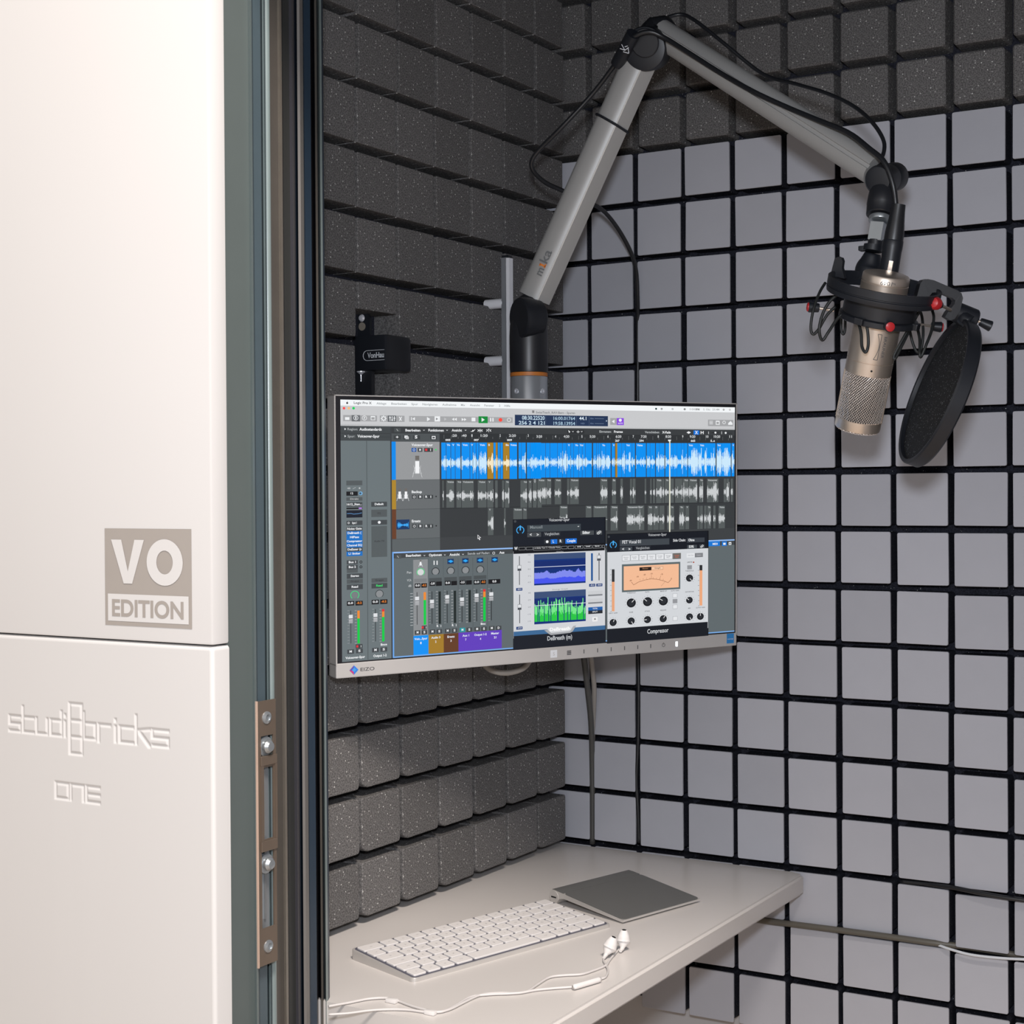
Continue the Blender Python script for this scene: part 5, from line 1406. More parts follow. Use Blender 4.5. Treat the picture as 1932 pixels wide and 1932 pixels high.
["c",406.3,723.2,17.8,16.7,[30,32,34],5,0.86,-50,230],
["c",406.3,723.2,14.3,13.5,[140,143,145],6,0,0,360],
["r",377.2,750.6,434.0,766.1,[76,82,84],4],
["r",379.1,765.3,405.7,784.2,[18,19,21],4],
["t",383.1,778.0,18.6,7.9,"-2.8",[240,242,244],6,1],
["r",407.7,766.6,434.5,785.5,[18,19,21],4],
["t",411.7,779.3,18.7,7.9,"",[240,242,244],6,1],
["r",388.4,808.0,391.3,946.0,[25,26,28],5],
["r",375.1,806.7,384.0,808.5,[150,154,156],5],
["r",407.7,806.6,416.6,811.7,[140,144,146],5],
["r",375.1,819.2,384.0,821.0,[150,154,156],5],
["r",407.7,819.2,416.6,824.3,[140,144,146],5],
["r",375.1,831.7,384.0,833.5,[150,154,156],5],
["r",407.7,831.7,416.6,836.8,[140,144,146],5],
["r",375.1,844.2,384.0,846.0,[150,154,156],5],
["r",407.7,844.2,416.6,849.4,[140,144,146],5],
["r",375.1,856.7,383.9,858.6,[150,154,156],5],
["r",407.7,856.8,416.6,861.9,[140,144,146],5],
["r",375.1,869.2,383.9,871.1,[150,154,156],5],
["r",407.6,869.3,416.6,874.5,[140,144,146],5],
["r",375.1,881.7,383.9,883.6,[150,154,156],5],
["r",407.6,881.9,416.5,887.0,[140,144,146],5],
["r",375.0,894.2,383.9,896.1,[150,154,156],5],
["r",407.6,894.4,416.5,899.6,[140,144,146],5],
["r",375.0,906.8,383.9,908.7,[150,154,156],5],
["r",407.6,907.0,416.5,912.1,[140,144,146],5],
["r",375.0,919.3,383.9,921.2,[150,154,156],5],
["r",407.6,919.5,416.5,924.7,[140,144,146],5],
["r",375.0,931.8,383.9,933.7,[150,154,156],5],
["r",407.6,932.1,416.5,937.3,[140,144,146],5],
["r",375.0,944.3,383.9,946.3,[150,154,156],5],
["r",407.6,944.7,416.5,949.9,[140,144,146],5],
["r",381.0,843.1,398.7,879.3,[225,227,230],6],
["r",381.0,858.9,398.7,862.6,[90,92,94],7],
["r",381.0,864.4,398.7,879.3,[170,172,175],7],
["r",419.1,809.5,429.9,948.3,[28,38,36],5],
["t",410.5,961.3,7.9,8.4,"R",[240,242,244],6,1],
["t",428.4,962.4,2.0,8.4,"I",[240,242,244],6,1],
["r",378.9,970.3,403.6,988.6,[66,70,72],5],
["t",387.0,983.4,8.6,8.4,"M",[240,242,244],7,1],
["r",409.5,971.3,434.4,989.7,[66,70,72],5],
["t",417.7,984.4,8.7,8.4,"S",[240,242,244],7,1],
["r",441.0,665.6,441.8,988.1,[70,75,77],4],
["r",459.9,671.9,488.9,693.5,[22,55,100],5],
["p",[[462.4,682.2],[474.9,676.2],[487.4,683.2],[474.9,689.2]],[40,170,250],6],
["c",474.9,723.3,18.0,16.8,[30,32,34],5,0.86,-50,230],
["c",474.9,723.3,14.5,13.5,[140,143,145],6,0,0,360],
["r",445.4,750.3,502.9,765.9,[76,82,84],4],
["r",447.4,765.8,474.3,784.8,[18,19,21],4],
["t",451.4,778.6,18.9,7.9,"0.0",[240,242,244],6,1],
["r",476.3,767.1,503.4,786.1,[18,19,21],4],
["t",480.4,779.9,18.9,7.9,"",[240,242,244],6,1],
["r",456.9,808.4,459.8,946.6,[25,26,28],5],
["r",443.4,807.0,452.4,808.9,[150,154,156],5],
["r",476.3,807.0,485.4,812.1,[140,144,146],5],
["r",443.4,819.5,452.4,821.4,[150,154,156],5],
["r",476.3,819.5,485.3,824.7,[140,144,146],5],
["r",443.4,832.1,452.4,833.9,[150,154,156],5],
["r",476.3,832.1,485.3,837.2,[140,144,146],5],
["r",443.4,844.6,452.4,846.5,[150,154,156],5],
["r",476.3,844.7,485.3,849.8,[140,144,146],5],
["r",443.4,857.1,452.4,859.0,[150,154,156],5],
["r",476.3,857.2,485.3,862.4,[140,144,146],5],
["r",443.4,869.7,452.3,871.5,[150,154,156],5],
["r",476.3,869.8,485.3,874.9,[140,144,146],5],
["r",443.4,882.2,452.3,884.1,[150,154,156],5],
["r",476.3,882.4,485.3,887.5,[140,144,146],5],
["r",443.4,894.7,452.3,896.6,[150,154,156],5],
["r",476.3,894.9,485.3,900.1,[140,144,146],5],
["r",443.4,907.3,452.3,909.2,[150,154,156],5],
["r",476.3,907.5,485.3,912.7,[140,144,146],5],
["r",443.4,919.8,452.3,921.7,[150,154,156],5],
["r",476.3,920.1,485.3,925.3,[140,144,146],5],
["r",443.4,932.3,452.3,934.3,[150,154,156],5],
["r",476.3,932.6,485.3,937.9,[140,144,146],5],
["r",443.3,944.9,452.3,946.8,[150,154,156],5],
["r",476.3,945.2,485.3,950.4,[140,144,146],5],
["r",449.4,826.6,467.3,863.0,[225,227,230],6],
["r",449.4,842.4,467.3,846.1,[90,92,94],7],
["r",449.4,848.0,467.3,863.0,[170,172,175],7],
["r",487.9,809.9,498.9,948.9,[28,38,36],5],
["t",479.3,962.2,8.0,8.4,"R",[240,242,244],6,1],
["t",497.4,963.3,2.0,8.4,"I",[240,242,244],6,1],
["r",447.3,971.1,472.3,989.5,[66,70,72],5],
["t",455.5,984.2,8.7,8.4,"M",[240,242,244],7,1],
["r",478.3,972.0,503.4,990.5,[66,70,72],5],
["t",486.6,985.2,8.8,8.4,"S",[240,242,244],7,1],
["r",507.9,668.1,509.0,988.6,[70,75,77],4],
["r",527.0,672.1,556.3,693.8,[22,55,100],5],
["p",[[529.6,682.5],[542.2,676.4],[554.8,683.4],[542.2,689.5]],[40,170,250],6],
["c",542.2,723.3,18.2,16.9,[30,32,34],5,0.86,-50,230],
["c",542.2,723.3,14.7,13.6,[140,143,145],6,0,0,360],
["r",512.5,749.8,570.6,765.5,[76,82,84],4],
["r",514.5,766.2,541.7,785.3,[18,19,21],4],
["t",518.6,779.0,19.1,8.0,"-3.5",[240,242,244],6,1],
["r",543.7,767.5,571.1,786.6,[18,19,21],4],
["t",547.8,780.4,19.2,8.0,"",[240,242,244],6,1],
["r",524.1,808.6,527.1,947.0,[25,26,28],5],
["r",510.5,807.3,519.5,809.1,[150,154,156],5],
["r",543.7,807.2,552.9,812.4,[140,144,146],5],
["r",510.5,819.8,519.5,821.7,[150,154,156],5],
["r",543.7,819.8,552.9,825.0,[140,144,146],5],
["r",510.5,832.4,519.5,834.2,[150,154,156],5],
["r",543.8,832.4,552.9,837.6,[140,144,146],5],
["r",510.5,844.9,519.5,846.8,[150,154,156],5],
["r",543.8,845.0,552.9,850.1,[140,144,146],5],
["r",510.5,857.4,519.5,859.3,[150,154,156],5],
["r",543.8,857.5,552.9,862.7,[140,144,146],5],
["r",510.5,870.0,519.5,871.9,[150,154,156],5],
["r",543.8,870.1,552.9,875.3,[140,144,146],5],
["r",510.5,882.5,519.5,884.4,[150,154,156],5],
["r",543.8,882.7,552.9,887.9,[140,144,146],5],
["r",510.5,895.1,519.5,897.0,[150,154,156],5],
["r",543.8,895.3,552.9,900.5,[140,144,146],5],
["r",510.5,907.7,519.5,909.6,[150,154,156],5],
["r",543.8,907.9,552.9,913.1,[140,144,146],5],
["r",510.5,920.2,519.5,922.1,[150,154,156],5],
["r",543.8,920.5,552.9,925.7,[140,144,146],5],
["r",510.5,932.8,519.5,934.7,[150,154,156],5],
["r",543.8,933.1,552.9,938.3,[140,144,146],5],
["r",510.5,945.3,519.5,947.3,[150,154,156],5],
["r",543.8,945.7,552.9,950.9,[140,144,146],5],
["r",516.5,840.7,534.7,877.3,[225,227,230],6],
["r",516.5,856.7,534.7,860.4,[90,92,94],7],
["r",516.5,862.3,534.7,877.3,[170,172,175],7],
["r",555.4,810.2,566.6,949.4,[28,38,36],5],
["r",514.5,971.6,539.8,990.2,[30,150,160],5],
["t",522.8,984.9,8.8,8.5,"M",[240,242,244],7,1],
["r",545.8,972.6,571.2,991.2,[66,70,72],5],
["t",554.2,985.9,8.9,8.5,"S",[240,242,244],7,1],
["r",575.1,670.6,576.3,989.1,[70,75,77],4],
["r",594.4,672.2,624.1,694.1,[22,55,100],5],
["p",[[597.0,682.7],[609.7,676.6],[622.5,683.6],[609.7,689.8]],[40,170,250],6],
["c",609.8,723.2,18.4,17.0,[30,32,34],5,0.86,-50,230],
["c",609.8,723.2,14.8,13.7,[140,143,145],6,0,0,360],
["r",579.7,749.4,638.5,765.2,[76,82,84],4],
["r",579.7,768.6,608.3,787.8,[18,19,21],4],
["t",584.0,781.5,20.0,8.0,"0.0",[240,242,244],6,1],
["r",611.3,769.1,637.0,788.2,[18,19,21],4],
["t",615.2,782.0,17.9,8.0,"-0.2",[245,140,50],6,1],
["r",591.5,808.9,594.6,947.5,[25,26,28],5],
["r",577.7,807.5,586.9,809.4,[150,154,156],5],
["r",611.4,807.5,620.6,812.7,[140,144,146],5],
["r",577.7,820.1,586.9,821.9,[150,154,156],5],
["r",611.4,820.1,620.6,825.3,[140,144,146],5],
["r",577.7,832.6,586.9,834.5,[150,154,156],5],
["r",611.4,832.7,620.6,837.9,[140,144,146],5],
["r",577.7,845.2,586.9,847.1,[150,154,156],5],
["r",611.4,845.3,620.6,850.5,[140,144,146],5],
["r",577.8,857.8,586.9,859.6,[150,154,156],5],
["r",611.4,857.9,620.6,863.1,[140,144,146],5],
["r",577.8,870.3,586.9,872.2,[150,154,156],5],
["r",611.4,870.5,620.7,875.7,[140,144,146],5],
["r",577.8,882.9,586.9,884.8,[150,154,156],5],
["r",611.4,883.1,620.7,888.3,[140,144,146],5],
["r",577.8,895.5,586.9,897.4,[150,154,156],5],
["r",611.5,895.7,620.7,900.9,[140,144,146],5],
["r",577.8,908.0,587.0,910.0,[150,154,156],5],
["r",611.5,908.3,620.7,913.5,[140,144,146],5],
["r",577.8,920.6,587.0,922.5,[150,154,156],5],
["r",611.5,920.9,620.7,926.1,[140,144,146],5],
["r",577.8,933.2,587.0,935.1,[150,154,156],5],
["r",611.5,933.5,620.7,938.8,[140,144,146],5],
["r",577.8,945.8,587.0,947.7,[150,154,156],5],
["r",611.5,946.1,620.7,951.4,[140,144,146],5],
["r",583.8,827.2,602.2,864.0,[225,227,230],6],
["r",583.9,843.2,602.2,847.0,[90,92,94],7],
["r",583.9,848.9,602.2,864.0,[170,172,175],7],
["r",623.2,810.4,634.6,949.8,[28,38,36],5],
["r",623.2,810.4,634.6,949.8,[0,205,70],6],
["r",623.2,810.4,634.5,844.1,[240,140,50],7],
["r",623.2,810.4,634.4,820.4,[230,40,50],8],
["t",611.5,964.3,22.6,8.0,"Bnc",[240,242,244],6,1],
["r",581.9,972.2,607.5,990.8,[66,70,72],5],
["t",590.3,985.5,8.9,8.5,"M",[240,242,244],7,1],
["r",613.6,973.2,639.3,991.9,[66,70,72],5],
["t",622.0,986.5,9.0,8.5,"S",[240,242,244],7,1],
["r",643.0,673.1,644.4,989.5,[70,75,77],4],
["r",662.5,672.4,692.5,694.4,[22,55,100],5],
["p",[[665.1,682.9],[678.0,676.8],[690.9,683.9],[678.0,690.0]],[40,170,250],6],
["r",647.7,768.8,703.6,788.4,[20,21,23],4],
["t",666.8,782.4,18.1,8.1,"0.0",[240,242,244],6,1],
["r",659.6,809.1,662.9,947.9,[25,26,28],5],
["r",645.7,807.8,655.0,809.6,[150,154,156],5],
["r",645.7,820.3,655.0,822.2,[150,154,156],5],
["r",645.8,832.9,655.0,834.8,[150,154,156],5],
["r",645.8,845.5,655.0,847.4,[150,154,156],5],
["r",645.8,858.1,655.1,860.0,[150,154,156],5],
["r",645.8,870.6,655.1,872.6,[150,154,156],5],
["r",645.8,883.2,655.1,885.2,[150,154,156],5],
["r",645.8,895.8,655.1,897.7,[150,154,156],5],
["r",645.9,908.4,655.1,910.3,[150,154,156],5],
["r",645.9,921.0,655.1,922.9,[150,154,156],5],
["r",645.9,933.6,655.2,935.6,[150,154,156],5],
["r",645.9,946.2,655.2,948.2,[150,154,156],5],
["r",651.9,824.9,670.5,861.9,[225,227,230],6],
["r",651.9,841.0,670.5,844.8,[90,92,94],7],
["r",652.0,846.7,670.5,861.9,[170,172,175],7],
["r",650.1,972.8,675.9,991.5,[66,70,72],5],
["t",658.6,986.1,9.0,8.6,"M",[240,242,244],7,1],
["r",682.1,973.8,708.1,992.6,[66,70,72],5],
["t",690.6,987.2,9.1,8.6,"D",[240,242,244],7,1],
["r",293.5,810.9,305.6,813.4,[180,184,186],5],
["r",293.5,823.1,305.6,825.6,[180,184,186],5],
["r",293.5,835.3,305.6,837.8,[180,184,186],5],
["r",293.4,847.5,305.6,850.0,[180,184,186],5],
["r",293.4,859.7,305.6,862.2,[180,184,186],5],
["r",293.4,871.9,305.5,874.4,[180,184,186],5],
["r",293.4,884.1,305.5,886.7,[180,184,186],5],
["r",293.4,896.4,305.5,898.9,[180,184,186],5],
["r",293.3,908.6,305.5,911.1,[180,184,186],5],
["r",293.3,920.8,305.5,923.3,[180,184,186],5],
["r",293.3,933.0,305.4,935.6,[180,184,186],5],
["r",293.3,945.2,305.4,947.8,[180,184,186],5],
["r",306.8,992.5,373.6,1074,[0,146,246],5],
["t",310.7,1010.3,57.8,7.9,"Voic...Spur",[230,235,245],7,1],
["t",336.8,1028.7,5.4,7.9,"1",[235,235,245],7,1],
["r",373.0,992.5,441.9,1073,[165,125,38],5],
["t",385.8,1009.7,40.6,7.9,"Audio 3",[230,235,245],7,1],
["t",403.3,1027.6,5.4,7.9,"2",[235,235,245],7,1],
["r",441.3,992.5,509.1,1073,[100,60,34],5],
["t",458.3,1010.7,33.1,8.0,"Ersatz",[230,235,245],7,1],
["t",472.0,1028.4,5.5,8.0,"3",[235,235,245],7,1],
["r",508.5,992.5,576.4,1073,[98,62,190],5],
["t",527.1,1010.4,30.4,8.0,"Aux 1",[230,235,245],7,1],
["t",539.5,1028.2,5.6,8.0,"7",[235,235,245],7,1],
["r",575.8,992.5,644.5,1073,[98,62,190],5],
["t",581.4,1010.6,57.4,8.0,"Output 1-2",[230,235,245],7,1],
["t",607.2,1029.4,5.6,8.1,"4",[235,235,245],7,1],
["r",643.9,992.5,709.7,1073,[98,62,190],5],
["t",659.9,1009.5,37.3,8.1,"Master",[230,235,245],7,1],
["t",672.8,1027.5,11.4,8.1,"21",[235,235,245],7,1],
["r",1769.3,639.6,1837.0,662.5,[25,120,215],4],
["t",1795.8,656.5,27.6,8.3,"MIDI",[240,242,244],6,1],
["r",1847.9,642.1,1876.0,663.7,[25,120,215],4],
["r",1855.4,648.6,1869.1,658.3,[240,242,244],5],
["r",1886.3,646.4,1901.4,659.4,[240,242,244],5],
["r",1890.1,650.7,1897.6,656.1,[66,70,72],6],
["r",763.5,510.0,1221.6,1094.8,[10,13,20],19],
["r",765.9,511.7,1216.5,661.2,[24,29,38],20],
["r",765.0,651.0,1218.7,1034.7,[212,214,218],20],
["r",765.8,1004.5,1218.8,1054.3,[60,105,150],21],
["r",765.8,1023.9,1219.0,1093.5,[22,27,36],21.6],
["p",[[913.4,1007.3],[1072.4,996.2],[1054.0,1021.6],[1041.7,1027.4],[946.8,1031.2],[935.8,1025.1]],[170,172,176],22],
["p",[[925.4,999.8],[1060.0,993.2],[1044.7,1015.5],[1035.5,1019.3],[948.0,1021.5],[939.4,1014.4]],[215,217,220],23],
["t",940.6,1013.3,101.0,13.1,"DeBreath",[255,255,255],24,1],
["t",928.7,1054.7,122.4,17.5,"DeBreath (m)",[205,208,212],24,0],
["t",937.7,522.8,101.8,11.9,"Voiceover-Spur",[200,202,205],22,0],
["c",774.7,518.9,5.9,5.4,[70,74,78],22,0,0,360],
["c",799.0,558.1,19.0,17.2,[70,175,245],22,0.8,-60,240],
["r",796.0,537.6,802.0,559.3,[70,175,245],23],
["r",832.2,537.5,1095.2,567.3,[62,70,76],21],
["t",845.9,552.9,59.9,11.9,"Manuell",[130,138,142],23,0],
["p",[[1078.4,548.2],[1088.3,547.3],[1083.3,551.6]],[240,242,244],23],
["r",832.3,569.8,899.3,590.1,[70,74,78],21],
["t",844.2,585.2,9.5,10.8,"<",[240,242,244],23,1],
["t",877.7,586.2,10.8,10.8,">",[240,242,244],23,1],
["r",908.9,568.7,993.8,589.6,[40,44,50],21],
["t",916.1,584.1,71.5,10.8,"Vergleichen",[175,178,182],23,0],
["r",1093.3,569.5,1161.9,589.0,[70,74,78],21],
["t",1104.5,583.5,37.4,11.0,"Editor",[240,242,244],23,1],
["r",1171.9,570.5,1203.4,589.1,[70,74,78],21],
["c",1183.2,582.5,6.3,5.5,[240,242,244],23,0.6,0,360],
["c",1192.0,577.2,6.3,5.5,[240,242,244],23,0.6,0,360],
["r",913.8,603.5,944.1,621.9,[50,54,60],21],
["c",928.9,613.2,6.6,6.0,[240,242,244],23,0,0,360],
["r",946.4,603.5,978.1,624.0,[25,115,220],21],
["t",956.2,618.4,6.1,10.9,"L",[240,242,244],23,1],
["r",980.4,603.4,1009.8,622.9,[50,54,60],21],
["t",990.2,617.9,9.8,10.9,"R",[240,242,244],23,1],
["r",1018.3,602.4,1075.0,625.0,[25,115,220],21],
["t",1025.7,617.9,43.1,10.4,"Couple",[240,242,244],23,1],
["r",766.1,628.0,1216.5,661.7,[14,16,20],21],
["t",769.7,644.2,16.5,11.8,"W",[240,242,244],23,1],
["r",790.9,633.1,823.0,646.0,[170,172,175],22],
["r",792.1,634.2,821.8,644.9,[14,16,20],23],
["r",826.5,633.5,859.9,646.5,[170,172,175],22],
["r",827.7,634.6,858.7,645.3,[14,16,20],23],
["r",862.3,633.8,994.0,650.2,[170,172,175],22],
["r",863.5,635.0,992.8,649.1,[14,16,20],23],
["r",998.9,635.3,1027.7,648.3,[170,172,175],22],
["r",1000.1,636.4,1026.5,647.1,[14,16,20],23],
["r",1031.9,635.6,1061.5,648.7,[170,172,175],22],
["r",1033.2,636.8,1060.3,647.5,[14,16,20],23],
["r",1066.4,636.0,1106.1,649.4,[170,172,175],22],
["r",1067.7,637.1,1104.9,648.3,[14,16,20],23],
["r",1111.0,636.5,1151.6,650.0,[170,172,175],22],
["r",1112.3,637.6,1150.4,648.8,[14,16,20],23],
["r",1155.9,637.0,1200.0,650.6,[170,172,175],22],
["r",1157.2,638.1,1198.7,649.4,[14,16,20],23],
["r",1203.7,637.5,1216.4,650.1,[170,172,175],22],
["r",1205.0,638.6,1215.1,648.9,[14,16,20],23],
["t",867.1,643.2,123.9,6.5,"A: Bidder Tom T. > Granular Voice",[190,190,192],25,0],
["t",1077.0,643.7,18.6,5.5,"A>B",[240,242,244],25,0],
["t",1120.4,643.0,21.8,5.5,"Load",[240,242,244],25,0],
["t",1166.0,643.4,23.9,5.5,"Save",[240,242,244],25,0],
["t",972.7,662.0,34.8,4.4,"GRAPH",[150,152,156],23,0],
["t",954.5,830.5,75.8,4.9,"Energy Graph",[150,152,156],23,0],
["r",864.8,666.9,1119.4,805.3,[12,48,120],22],
["r",864.8,666.9,1118.8,692.6,[60,80,120],23],
["r",864.8,699.4,1119.0,736.7,[16,42,110],23],
["r",865.3,834.8,1120.2,978.6,[12,48,120],22],
["r",865.3,834.8,1119.6,863.9,[60,80,120],23],
["r",865.4,867.4,1119.9,908.2,[16,42,110],23],
["r",866.2,749.7,869.9,798.2,[130,140,240],24],
["r",866.3,776.3,869.9,798.2,[70,85,240],25],
["r",869.7,749.8,873.4,798.2,[130,140,240],24],
["r",869.8,776.3,873.4,798.2,[70,85,240],25],
["r",873.3,749.8,876.9,798.1,[130,140,240],24],
["r",873.3,776.3,876.9,798.1,[70,85,240],25],
["r",876.8,750.6,880.5,798.1,[130,140,240],24],
["r",876.9,776.6,880.5,798.1,[70,85,240],25],
["r",880.3,749.7,884.0,798.1,[130,140,240],24],
["r",880.4,776.3,884.0,798.1,[70,85,240],25],
["r",883.8,749.3,887.5,798.1,[130,140,240],24],
["r",883.9,776.1,887.5,798.1,[70,85,240],25],
["r",887.4,750.2,891.1,798.1,[130,140,240],24],
["r",887.5,776.5,891.1,798.1,[70,85,240],25],
["r",890.9,751.2,894.6,798.1,[130,140,240],24],
["r",891.0,776.9,894.6,798.1,[70,85,240],25],
["r",894.5,749.4,898.2,798.1,[130,140,240],24],
["r",894.5,776.1,898.2,798.1,[70,85,240],25],
["r",898.0,747.3,901.7,798.1,[130,140,240],24],
["r",898.1,775.2,901.7,798.1,[70,85,240],25],
["r",901.5,750.5,905.2,798.1,[130,140,240],24],
["r",901.6,776.6,905.2,798.1,[70,85,240],25],
["r",905.1,749.1,908.8,798.1,[130,140,240],24],
["r",905.2,776.0,908.8,798.1,[70,85,240],25],
["r",908.6,749.7,912.3,798.1,[130,140,240],24],
["r",908.7,776.2,912.3,798.1,[70,85,240],25],
["r",912.2,748.5,915.9,798.1,[130,140,240],24],
["r",912.3,775.7,915.9,798.1,[70,85,240],25],
["r",915.7,746.2,919.5,798.1,[130,140,240],24],
["r",915.8,774.6,919.5,798.1,[70,85,240],25],
["r",919.3,744.1,923.0,798.0,[130,140,240],24],
["r",919.4,773.7,923.0,798.0,[70,85,240],25],
["r",922.8,741.7,926.6,798.0,[130,140,240],24],
["r",922.9,772.6,926.6,798.0,[70,85,240],25],
["r",926.4,742.3,930.1,798.0,[130,140,240],24],
["r",926.5,772.9,930.1,798.0,[70,85,240],25],
["r",929.9,744.4,933.7,798.0,[130,140,240],24],
["r",930.0,773.8,933.7,798.0,[70,85,240],25],
["r",933.5,749.6,937.3,798.0,[130,140,240],24],
["r",933.6,776.1,937.3,798.0,[70,85,240],25],
["r",937.1,750.1,940.8,798.0,[130,140,240],24],
["r",937.2,776.4,940.8,798.0,[70,85,240],25],
["r",940.7,755.1,944.4,798.0,[130,140,240],24],
["r",940.8,778.6,944.4,798.0,[70,85,240],25],
["r",944.2,754.9,948.0,798.0,[130,140,240],24],
["r",944.3,778.5,948.0,798.0,[70,85,240],25],
["r",947.8,754.4,951.5,798.0,[130,140,240],24],
["r",947.9,778.3,951.5,798.0,[70,85,240],25],
["r",951.4,753.6,955.1,798.0,[130,140,240],24],
["r",951.5,777.9,955.1,798.0,[70,85,240],25],
["r",955.0,755.5,958.7,798.0,[130,140,240],24],
["r",955.0,778.8,958.7,798.0,[70,85,240],25],
["r",958.5,754.9,962.3,798.0,[130,140,240],24],
["r",958.6,778.5,962.3,798.0,[70,85,240],25],
["r",962.1,753.7,965.8,798.0,[130,140,240],24],
["r",962.2,777.9,965.8,798.0,[70,85,240],25],
["r",965.7,754.6,969.4,798.0,[130,140,240],24],
["r",965.8,778.4,969.4,798.0,[70,85,240],25],
["r",969.3,754.8,973.0,797.9,[130,140,240],24],
["r",969.4,778.4,973.0,797.9,[70,85,240],25],
["r",972.8,751.5,976.6,797.9,[130,140,240],24],
["r",972.9,776.9,976.6,797.9,[70,85,240],25],
["r",976.4,749.9,980.2,797.9,[130,140,240],24],
["r",976.5,776.2,980.2,797.9,[70,85,240],25],
["r",980.0,748.9,983.8,797.9,[130,140,240],24],
["r",980.1,775.8,983.8,797.9,[70,85,240],25],
["r",983.6,749.5,987.4,797.9,[130,140,240],24],
["r",983.7,776.0,987.4,797.9,[70,85,240],25],
["r",987.2,745.5,991.0,797.9,[130,140,240],24],
["r",987.3,774.2,991.0,797.9,[70,85,240],25],
["r",990.8,746.0,994.6,797.9,[130,140,240],24],
["r",990.9,774.5,994.6,797.9,[70,85,240],25],
["r",994.4,748.1,998.2,797.9,[130,140,240],24],
["r",994.5,775.4,998.2,797.9,[70,85,240],25],
["r",998.0,746.8,1001.8,797.9,[130,140,240],24],
["r",998.1,774.8,1001.8,797.9,[70,85,240],25],
["r",1001.5,742.6,1005.4,797.9,[130,140,240],24],
["r",1001.7,772.9,1005.4,797.9,[70,85,240],25],
["r",1005.1,744.8,1009.0,797.9,[130,140,240],24],
["r",1005.3,773.9,1009.0,797.9,[70,85,240],25],
["r",1008.7,742.6,1012.6,797.9,[130,140,240],24],
["r",1008.9,772.9,1012.6,797.9,[70,85,240],25],
["r",1012.3,741.5,1016.2,797.9,[130,140,240],24],
["r",1012.5,772.4,1016.2,797.9,[70,85,240],25],
["r",1016.0,742.6,1019.8,797.8,[130,140,240],24],
["r",1016.1,772.9,1019.8,797.8,[70,85,240],25],
["r",1019.6,746.5,1023.4,797.8,[130,140,240],24],
["r",1019.7,774.7,1023.4,797.8,[70,85,240],25],
["r",1023.2,747.0,1027.0,797.8,[130,140,240],24],
["r",1023.3,774.9,1027.0,797.8,[70,85,240],25],
["r",1026.8,747.9,1030.6,797.8,[130,140,240],24],
["r",1026.9,775.3,1030.6,797.8,[70,85,240],25],
["r",1030.4,746.7,1034.3,797.8,[130,140,240],24],
["r",1030.5,774.7,1034.3,797.8,[70,85,240],25],
["r",1034.0,743.9,1037.9,797.8,[130,140,240],24],
["r",1034.2,773.4,1037.9,797.8,[70,85,240],25],
["r",1037.6,743.1,1041.5,797.8,[130,140,240],24],
["r",1037.8,773.1,1041.5,797.8,[70,85,240],25],
["r",1041.3,745.3,1045.1,797.8,[130,140,240],24],
["r",1041.4,774.1,1045.1,797.8,[70,85,240],25],
["r",1044.9,748.2,1048.8,797.8,[130,140,240],24],
["r",1045.0,775.4,1048.8,797.8,[70,85,240],25],
["r",1048.5,746.0,1052.4,797.8,[130,140,240],24],
["r",1048.7,774.4,1052.4,797.8,[70,85,240],25],
["r",1052.2,750.0,1056.0,797.8,[130,140,240],24],
["r",1052.3,776.2,1056.0,797.8,[70,85,240],25],
["r",1055.8,753.2,1059.7,797.8,[130,140,240],24],
["r",1055.9,777.6,1059.7,797.8,[70,85,240],25],
["r",1059.4,752.3,1063.3,797.8,[130,140,240],24],
["r",1059.6,777.2,1063.3,797.8,[70,85,240],25],
["r",1063.1,754.1,1066.9,797.7,[130,140,240],24],
["r",1063.2,778.0,1066.9,797.7,[70,85,240],25],
["r",1066.7,753.1,1070.6,797.7,[130,140,240],24],
["r",1066.8,777.5,1070.6,797.7,[70,85,240],25],
["r",1070.3,749.0,1074.2,797.7,[130,140,240],24],
["r",1070.5,775.7,1074.2,797.7,[70,85,240],25],
["r",1074.0,744.1,1077.8,797.7,[130,140,240],24],
["r",1074.1,773.5,1077.8,797.7,[70,85,240],25],
["r",1077.6,741.8,1081.5,797.7,[130,140,240],24],
["r",1077.7,772.4,1081.5,797.7,[70,85,240],25],
["r",1081.2,737.3,1085.1,797.7,[130,140,240],24],
["r",1081.4,770.4,1085.1,797.7,[70,85,240],25],
["r",1084.9,743.1,1088.8,797.7,[130,140,240],24],
["r",1085.0,773.0,1088.8,797.7,[70,85,240],25],
["r",1088.6,748.1,1092.4,797.7,[130,140,240],24],
["r",1088.7,775.3,1092.4,797.7,[70,85,240],25],
["r",1092.2,750.1,1096.1,797.7,[130,140,240],24],
["r",1092.3,776.2,1096.1,797.7,[70,85,240],25],
["r",1095.9,751.9,1099.8,797.7,[130,140,240],24],
["r",1096.0,777.0,1099.8,797.7,[70,85,240],25],
["r",1099.6,756.6,1103.4,797.7,[130,140,240],24],
["r",1099.7,779.1,1103.4,797.7,[70,85,240],25],
["r",1103.2,750.9,1107.1,797.7,[130,140,240],24],
["r",1103.3,776.5,1107.1,797.7,[70,85,240],25],
["r",1106.8,750.0,1110.7,797.7,[130,140,240],24],
["r",1107.0,776.1,1110.7,797.7,[70,85,240],25],
["r",1110.5,750.1,1114.4,797.6,[130,140,240],24],
["r",1110.6,776.1,1114.4,797.6,[70,85,240],25],
["r",1114.2,750.1,1118.1,797.6,[130,140,240],24],
["r",1114.3,776.2,1118.1,797.6,[70,85,240],25],
["r",866.6,888.1,870.0,967.6,[120,235,140],24],
["r",866.7,931.7,870.0,967.6,[30,200,60],25],
["r",870.2,898.0,873.6,967.6,[120,235,140],24],
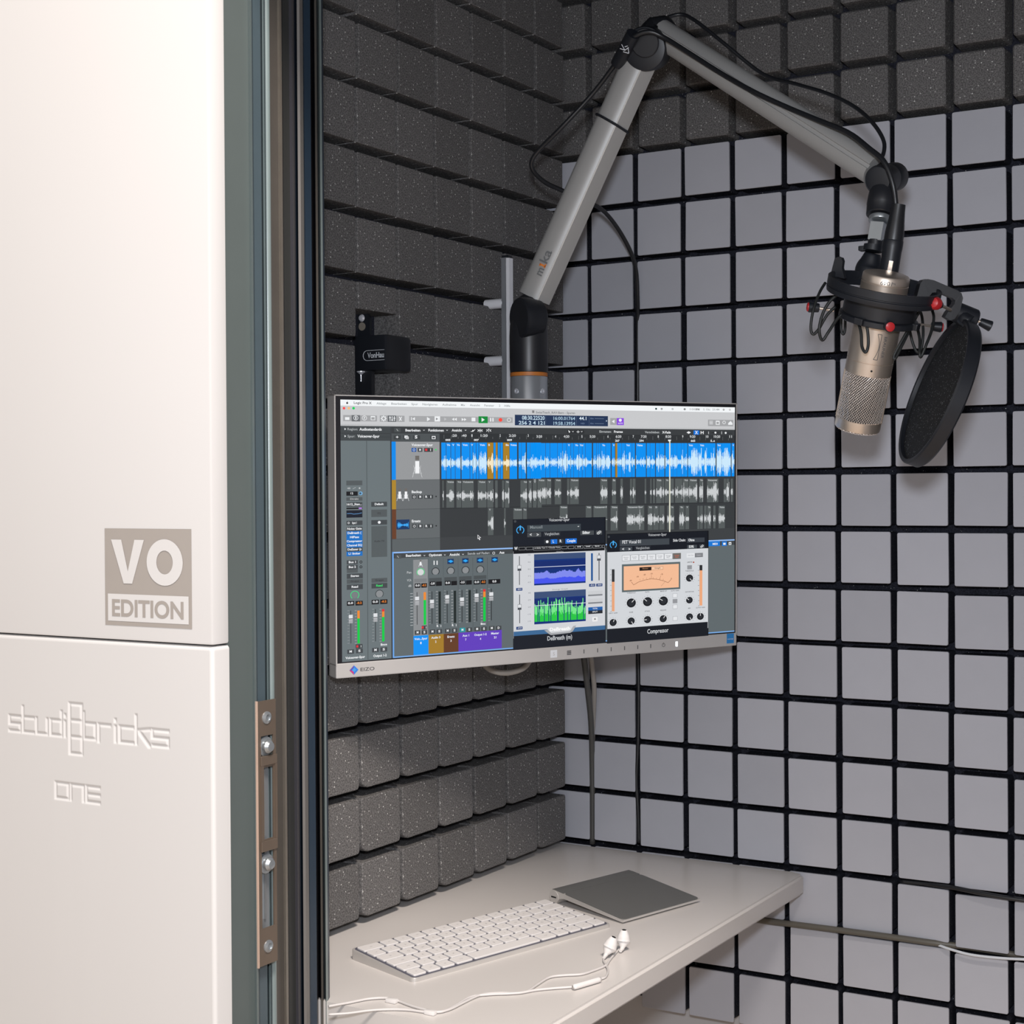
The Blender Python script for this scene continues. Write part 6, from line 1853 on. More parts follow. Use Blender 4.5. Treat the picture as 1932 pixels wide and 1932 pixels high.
["r",870.3,936.2,873.6,967.6,[30,200,60],25],
["r",873.7,901.4,877.1,967.6,[120,235,140],24],
["r",873.8,937.7,877.1,967.6,[30,200,60],25],
["r",877.2,894.9,880.6,967.7,[120,235,140],24],
["r",877.4,934.8,880.6,967.7,[30,200,60],25],
["r",884.2,874.8,887.7,967.8,[120,235,140],24],
["r",884.4,925.8,887.7,967.8,[30,200,60],25],
["r",891.4,912.4,894.8,967.8,[120,235,140],24],
["r",891.5,942.8,894.8,967.8,[30,200,60],25],
["r",894.9,871.3,898.4,967.9,[120,235,140],24],
["r",895.0,924.3,898.4,967.9,[30,200,60],25],
["r",898.5,901.6,901.9,967.9,[120,235,140],24],
["r",898.6,938.0,901.9,967.9,[30,200,60],25],
["r",902.0,884.5,905.5,968.0,[120,235,140],24],
["r",902.1,930.3,905.5,968.0,[30,200,60],25],
["r",905.6,912.4,909.0,968.0,[120,235,140],24],
["r",905.7,942.9,909.0,968.0,[30,200,60],25],
["r",909.1,880.0,912.6,968.0,[120,235,140],24],
["r",909.2,928.3,912.6,968.0,[30,200,60],25],
["r",916.2,889.8,919.7,968.1,[120,235,140],24],
["r",916.4,932.8,919.7,968.1,[30,200,60],25],
["r",919.8,894.5,923.2,968.2,[120,235,140],24],
["r",919.9,934.9,923.2,968.2,[30,200,60],25],
["r",923.4,898.1,926.8,968.2,[120,235,140],24],
["r",923.5,936.5,926.8,968.2,[30,200,60],25],
["r",926.9,887.0,930.4,968.2,[120,235,140],24],
["r",927.0,931.6,930.4,968.2,[30,200,60],25],
["r",930.4,861.0,933.9,968.3,[120,235,140],24],
["r",930.6,919.9,933.9,968.3,[30,200,60],25],
["r",937.6,900.4,941.1,968.4,[120,235,140],24],
["r",937.8,937.7,941.1,968.4,[30,200,60],25],
["r",941.2,912.9,944.7,968.4,[120,235,140],24],
["r",941.4,943.3,944.7,968.4,[30,200,60],25],
["r",948.3,881.3,951.8,968.5,[120,235,140],24],
["r",948.4,929.1,951.8,968.5,[30,200,60],25],
["r",951.9,905.8,955.4,968.5,[120,235,140],24],
["r",952.1,940.2,955.4,968.5,[30,200,60],25],
["r",955.5,895.4,959.0,968.6,[120,235,140],24],
["r",955.6,935.5,959.0,968.6,[30,200,60],25],
["r",959.0,882.4,962.6,968.6,[120,235,140],24],
["r",959.2,929.7,962.6,968.6,[30,200,60],25],
["r",962.6,881.4,966.1,968.6,[120,235,140],24],
["r",962.8,929.3,966.1,968.6,[30,200,60],25],
["r",966.3,908.3,969.7,968.7,[120,235,140],24],
["r",966.4,941.4,969.7,968.7,[30,200,60],25],
["r",969.7,867.9,973.3,968.7,[120,235,140],24],
["r",969.9,923.2,973.3,968.7,[30,200,60],25],
["r",973.3,874.5,976.9,968.8,[120,235,140],24],
["r",973.5,926.2,976.9,968.8,[30,200,60],25],
["r",984.1,876.6,987.7,968.9,[120,235,140],24],
["r",984.3,927.2,987.7,968.9,[30,200,60],25],
["r",987.7,873.6,991.3,968.9,[120,235,140],24],
["r",987.9,925.9,991.3,968.9,[30,200,60],25],
["r",991.3,889.2,994.9,969.0,[120,235,140],24],
["r",991.5,932.9,994.9,969.0,[30,200,60],25],
["r",995.0,906.7,998.5,969.0,[120,235,140],24],
["r",995.1,940.9,998.5,969.0,[30,200,60],25],
["r",998.4,866.2,1002.1,969.1,[120,235,140],24],
["r",998.7,922.7,1002.1,969.1,[30,200,60],25],
["r",1002.1,886.6,1005.7,969.1,[120,235,140],24],
["r",1002.3,931.9,1005.7,969.1,[30,200,60],25],
["r",1005.8,900.6,1009.3,969.1,[120,235,140],24],
["r",1006.0,938.2,1009.3,969.1,[30,200,60],25],
["r",1012.9,866.9,1016.5,969.2,[120,235,140],24],
["r",1013.1,923.0,1016.5,969.2,[30,200,60],25],
["r",1016.6,896.9,1020.2,969.3,[120,235,140],24],
["r",1016.8,936.6,1020.2,969.3,[30,200,60],25],
["r",1020.2,890.1,1023.8,969.3,[120,235,140],24],
["r",1020.4,933.6,1023.8,969.3,[30,200,60],25],
["r",1023.8,886.2,1027.4,969.3,[120,235,140],24],
["r",1024.0,931.8,1027.4,969.3,[30,200,60],25],
["r",1031.0,885.5,1034.6,969.4,[120,235,140],24],
["r",1031.2,931.5,1034.6,969.4,[30,200,60],25],
["r",1034.8,909.9,1038.3,969.5,[120,235,140],24],
["r",1034.9,942.6,1038.3,969.5,[30,200,60],25],
["r",1038.3,887.6,1041.9,969.5,[120,235,140],24],
["r",1038.5,932.5,1041.9,969.5,[30,200,60],25],
["r",1045.5,890.4,1049.2,969.6,[120,235,140],24],
["r",1045.7,933.8,1049.2,969.6,[30,200,60],25],
["r",1049.1,881.3,1052.8,969.6,[120,235,140],24],
["r",1049.4,929.8,1052.8,969.6,[30,200,60],25],
["r",1052.9,907.1,1056.4,969.7,[120,235,140],24],
["r",1053.0,941.4,1056.4,969.7,[30,200,60],25],
["r",1056.5,910.1,1060.1,969.7,[120,235,140],24],
["r",1056.7,942.8,1060.1,969.7,[30,200,60],25],
["r",1060.2,913.6,1063.7,969.7,[120,235,140],24],
["r",1060.3,944.4,1063.7,969.7,[30,200,60],25],
["r",1063.8,906.0,1067.4,969.8,[120,235,140],24],
["r",1064.0,941.0,1067.4,969.8,[30,200,60],25],
["r",1067.5,917.5,1071.0,969.8,[120,235,140],24],
["r",1067.6,946.2,1071.0,969.8,[30,200,60],25],
["r",1071.0,886.2,1074.6,969.9,[120,235,140],24],
["r",1071.2,932.1,1074.6,969.9,[30,200,60],25],
["r",1078.4,910.7,1081.9,970.0,[120,235,140],24],
["r",1078.5,943.2,1081.9,970.0,[30,200,60],25],
["r",1082.1,914.9,1085.6,970.0,[120,235,140],24],
["r",1082.2,945.1,1085.6,970.0,[30,200,60],25],
["r",1085.7,906.1,1089.3,970.0,[120,235,140],24],
["r",1085.8,941.1,1089.3,970.0,[30,200,60],25],
["r",1089.3,909.6,1092.9,970.1,[120,235,140],24],
["r",1089.5,942.8,1092.9,970.1,[30,200,60],25],
["r",1093.0,906.2,1096.6,970.1,[120,235,140],24],
["r",1093.1,941.2,1096.6,970.1,[30,200,60],25],
["r",1096.6,896.2,1100.2,970.2,[120,235,140],24],
["r",1096.8,936.7,1100.2,970.2,[30,200,60],25],
["r",1100.2,891.7,1103.9,970.2,[120,235,140],24],
["r",1100.4,934.8,1103.9,970.2,[30,200,60],25],
["r",1103.8,873.6,1107.6,970.2,[120,235,140],24],
["r",1104.1,926.6,1107.6,970.2,[30,200,60],25],
["r",1111.3,917.5,1114.9,970.3,[120,235,140],24],
["r",1111.5,946.5,1114.9,970.3,[30,200,60],25],
["r",1115.0,909.5,1118.6,970.4,[120,235,140],24],
["r",1115.1,942.9,1118.6,970.4,[30,200,60],25],
["l",866.1,724.9,1118.9,724.6,4,[235,240,255],26],
["l",866.6,895.7,1119.8,896.0,4,[235,240,255],26],
["r",792.8,672.4,796.0,799.1,[40,42,48],22],
["r",785.2,712.4,803.0,736.9,[80,84,90],23],
["r",786.4,713.6,801.8,727.1,[225,227,230],24],
["r",793.2,842.1,796.5,968.6,[40,42,48],22],
["r",785.6,884.8,803.4,909.5,[80,84,90],23],
["r",786.8,886.0,802.2,899.7,[225,227,230],24],
["r",1185.6,672.9,1189.5,797.4,[40,42,48],22],
["r",1177.5,682.5,1196.5,707.7,[80,84,90],23],
["r",1178.8,683.7,1195.2,697.6,[225,227,230],24],
["t",834.3,671.2,13.7,4.9,"100",[160,162,168],23,0],
["t",834.4,703.6,13.7,4.9,"90",[160,162,168],23,0],
["t",834.5,734.4,13.7,4.9,"81",[160,162,168],23,0],
["t",834.6,765.2,13.7,4.9,"71",[160,162,168],23,0],
["t",834.7,792.2,13.7,4.9,"63",[160,162,168],23,0],
["t",834.8,839.8,13.7,4.9,"48",[160,162,168],23,0],
["t",834.9,871.2,13.7,4.9,"39",[160,162,168],23,0],
["t",835.0,902.6,13.7,4.9,"29",[160,162,168],23,0],
["t",835.0,934.6,13.7,4.9,"19",[160,162,168],23,0],
["t",835.1,965.5,13.7,4.9,"10",[160,162,168],23,0],
["r",1146.8,672.6,1156.2,798.1,[30,85,150],22],
["r",778.3,812.8,808.0,825.0,[28,60,120],22],
["t",783.1,821.1,20.1,4.8,"-50.0",[240,242,244],24,0],
["r",778.7,983.7,808.4,996.4,[28,60,120],22],
["t",783.5,992.1,20.2,4.9,"-27.8",[240,242,244],24,0],
["r",1136.9,811.6,1168.3,824.2,[28,60,120],22],
["t",1141.9,820.1,21.3,5.0,"-45.6",[240,242,244],24,0],
["r",1173.2,812.2,1204.8,824.8,[28,60,120],22],
["t",1178.3,820.7,21.4,5.0,"-50.8",[240,242,244],24,0],
["r",1132.0,844.6,1205.0,867.1,[130,133,138],22],
["r",1132.0,844.6,1205.0,860.4,[205,207,210],23],
["r",1132.2,879.5,1205.2,902.2,[130,133,138],22],
["r",1132.2,879.5,1205.2,895.5,[205,207,210],23],
["r",1132.4,917.8,1205.4,935.1,[30,95,170],22],
["r",1132.5,932.2,1205.5,948.5,[40,44,50],22],
["t",1155.0,927.9,25.1,5.6,"TOTAL",[240,242,244],24,0],
["t",1153.8,942.3,26.4,5.6,"SPLIT",[240,242,244],24,0],
["r",1153.9,963.9,1179.2,983.2,[245,245,245],22],
["t",1159.0,977.0,15.1,7.8,"X",[60,60,64],24,1],
["r",1227.4,587.6,1771.8,1100.6,[8,10,14],44],
["r",1228.7,589.9,1766.0,683.0,[20,24,32],45],
["r",1229.2,671.1,1769.9,1052.1,[214,217,221],46],
["r",1227.5,1022.4,1767.6,1099.2,[22,26,33],47],
["r",1229.2,676.6,1767.0,1037.4,[212,215,219],46],
["r",1229,1037.4,1767,1065.3,[22,26,33],48],
["t",1438.0,1057.1,113.8,18.2,"Compressor",[210,213,216],51,0],
["t",1442.4,603.9,98.8,10.7,"Voiceover-Spur",[190,192,195],48,0],
["c",1237.0,600.7,5.7,5.0,[70,74,78],48,0,0,360],
["c",1260.1,638.7,17.8,15.6,[70,175,245],48,0.8,-60,240],
["r",1256.8,619.6,1263.3,639.9,[70,175,245],49],
["r",1293.7,617.4,1556.1,646.0,[64,70,76],47],
["t",1306.7,634.6,96.8,13.4,"FET Vocal 01",[225,227,230],49,0],
["t",1576.0,633.6,68.4,10.8,"Side Chain:",[215,217,220],49,1],
["r",1652.4,619.3,1749.1,640.7,[60,65,72],47],
["t",1659.3,634.5,33.9,10.3,"Ohne",[240,242,244],49,1],
["r",1294.0,649.8,1358.4,668.8,[64,70,76],47],
["t",1305.6,664.8,10.3,10.1,"<",[240,242,244],49,1],
["t",1339.0,665.9,10.3,10.1,">",[240,242,244],49,1],
["r",1371.1,647.9,1455.9,667.7,[36,40,46],47],
["t",1377.7,662.8,71.7,10.1,"Vergleichen",[165,168,172],49,0],
["r",1652.7,652.6,1707.1,670.5,[64,70,76],47],
["t",1662.3,665.6,27.1,9.8,"53%",[240,242,244],49,1],
["r",1720.6,652.5,1749.4,669.7,[64,70,76],47],
["c",1731.6,663.3,5.5,4.6,[240,242,244],49,0.6,0,360],
["c",1738.4,658.3,5.5,4.6,[240,242,244],49,0.6,0,360],
["r",1305.7,687.2,1348.3,714.6,[120,122,126],48],
["r",1307.0,688.3,1347.0,713.4,[232,234,237],49],
["t",1313.5,699.8,25.7,4.5,"Platinum",[150,150,154],51,0],
["t",1317.4,707.8,18.0,4.5,"Digital",[150,150,154],51,0],
["r",1349.8,687.3,1392.7,714.8,[120,122,126],48],
["r",1351.1,688.5,1391.4,713.6,[232,234,237],49],
["t",1357.6,700.0,25.9,4.5,"Studio",[150,150,154],51,0],
["t",1361.5,708.0,18.1,4.5,"VCA",[150,150,154],51,0],
["r",1394.1,687.4,1437.3,715.0,[120,122,126],48],
["r",1395.4,688.6,1436.0,713.8,[232,234,237],49],
["t",1402.0,700.1,26.1,4.5,"Studio",[150,150,154],51,0],
["t",1406.0,708.2,18.3,4.5,"FET",[150,150,154],51,0],
["r",1438.8,687.6,1482.3,715.2,[120,122,126],48],
["r",1440.1,688.8,1480.9,714.1,[232,234,237],49],
["t",1446.7,700.3,26.2,4.5,"Classic",[150,150,154],51,0],
["t",1450.7,708.4,18.4,4.5,"VCA",[150,150,154],51,0],
["r",1483.7,687.7,1527.5,715.5,[120,122,126],48],
["r",1485.0,688.9,1526.2,714.3,[232,234,237],49],
["t",1491.7,700.5,26.4,4.5,"Vintage",[150,150,154],51,0],
["t",1495.7,708.6,18.5,4.5,"VCA",[150,150,154],51,0],
["r",1528.9,687.8,1573.1,715.7,[120,122,126],48],
["r",1530.3,689.0,1571.7,714.5,[232,234,237],49],
["t",1537.0,700.7,26.6,4.6,"Vintage",[150,150,154],51,0],
["t",1541.1,708.8,18.6,4.6,"FET",[150,150,154],51,0],
["r",1574.5,688.0,1619.0,715.9,[110,108,104],48],
["t",1582.6,700.8,26.8,4.6,"Vintage",[210,100,60],51,0],
["t",1586.7,709.0,18.8,4.6,"Opto",[210,100,60],51,0],
["r",1650.4,691.6,1695.3,711.6,[230,232,235],48],
["r",1695.1,692.0,1740.3,712.1,[130,132,136],48],
["t",1657.2,703.3,31.2,4.0,"Side Chain",[150,150,154],50,0],
["t",1704.7,703.9,25.9,4.0,"Output",[200,200,204],50,0],
["r",1304.7,729.7,1615.6,857.9,[92,104,106],48],
["r",1313.8,739.0,1607.4,849.5,[246,190,152],49],
["r",1396.5,746.9,1459.3,763.0,[35,25,20],50],
["r",1459.2,747.1,1522.6,762.2,[160,110,80],50],
["r",1460.5,748.3,1521.3,761.0,[248,205,172],51],
["t",1412.2,756.5,31.4,5.7,"Meter",[150,110,80],52,1],
["t",1476.4,756.9,31.7,5.7,"Graph",[120,80,55],52,0],
["l",1365.9,826.7,1391.8,814.4,3,[120,72,45],51],
["l",1391.8,814.4,1424.3,806.8,3,[120,72,45],51],
["l",1424.3,806.8,1460.3,802.7,3,[120,72,45],51],
["l",1460.3,802.7,1496.5,807.8,3,[120,72,45],51],
["l",1496.5,807.8,1526.4,815.9,3,[120,72,45],51],
["l",1526.4,815.9,1549.7,825.0,3,[120,72,45],51],
["l",1354.2,812.7,1365.9,826.7,3,[120,72,45],51],
["l",1549.7,825.0,1566.2,810.3,3,[120,72,45],51],
["l",1511.4,840.3,1535.0,817.5,2,[150,110,90],51],
["t",1343.2,808.8,12.9,5.6,"-50",[120,72,45],51,0],
["t",1379.9,792.4,13.0,5.6,"-30",[120,72,45],51,0],
["t",1416.3,785.0,13.1,5.7,"-20",[120,72,45],51,0],
["t",1452.9,782.0,13.1,5.7,"-10",[120,72,45],51,0],
["t",1508.3,786.7,13.2,5.7,"-5",[120,72,45],51,0],
["t",1564.2,809.7,5.3,5.7,"0",[120,72,45],51,0],
["l",1398.2,807.4,1399.5,800.7,2,[120,72,45],51],
["l",1415.8,804.8,1417.1,798.1,2,[120,72,45],51],
["l",1433.4,803.1,1434.7,796.3,2,[120,72,45],51],
["l",1451.1,802.5,1452.4,795.8,2,[120,72,45],51],
["l",1468.8,803.3,1470.1,796.5,2,[120,72,45],51],
["l",1486.6,805.4,1487.9,798.7,2,[120,72,45],51],
["l",1504.5,808.8,1505.7,802.0,2,[120,72,45],51],
["l",1522.4,813.0,1523.6,806.2,2,[120,72,45],51],
["l",1460.9,801.6,1459.5,784.6,2,[120,72,45],51],
["l",1503.1,806.9,1510.9,790.2,2,[120,72,45],51],
["l",1333.2,926.4,1330.4,928.6,3,[120,122,126],49],
["l",1326.0,915.9,1322.3,916.7,3,[120,122,126],49],
["l",1324.9,904.0,1321.1,903.3,3,[120,122,126],49],
["l",1330.0,893.4,1326.8,891.2,3,[120,122,126],49],
["l",1340.2,886.2,1338.5,883.1,3,[120,122,126],49],
["l",1353.4,884.1,1353.4,880.8,3,[120,122,126],49],
["l",1366.7,887.6,1368.4,884.7,3,[120,122,126],49],
["l",1377.1,895.8,1380.2,894.0,3,[120,122,126],49],
["l",1382.4,907.1,1386.2,906.7,3,[120,122,126],49],
["l",1381.4,918.9,1385.1,920.1,3,[120,122,126],49],
["l",1374.3,928.6,1377.1,931.1,3,[120,122,126],49],
["c",1353.6,909.5,24.0,20.9,[20,22,26],50,0,0,360],
["c",1353.6,909.5,16.8,14.6,[42,45,50],51,0,0,360],
["l",1356.6,906.6,1367.7,895.5,5,[245,245,245],52],
["l",1418.8,925.3,1416.0,927.6,3,[120,122,126],49],
["l",1411.6,914.8,1407.8,915.7,3,[120,122,126],49],
["l",1410.4,902.9,1406.5,902.2,3,[120,122,126],49],
["l",1415.6,892.2,1412.4,890.0,3,[120,122,126],49],
["l",1425.9,885.0,1424.1,881.8,3,[120,122,126],49],
["l",1439.3,882.9,1439.3,879.5,3,[120,122,126],49],
["l",1452.7,886.3,1454.5,883.4,3,[120,122,126],49],
["l",1463.3,894.6,1466.4,892.8,3,[120,122,126],49],
["l",1468.6,905.9,1472.5,905.6,3,[120,122,126],49],
["l",1467.6,917.8,1471.4,919.0,3,[120,122,126],49],
["l",1460.5,927.6,1463.3,930.2,3,[120,122,126],49],
["c",1439.5,908.4,24.3,21.0,[20,22,26],50,0,0,360],
["c",1439.5,908.4,17.0,14.7,[42,45,50],51,0,0,360],
["l",1435.8,905.6,1422.2,895.0,5,[245,245,245],52],
["l",1502.9,926.5,1500.1,928.7,3,[120,122,126],49],
["l",1495.6,915.9,1491.8,916.7,3,[120,122,126],49],
["l",1494.4,903.9,1490.5,903.1,3,[120,122,126],49],
["l",1499.6,893.1,1496.4,890.9,3,[120,122,126],49],
["l",1510.1,885.8,1508.3,882.7,3,[120,122,126],49],
["l",1523.6,883.7,1523.6,880.3,3,[120,122,126],49],
["l",1537.2,887.2,1539.0,884.2,3,[120,122,126],49],
["l",1547.9,895.5,1551.1,893.7,3,[120,122,126],49],
["l",1553.4,906.9,1557.3,906.6,3,[120,122,126],49],
["l",1552.4,918.9,1556.2,920.1,3,[120,122,126],49],
["l",1545.2,928.7,1548.0,931.3,3,[120,122,126],49],
["c",1523.9,909.4,24.6,21.1,[20,22,26],50,0,0,360],
["c",1523.9,909.4,17.2,14.8,[42,45,50],51,0,0,360],
["l",1519.7,907.1,1504.1,898.6,5,[245,245,245],52],
["l",1336.1,1006.7,1333.3,1008.9,3,[120,122,126],49],
["l",1330.2,998.1,1326.5,998.9,3,[120,122,126],49],
["l",1329.2,988.3,1325.4,987.6,3,[120,122,126],49],
["l",1333.5,979.6,1330.3,977.4,3,[120,122,126],49],
["l",1341.9,973.7,1340.1,970.6,3,[120,122,126],49],
["l",1352.7,972.1,1352.7,968.7,3,[120,122,126],49],
["l",1363.6,975.0,1365.4,972.1,3,[120,122,126],49],
["l",1372.2,981.8,1375.3,980.0,3,[120,122,126],49],
["l",1376.5,991.1,1380.4,990.8,3,[120,122,126],49],
["l",1375.7,1000.8,1379.4,1002.1,3,[120,122,126],49],
["l",1369.9,1008.8,1372.7,1011.3,3,[120,122,126],49],
["c",1352.9,993.0,18.8,16.4,[20,22,26],50,0,0,360],
["c",1352.9,993.0,13.1,11.4,[42,45,50],51,0,0,360],
["l",1354.7,995.8,1361.6,1006.5,5,[245,245,245],52],
["l",1421.8,1005.7,1419.0,1007.9,3,[120,122,126],49],
["l",1415.8,997.0,1412.1,997.8,3,[120,122,126],49],
["l",1414.9,987.1,1411.0,986.4,3,[120,122,126],49],
["l",1419.1,978.3,1415.9,976.1,3,[120,122,126],49],
["l",1427.7,972.5,1425.9,969.3,3,[120,122,126],49],
["l",1438.6,970.8,1438.6,967.4,3,[120,122,126],49],
["l",1449.7,973.7,1451.4,970.8,3,[120,122,126],49],
["l",1458.4,980.6,1461.5,978.8,3,[120,122,126],49],
["l",1462.8,989.9,1466.7,989.6,3,[120,122,126],49],
["l",1462.0,999.7,1465.7,1001.0,3,[120,122,126],49],
["l",1456.1,1007.7,1458.9,1010.3,3,[120,122,126],49],
["c",1438.8,991.8,19.0,16.5,[20,22,26],50,0,0,360],
["c",1438.8,991.8,13.2,11.5,[42,45,50],51,0,0,360],
["l",1435.2,991.9,1421.5,992.1,5,[245,245,245],52],
["l",1506.0,1006.7,1503.2,1009.0,3,[120,122,126],49],
["l",1500.0,998.0,1496.2,998.8,3,[120,122,126],49],
["l",1499.0,988.1,1495.1,987.3,3,[120,122,126],49],
["l",1503.3,979.2,1500.1,977.0,3,[120,122,126],49],
["l",1511.9,973.3,1510.1,970.1,3,[120,122,126],49],
["l",1523.1,971.6,1523.0,968.2,3,[120,122,126],49],
["l",1534.2,974.6,1536.0,971.6,3,[120,122,126],49],
["l",1543.0,981.5,1546.2,979.7,3,[120,122,126],49],
["l",1547.5,990.9,1551.5,990.6,3,[120,122,126],49],
["l",1546.7,1000.7,1550.5,1002.0,3,[120,122,126],49],
["l",1540.8,1008.8,1543.6,1011.4,3,[120,122,126],49],
["c",1523.2,992.8,19.3,16.6,[20,22,26],50,0,0,360],
["c",1523.2,992.8,13.4,11.5,[42,45,50],51,0,0,360],
["l",1525.1,990.1,1532.0,980.1,5,[245,245,245],52],
["l",1242.5,1007.8,1239.9,1010.0,3,[120,122,126],49],
["l",1236.7,999.2,1233.1,1000.0,3,[120,122,126],49],
["l",1235.8,989.5,1232.1,988.7,3,[120,122,126],49],
["l",1240.0,980.8,1236.9,978.7,3,[120,122,126],49],
["l",1248.3,975.0,1246.5,971.9,3,[120,122,126],49],
["l",1259.0,973.4,1259.0,970.0,3,[120,122,126],49],
["l",1269.7,976.3,1271.4,973.4,3,[120,122,126],49],
["l",1278.2,983.1,1281.3,981.3,3,[120,122,126],49],
["l",1282.5,992.3,1286.2,992.0,3,[120,122,126],49],
["l",1281.6,1001.9,1285.3,1003.2,3,[120,122,126],49],
["l",1275.9,1009.8,1278.7,1012.4,3,[120,122,126],49],
["c",1259.1,994.1,18.5,16.3,[20,22,26],50,0,0,360],
["c",1259.1,994.1,12.9,11.3,[42,45,50],51,0,0,360],
["l",1260.3,991.3,1264.8,980.5,5,[245,245,245],52],
["l",1648.8,823.3,1646.0,825.6,3,[120,122,126],49],
["l",1642.6,814.6,1638.8,815.5,3,[120,122,126],49],
["l",1641.6,804.6,1637.6,803.9,3,[120,122,126],49],
["l",1646.0,795.6,1642.7,793.4,3,[120,122,126],49],
["l",1654.8,789.5,1653.0,786.4,3,[120,122,126],49],
["l",1666.2,787.7,1666.1,784.2,3,[120,122,126],49],
["l",1677.6,790.5,1679.4,787.5,3,[120,122,126],49],
["l",1686.6,797.4,1689.8,795.5,3,[120,122,126],49],
["l",1691.1,806.8,1695.2,806.4,3,[120,122,126],49],
["l",1690.3,816.7,1694.2,817.9,3,[120,122,126],49],
["l",1684.3,824.9,1687.2,827.5,3,[120,122,126],49],
["c",1666.4,809.0,19.7,16.7,[20,22,26],50,0,0,360],
["c",1666.4,809.0,13.7,11.6,[42,45,50],51,0,0,360],
["l",1668.8,811.6,1678.1,821.3,5,[245,245,245],52],
["l",1649.4,926.8,1646.6,929.1,3,[120,122,126],49],
["l",1643.6,918.4,1639.7,919.3,3,[120,122,126],49],
["l",1642.6,909.0,1638.6,908.3,3,[120,122,126],49],
["l",1646.7,900.5,1643.4,898.3,3,[120,122,126],49],
["l",1655.1,894.8,1653.2,891.7,3,[120,122,126],49],
["l",1665.8,893.2,1665.8,889.7,3,[120,122,126],49],
["l",1676.6,895.9,1678.4,892.9,3,[120,122,126],49],
["l",1685.1,902.5,1688.4,900.6,3,[120,122,126],49],
["l",1689.5,911.4,1693.5,911.1,3,[120,122,126],49],
["l",1688.7,920.8,1692.6,922.1,3,[120,122,126],49],
["l",1683.0,928.6,1685.9,931.2,3,[120,122,126],49],
["c",1666.0,913.4,18.3,15.6,[20,22,26],50,0,0,360],
["c",1666.0,913.4,12.7,10.8,[42,45,50],51,0,0,360],
["l",1663.1,911.5,1652.2,904.5,5,[245,245,245],52],
["l",1649.7,1006.2,1646.8,1008.5,3,[120,122,126],49],
["l",1643.7,997.6,1639.8,998.5,3,[120,122,126],49],
["l",1642.7,987.9,1638.7,987.1,3,[120,122,126],49],
["l",1646.9,979.2,1643.6,977.0,3,[120,122,126],49],
["l",1655.5,973.4,1653.7,970.2,3,[120,122,126],49],
["l",1666.6,971.7,1666.5,968.3,3,[120,122,126],49],
["l",1677.7,974.6,1679.5,971.6,3,[120,122,126],49],
["l",1686.4,981.4,1689.7,979.6,3,[120,122,126],49],
["l",1690.9,990.7,1694.9,990.4,3,[120,122,126],49],
["l",1690.1,1000.3,1694.0,1001.6,3,[120,122,126],49],
["l",1684.2,1008.3,1687.1,1010.9,3,[120,122,126],49],
["c",1666.8,992.5,19.0,16.2,[20,22,26],50,0,0,360],
["c",1666.8,992.5,13.2,11.2,[42,45,50],51,0,0,360],
["l",1668.6,995.3,1675.6,1005.9,5,[245,245,245],52],
["l",1709.5,1008.0,1706.6,1010.3,3,[120,122,126],49],
["l",1703.4,999.4,1699.5,1000.2,3,[120,122,126],49],
["l",1702.4,989.6,1698.4,988.8,3,[120,122,126],49],
["l",1706.7,980.8,1703.4,978.6,3,[120,122,126],49],
["l",1715.4,975.0,1713.5,971.8,3,[120,122,126],49],
["l",1726.5,973.4,1726.5,969.9,3,[120,122,126],49],
["l",1737.7,976.3,1739.6,973.3,3,[120,122,126],49],
["l",1746.6,983.1,1749.9,981.3,3,[120,122,126],49],
["l",1751.1,992.4,1755.1,992.1,3,[120,122,126],49],
["l",1750.3,1002.1,1754.2,1003.4,3,[120,122,126],49],
["l",1744.3,1010.1,1747.3,1012.7,3,[120,122,126],49],
["c",1726.7,994.3,19.2,16.3,[20,22,26],50,0,0,360],
["c",1726.7,994.3,13.3,11.3,[42,45,50],51,0,0,360],
["l",1726.8,991.1,1727.2,979.4,5,[245,245,245],52],
["t",1330.1,865.5,46.6,5.1,"THRESHOLD",[110,112,116],49,0],
["t",1427.4,865.8,22.3,5.1,"RATIO",[110,112,116],49,0],
["t",1507.6,866.4,34.5,5.1,"MAKE UP",[110,112,116],49,0],
["t",1564.7,866.9,44.2,5.2,"AUTO GAIN",[110,112,116],49,0],
["t",1343.6,955.2,19.4,5.1,"KNEE",[110,112,116],49,0],
["t",1424.1,955.2,27.5,5.1,"ATTACK",[110,112,116],49,0],
["t",1507.7,955.3,31.9,5.1,"RELEASE",[110,112,116],49,0],
["t",1237.2,953.7,44.6,5.0,"INPUT GAIN",[110,112,116],49,0],
["t",1643.1,777.5,46.1,5.2,"THRESHOLD",[110,112,116],49,0],
["t",1642.7,876.5,47.4,5.2,"DISTORTION",[110,112,116],49,0],
["t",1659.6,954.6,13.6,5.2,"MIX",[110,112,116],49,0],
["t",1701.8,954.6,50.6,5.2,"OUTPUT GAIN",[110,112,116],49,0],
["t",1652.8,736.5,29.8,5.2,"LIMITER",[110,112,116],49,0],
["r",1574.2,877.7,1599.8,897.3,[150,152,156],48],
["r",1575.5,878.9,1598.4,896.1,[232,234,237],49],
["r",1574.4,904.0,1600.0,923.7,[150,152,156],48],
["r",1575.8,905.2,1598.7,922.5,[150,152,156],49],
["r",1574.6,930.4,1600.3,950.2,[150,152,156],48],
["r",1576.0,931.6,1598.9,948.9,[232,234,237],49],
["r",1575.1,985.5,1600.8,1005.4,[150,152,156],48],
["r",1576.5,986.7,1599.4,1004.2,[232,234,237],49],
["r",1653.6,748.1,1679.5,767.5,[150,152,156],48],
["r",1655.0,749.3,1678.2,766.3,[150,152,156],49],
["c",1688.7,735.0,4.1,3.5,[170,60,30],49,0,0,360],
["r",1252.5,750.0,1259.4,942.6,[40,42,44],48],
["r",1252.9,807.5,1259.4,942.6,[240,170,125],49],
